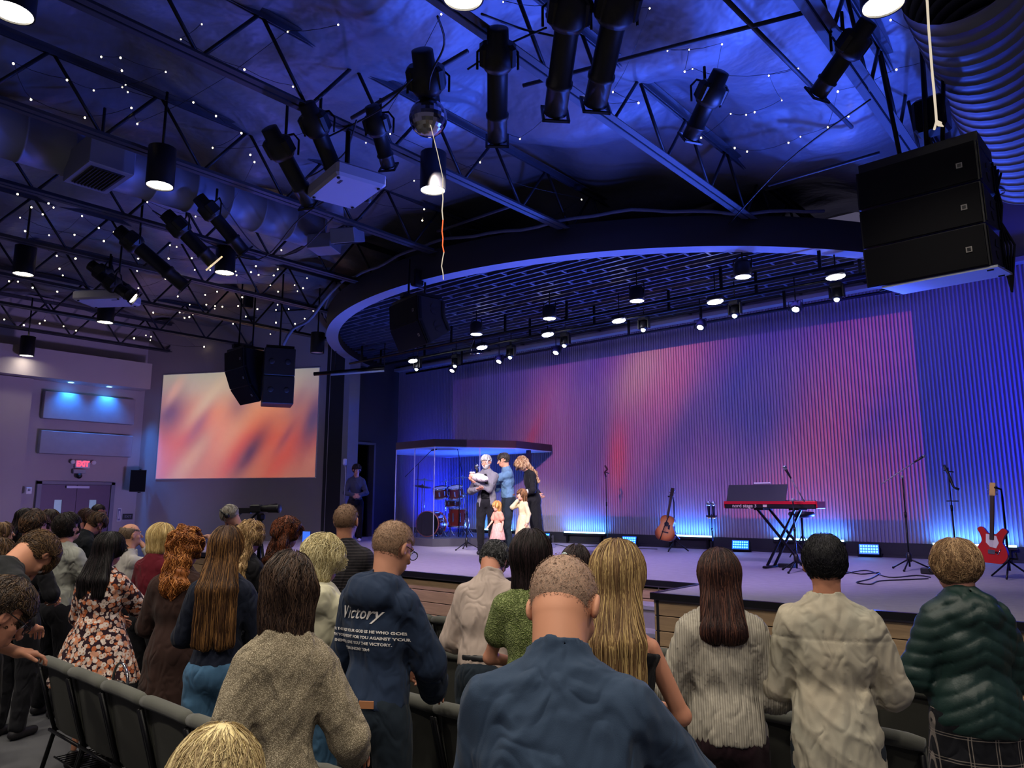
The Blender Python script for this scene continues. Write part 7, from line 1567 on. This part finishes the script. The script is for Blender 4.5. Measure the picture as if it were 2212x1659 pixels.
def headset(S, k):
    b = MB(); b.tube([k['HL'](.105 * math.cos(a), -.0, .03 + .115 * math.sin(a)) for a in np.linspace(0, math.pi, 14)], .011, 6)
    for sx in (-1, 1): b.sphere(tuple(k['HL'](sx * .1, 0, .0)), .036, 12, 8)
    b.build('headset', M_plastic, S.t)
person('camera operator with short blond hair, headset and sleeveless grey vest', 498, 1097, 10.4, turn=-70, sex='f', nod=42, lean=14, res=.012, bare_arm=2, arms=(((.0, .5, 1.3), 'l'), ((.1, .5, 1.3), 'l')), top=H_(mat=cloth('vest_brown', '#4a3c38'), kind='tank', sleeve=0, name='vest'), bottom=H_(mat=black), hair=H_(style='short', col='#8a8070', hi='#e0dcc8', n=900, thick=.014, r=.002), extra=headset, skinc='#b08078')
# --- on the stage
stg = ZS
def held_mic(S, k):
    mic(S.t, tuple(S.wr[0] + np.array([0, .03, .10])), (0, .1, 1), 1.5)
person('white haired bearded man in a grey blazer cradling a baby', 1050, 984, 13.75, turn=196, floor=stg, nod=12, hyaw=6, lean=2, res=.010, broad=1.06, fat=1.1, beard='#c8c4c0', arms=(((.12, .27, 1.24), 'l', (-.8, -.2, -1), 'cup'), ((.1, .24, 1.13), 'l', (.9, -.3, -1), 'cup')), fine_hands=True,
       top=H_(mat=cloth('blazer_grey', '#6c6a72'), hem=-.16, neck='collar', thick=.02, folds=.005, loose=.01, name='blazer', cut=lambda f, CH: sub(f, cap(CH(.0, .12, .14), CH(.0, .17, -.5), .05, .13), .006)), bottom=H_(mat=black, belt=mat('belt_black', '#101014', .5)), hair=H_(style='short', col='#a8a4a4', hi='#f0ecec', n=1200, thick=.012, r=.002, nape=-.05), shoes='#141416', skinc='#c4826c',
       extra=lambda S, k: (lambda vq: link('undershirt', (lambda me: (me.materials.append(black), me)[1])(np_mesh('undershirt', *vq)), S.t))(sdf_mesh(U(.03, ell(k['CH'](0, .02, .02), (.14, .105, .2)), ell(k['PE'](0, .03, .13), (.13, .11, .12)), cap(k['CH'](0, -.01, .14), k['CH'](0, 0, .24), .07, .06)), k['PE'](-.2, -.15, 0) , k['CH'](.2, .2, .3), .014)))
person('man in a light blue shirt reaching out with a microphone, in profile', 1087, 980, 14.2, turn=262, floor=stg, nod=14, hyaw=-4, lean=4, res=.010, arms=(((-.02, .52, 1.28), 'l', (-.4, -.6, -1), 'cup'), ((.06, .40, 1.10), 'l', (.6, -.5, -1), 'cup')), fine_hands=True,
       top=H_(mat=cloth('shirt_blue', '#557494', .8), hem=.05, neck='collar', folds=.009, sleeve_loose=.014, name='shirt'), bottom=H_(mat=denimd, belt=mat('belt_tan', '#8a4a24', .5)), hair=H_(style='short', col='#2a2422', hi='#5a5250', n=1000, thick=.010, r=.002, nape=-.04), shoes='#5a2c1c', skinc='#c48a70', extra=held_mic)
person('woman with wavy blonde hair bowing in a long black dress', 1128, 992, 14.45, turn=250, floor=stg, sex='f', nod=40, lean=6, bend=10, res=.011, arms=('front', 'back'), fat=1.15, top=H_(mat=black, sleeve=.95, folds=.005, hem=0, name='dress_top'), bottom=H_(mat=black, kind='skirt', hem_z=.12, flare=.26, pleats=18, name='dress_skirt', waist=.14), hair=H_(style='curly', col='#9a7050', hi='#f0cfa8', len=.34, n=2200, curl=.7, r=.0024, k=11, seg=.022, width=.1, tipw=1.1, thick=.03, backoff=-.1, mess=.3), shoes='#1c1a1c', skinc='#d09a88')
person('small girl with fringed blonde hair in a peach dress', 1073, 1083, 13.5, turn=226, floor=stg, sex='f', nod=4, headk=1.38, res=.008, broad=.95, fat=1.1, bare_arm=2, arms=('side', ((.12, .34, .95), 'l', (.5, -.6, -1), 'cup')), top=H_(mat=cloth('peach', '#c88a72'), sleeve=.22, hem=.03, thick=.012, folds=.004, name='dress_top'), bottom=H_(mat=cloth('peach_floral', '#d0a090', var=.35, vscale=40), kind='skirt', hem_z=.5, flare=.30, pleats=12, name='dress_skirt', waist=.16, bare=True), hair=H_(style='bob', col='#b07a3c', hi='#f0c078', len=.22, n=1400, r=.0022, mess=.08, thick=.014, front=.075, line=.02), shoes='#d8c0b8', skinc='#d8a088')
person('girl in a cream dress with long brown hair and a white bow', 1127, 1057, 13.9, turn=236, floor=stg, sex='f', nod=4, headk=1.28, res=.009, broad=.95, arms=('side', 'chin'), top=H_(mat=cloth('cream_dress', '#c8b890'), hem=.03, sleeve_loose=.02, thick=.014, folds=.005, name='dress_top'), bottom=H_(mat=MATS['cream_dress'], kind='skirt', hem_z=.42, flare=.28, pleats=12, name='dress_skirt', waist=.16, bare=True), hair=H_(style='bob', col='#5a3c24', hi='#a87a50', len=.24, n=1400, r=.0022, mess=.08, thick=.014), shoes='#d8d0c8', skinc='#d8a088',
       extra=lambda S, k: (lambda b: (b.sphere(tuple(k['HL'](-.03, -.13, .05)), (.035, .02, .05), 10, 8), b.sphere(tuple(k['HL'](.04, -.13, .03)), (.05, .02, .035), 10, 8), b.build('hair_bow', white, S.t)))(MB()))
person('young man in a grey jumper standing in the dark stage doorway', 771, 1004, 18.2, turn=176, floor=stg, nod=12, res=.012, arms=('front', 'front'), top=H_(mat=cloth('jumper_grey_dark', '#3c4250'), folds=.007, name='jumper'), bottom=H_(mat=black), hair=H_(style='short', col='#14100e', hi='#2c2420', n=700, thick=.02, r=.003), shoes='#c8c8cc', skinc='#a87a68')
# the baby
bp = dep(1031, 1031, 13.45); t = thing('baby', 'newborn baby wrapped in white in the arms of the white haired man', 'person', tuple(bp), math.radians(20))
f_ = U(.03, ell((-.10, 0, .03), (.055, .058, .055)), ell((-.14, -.02, .03), (.012, .012, .01))); v, q = sdf_mesh(f_, (-.18, -.08, -.05), (-.02, .08, .11), .006); me = np_mesh('body', v, q); me.materials.append(skin('#d89888')); link('body', me, t)
f_ = disp(U(.05, ell((.02, 0, 0), (.11, .075, .07)), ell((.13, .0, -.03), (.09, .06, .055)), ell((-.06, .03, .0), (.07, .05, .06))), wob(3, .006, 40, n=5, ridge=True)); v, q = sdf_mesh(f_, (-.16, -.12, -.12), (.26, .12, .12), .008); me = np_mesh('swaddle', v, q); me.materials.append(cloth('swaddle_white', '#c0b8b8')); link('swaddle', me, t)
b = MB(); b.sphere((-.11, -.03, .085), (.035, .02, .02), 10, 6); b.sphere((-.06, -.03, .085), (.03, .02, .02), 10, 6); b.build('bow', MATS['swaddle_white'], t)
# phone in the auburn woman's hand, handbag on the chair
p = dep(662, 1166, 6.3); b = MB(); b.box((0, 0, 0), (.075, .009, .15), bev=.004); b.cur = 1; b.box((0, -.006, 0), (.068, .002, .14)); o = b.build('phone', [M_plastic, mat('phone_screen', '#203a80', .2, emit='#3a6cff', estr=1.2)]); o.location = tuple(p); o.rotation_euler = (0, 0, .5); tag(o, 'phone held up by the woman with auburn curls', 'phone')
p = onz(170, 1457, .86); f_ = disp(U(.03, ell((0, 0, .1), (.17, .08, .13)), ell((0, 0, .0), (.19, .09, .06))), wob(9, .008, 60, n=5, ridge=True)); v, q = sdf_mesh(f_, (-.24, -.14, -.08), (.24, .14, .28), .008); t = thing('handbag', 'shiny silver black quilted handbag on the chair row near the boy', 'handbag', (p[0] + .05, p[1] + .22, .56)); me = np_mesh('bag_body', v, q); me.materials.append(mat('bag_silver', '#3a3c3a', .25, metal=.7, var=.3, vscale=30)); link('bag_body', me, t)
b = MB(); b.tube([(.12 * math.cos(a), .02, .2 + .14 * math.sin(a)) for a in np.linspace(0, math.pi, 14)], .009, 6); b.build('handle', M_chrome, t)
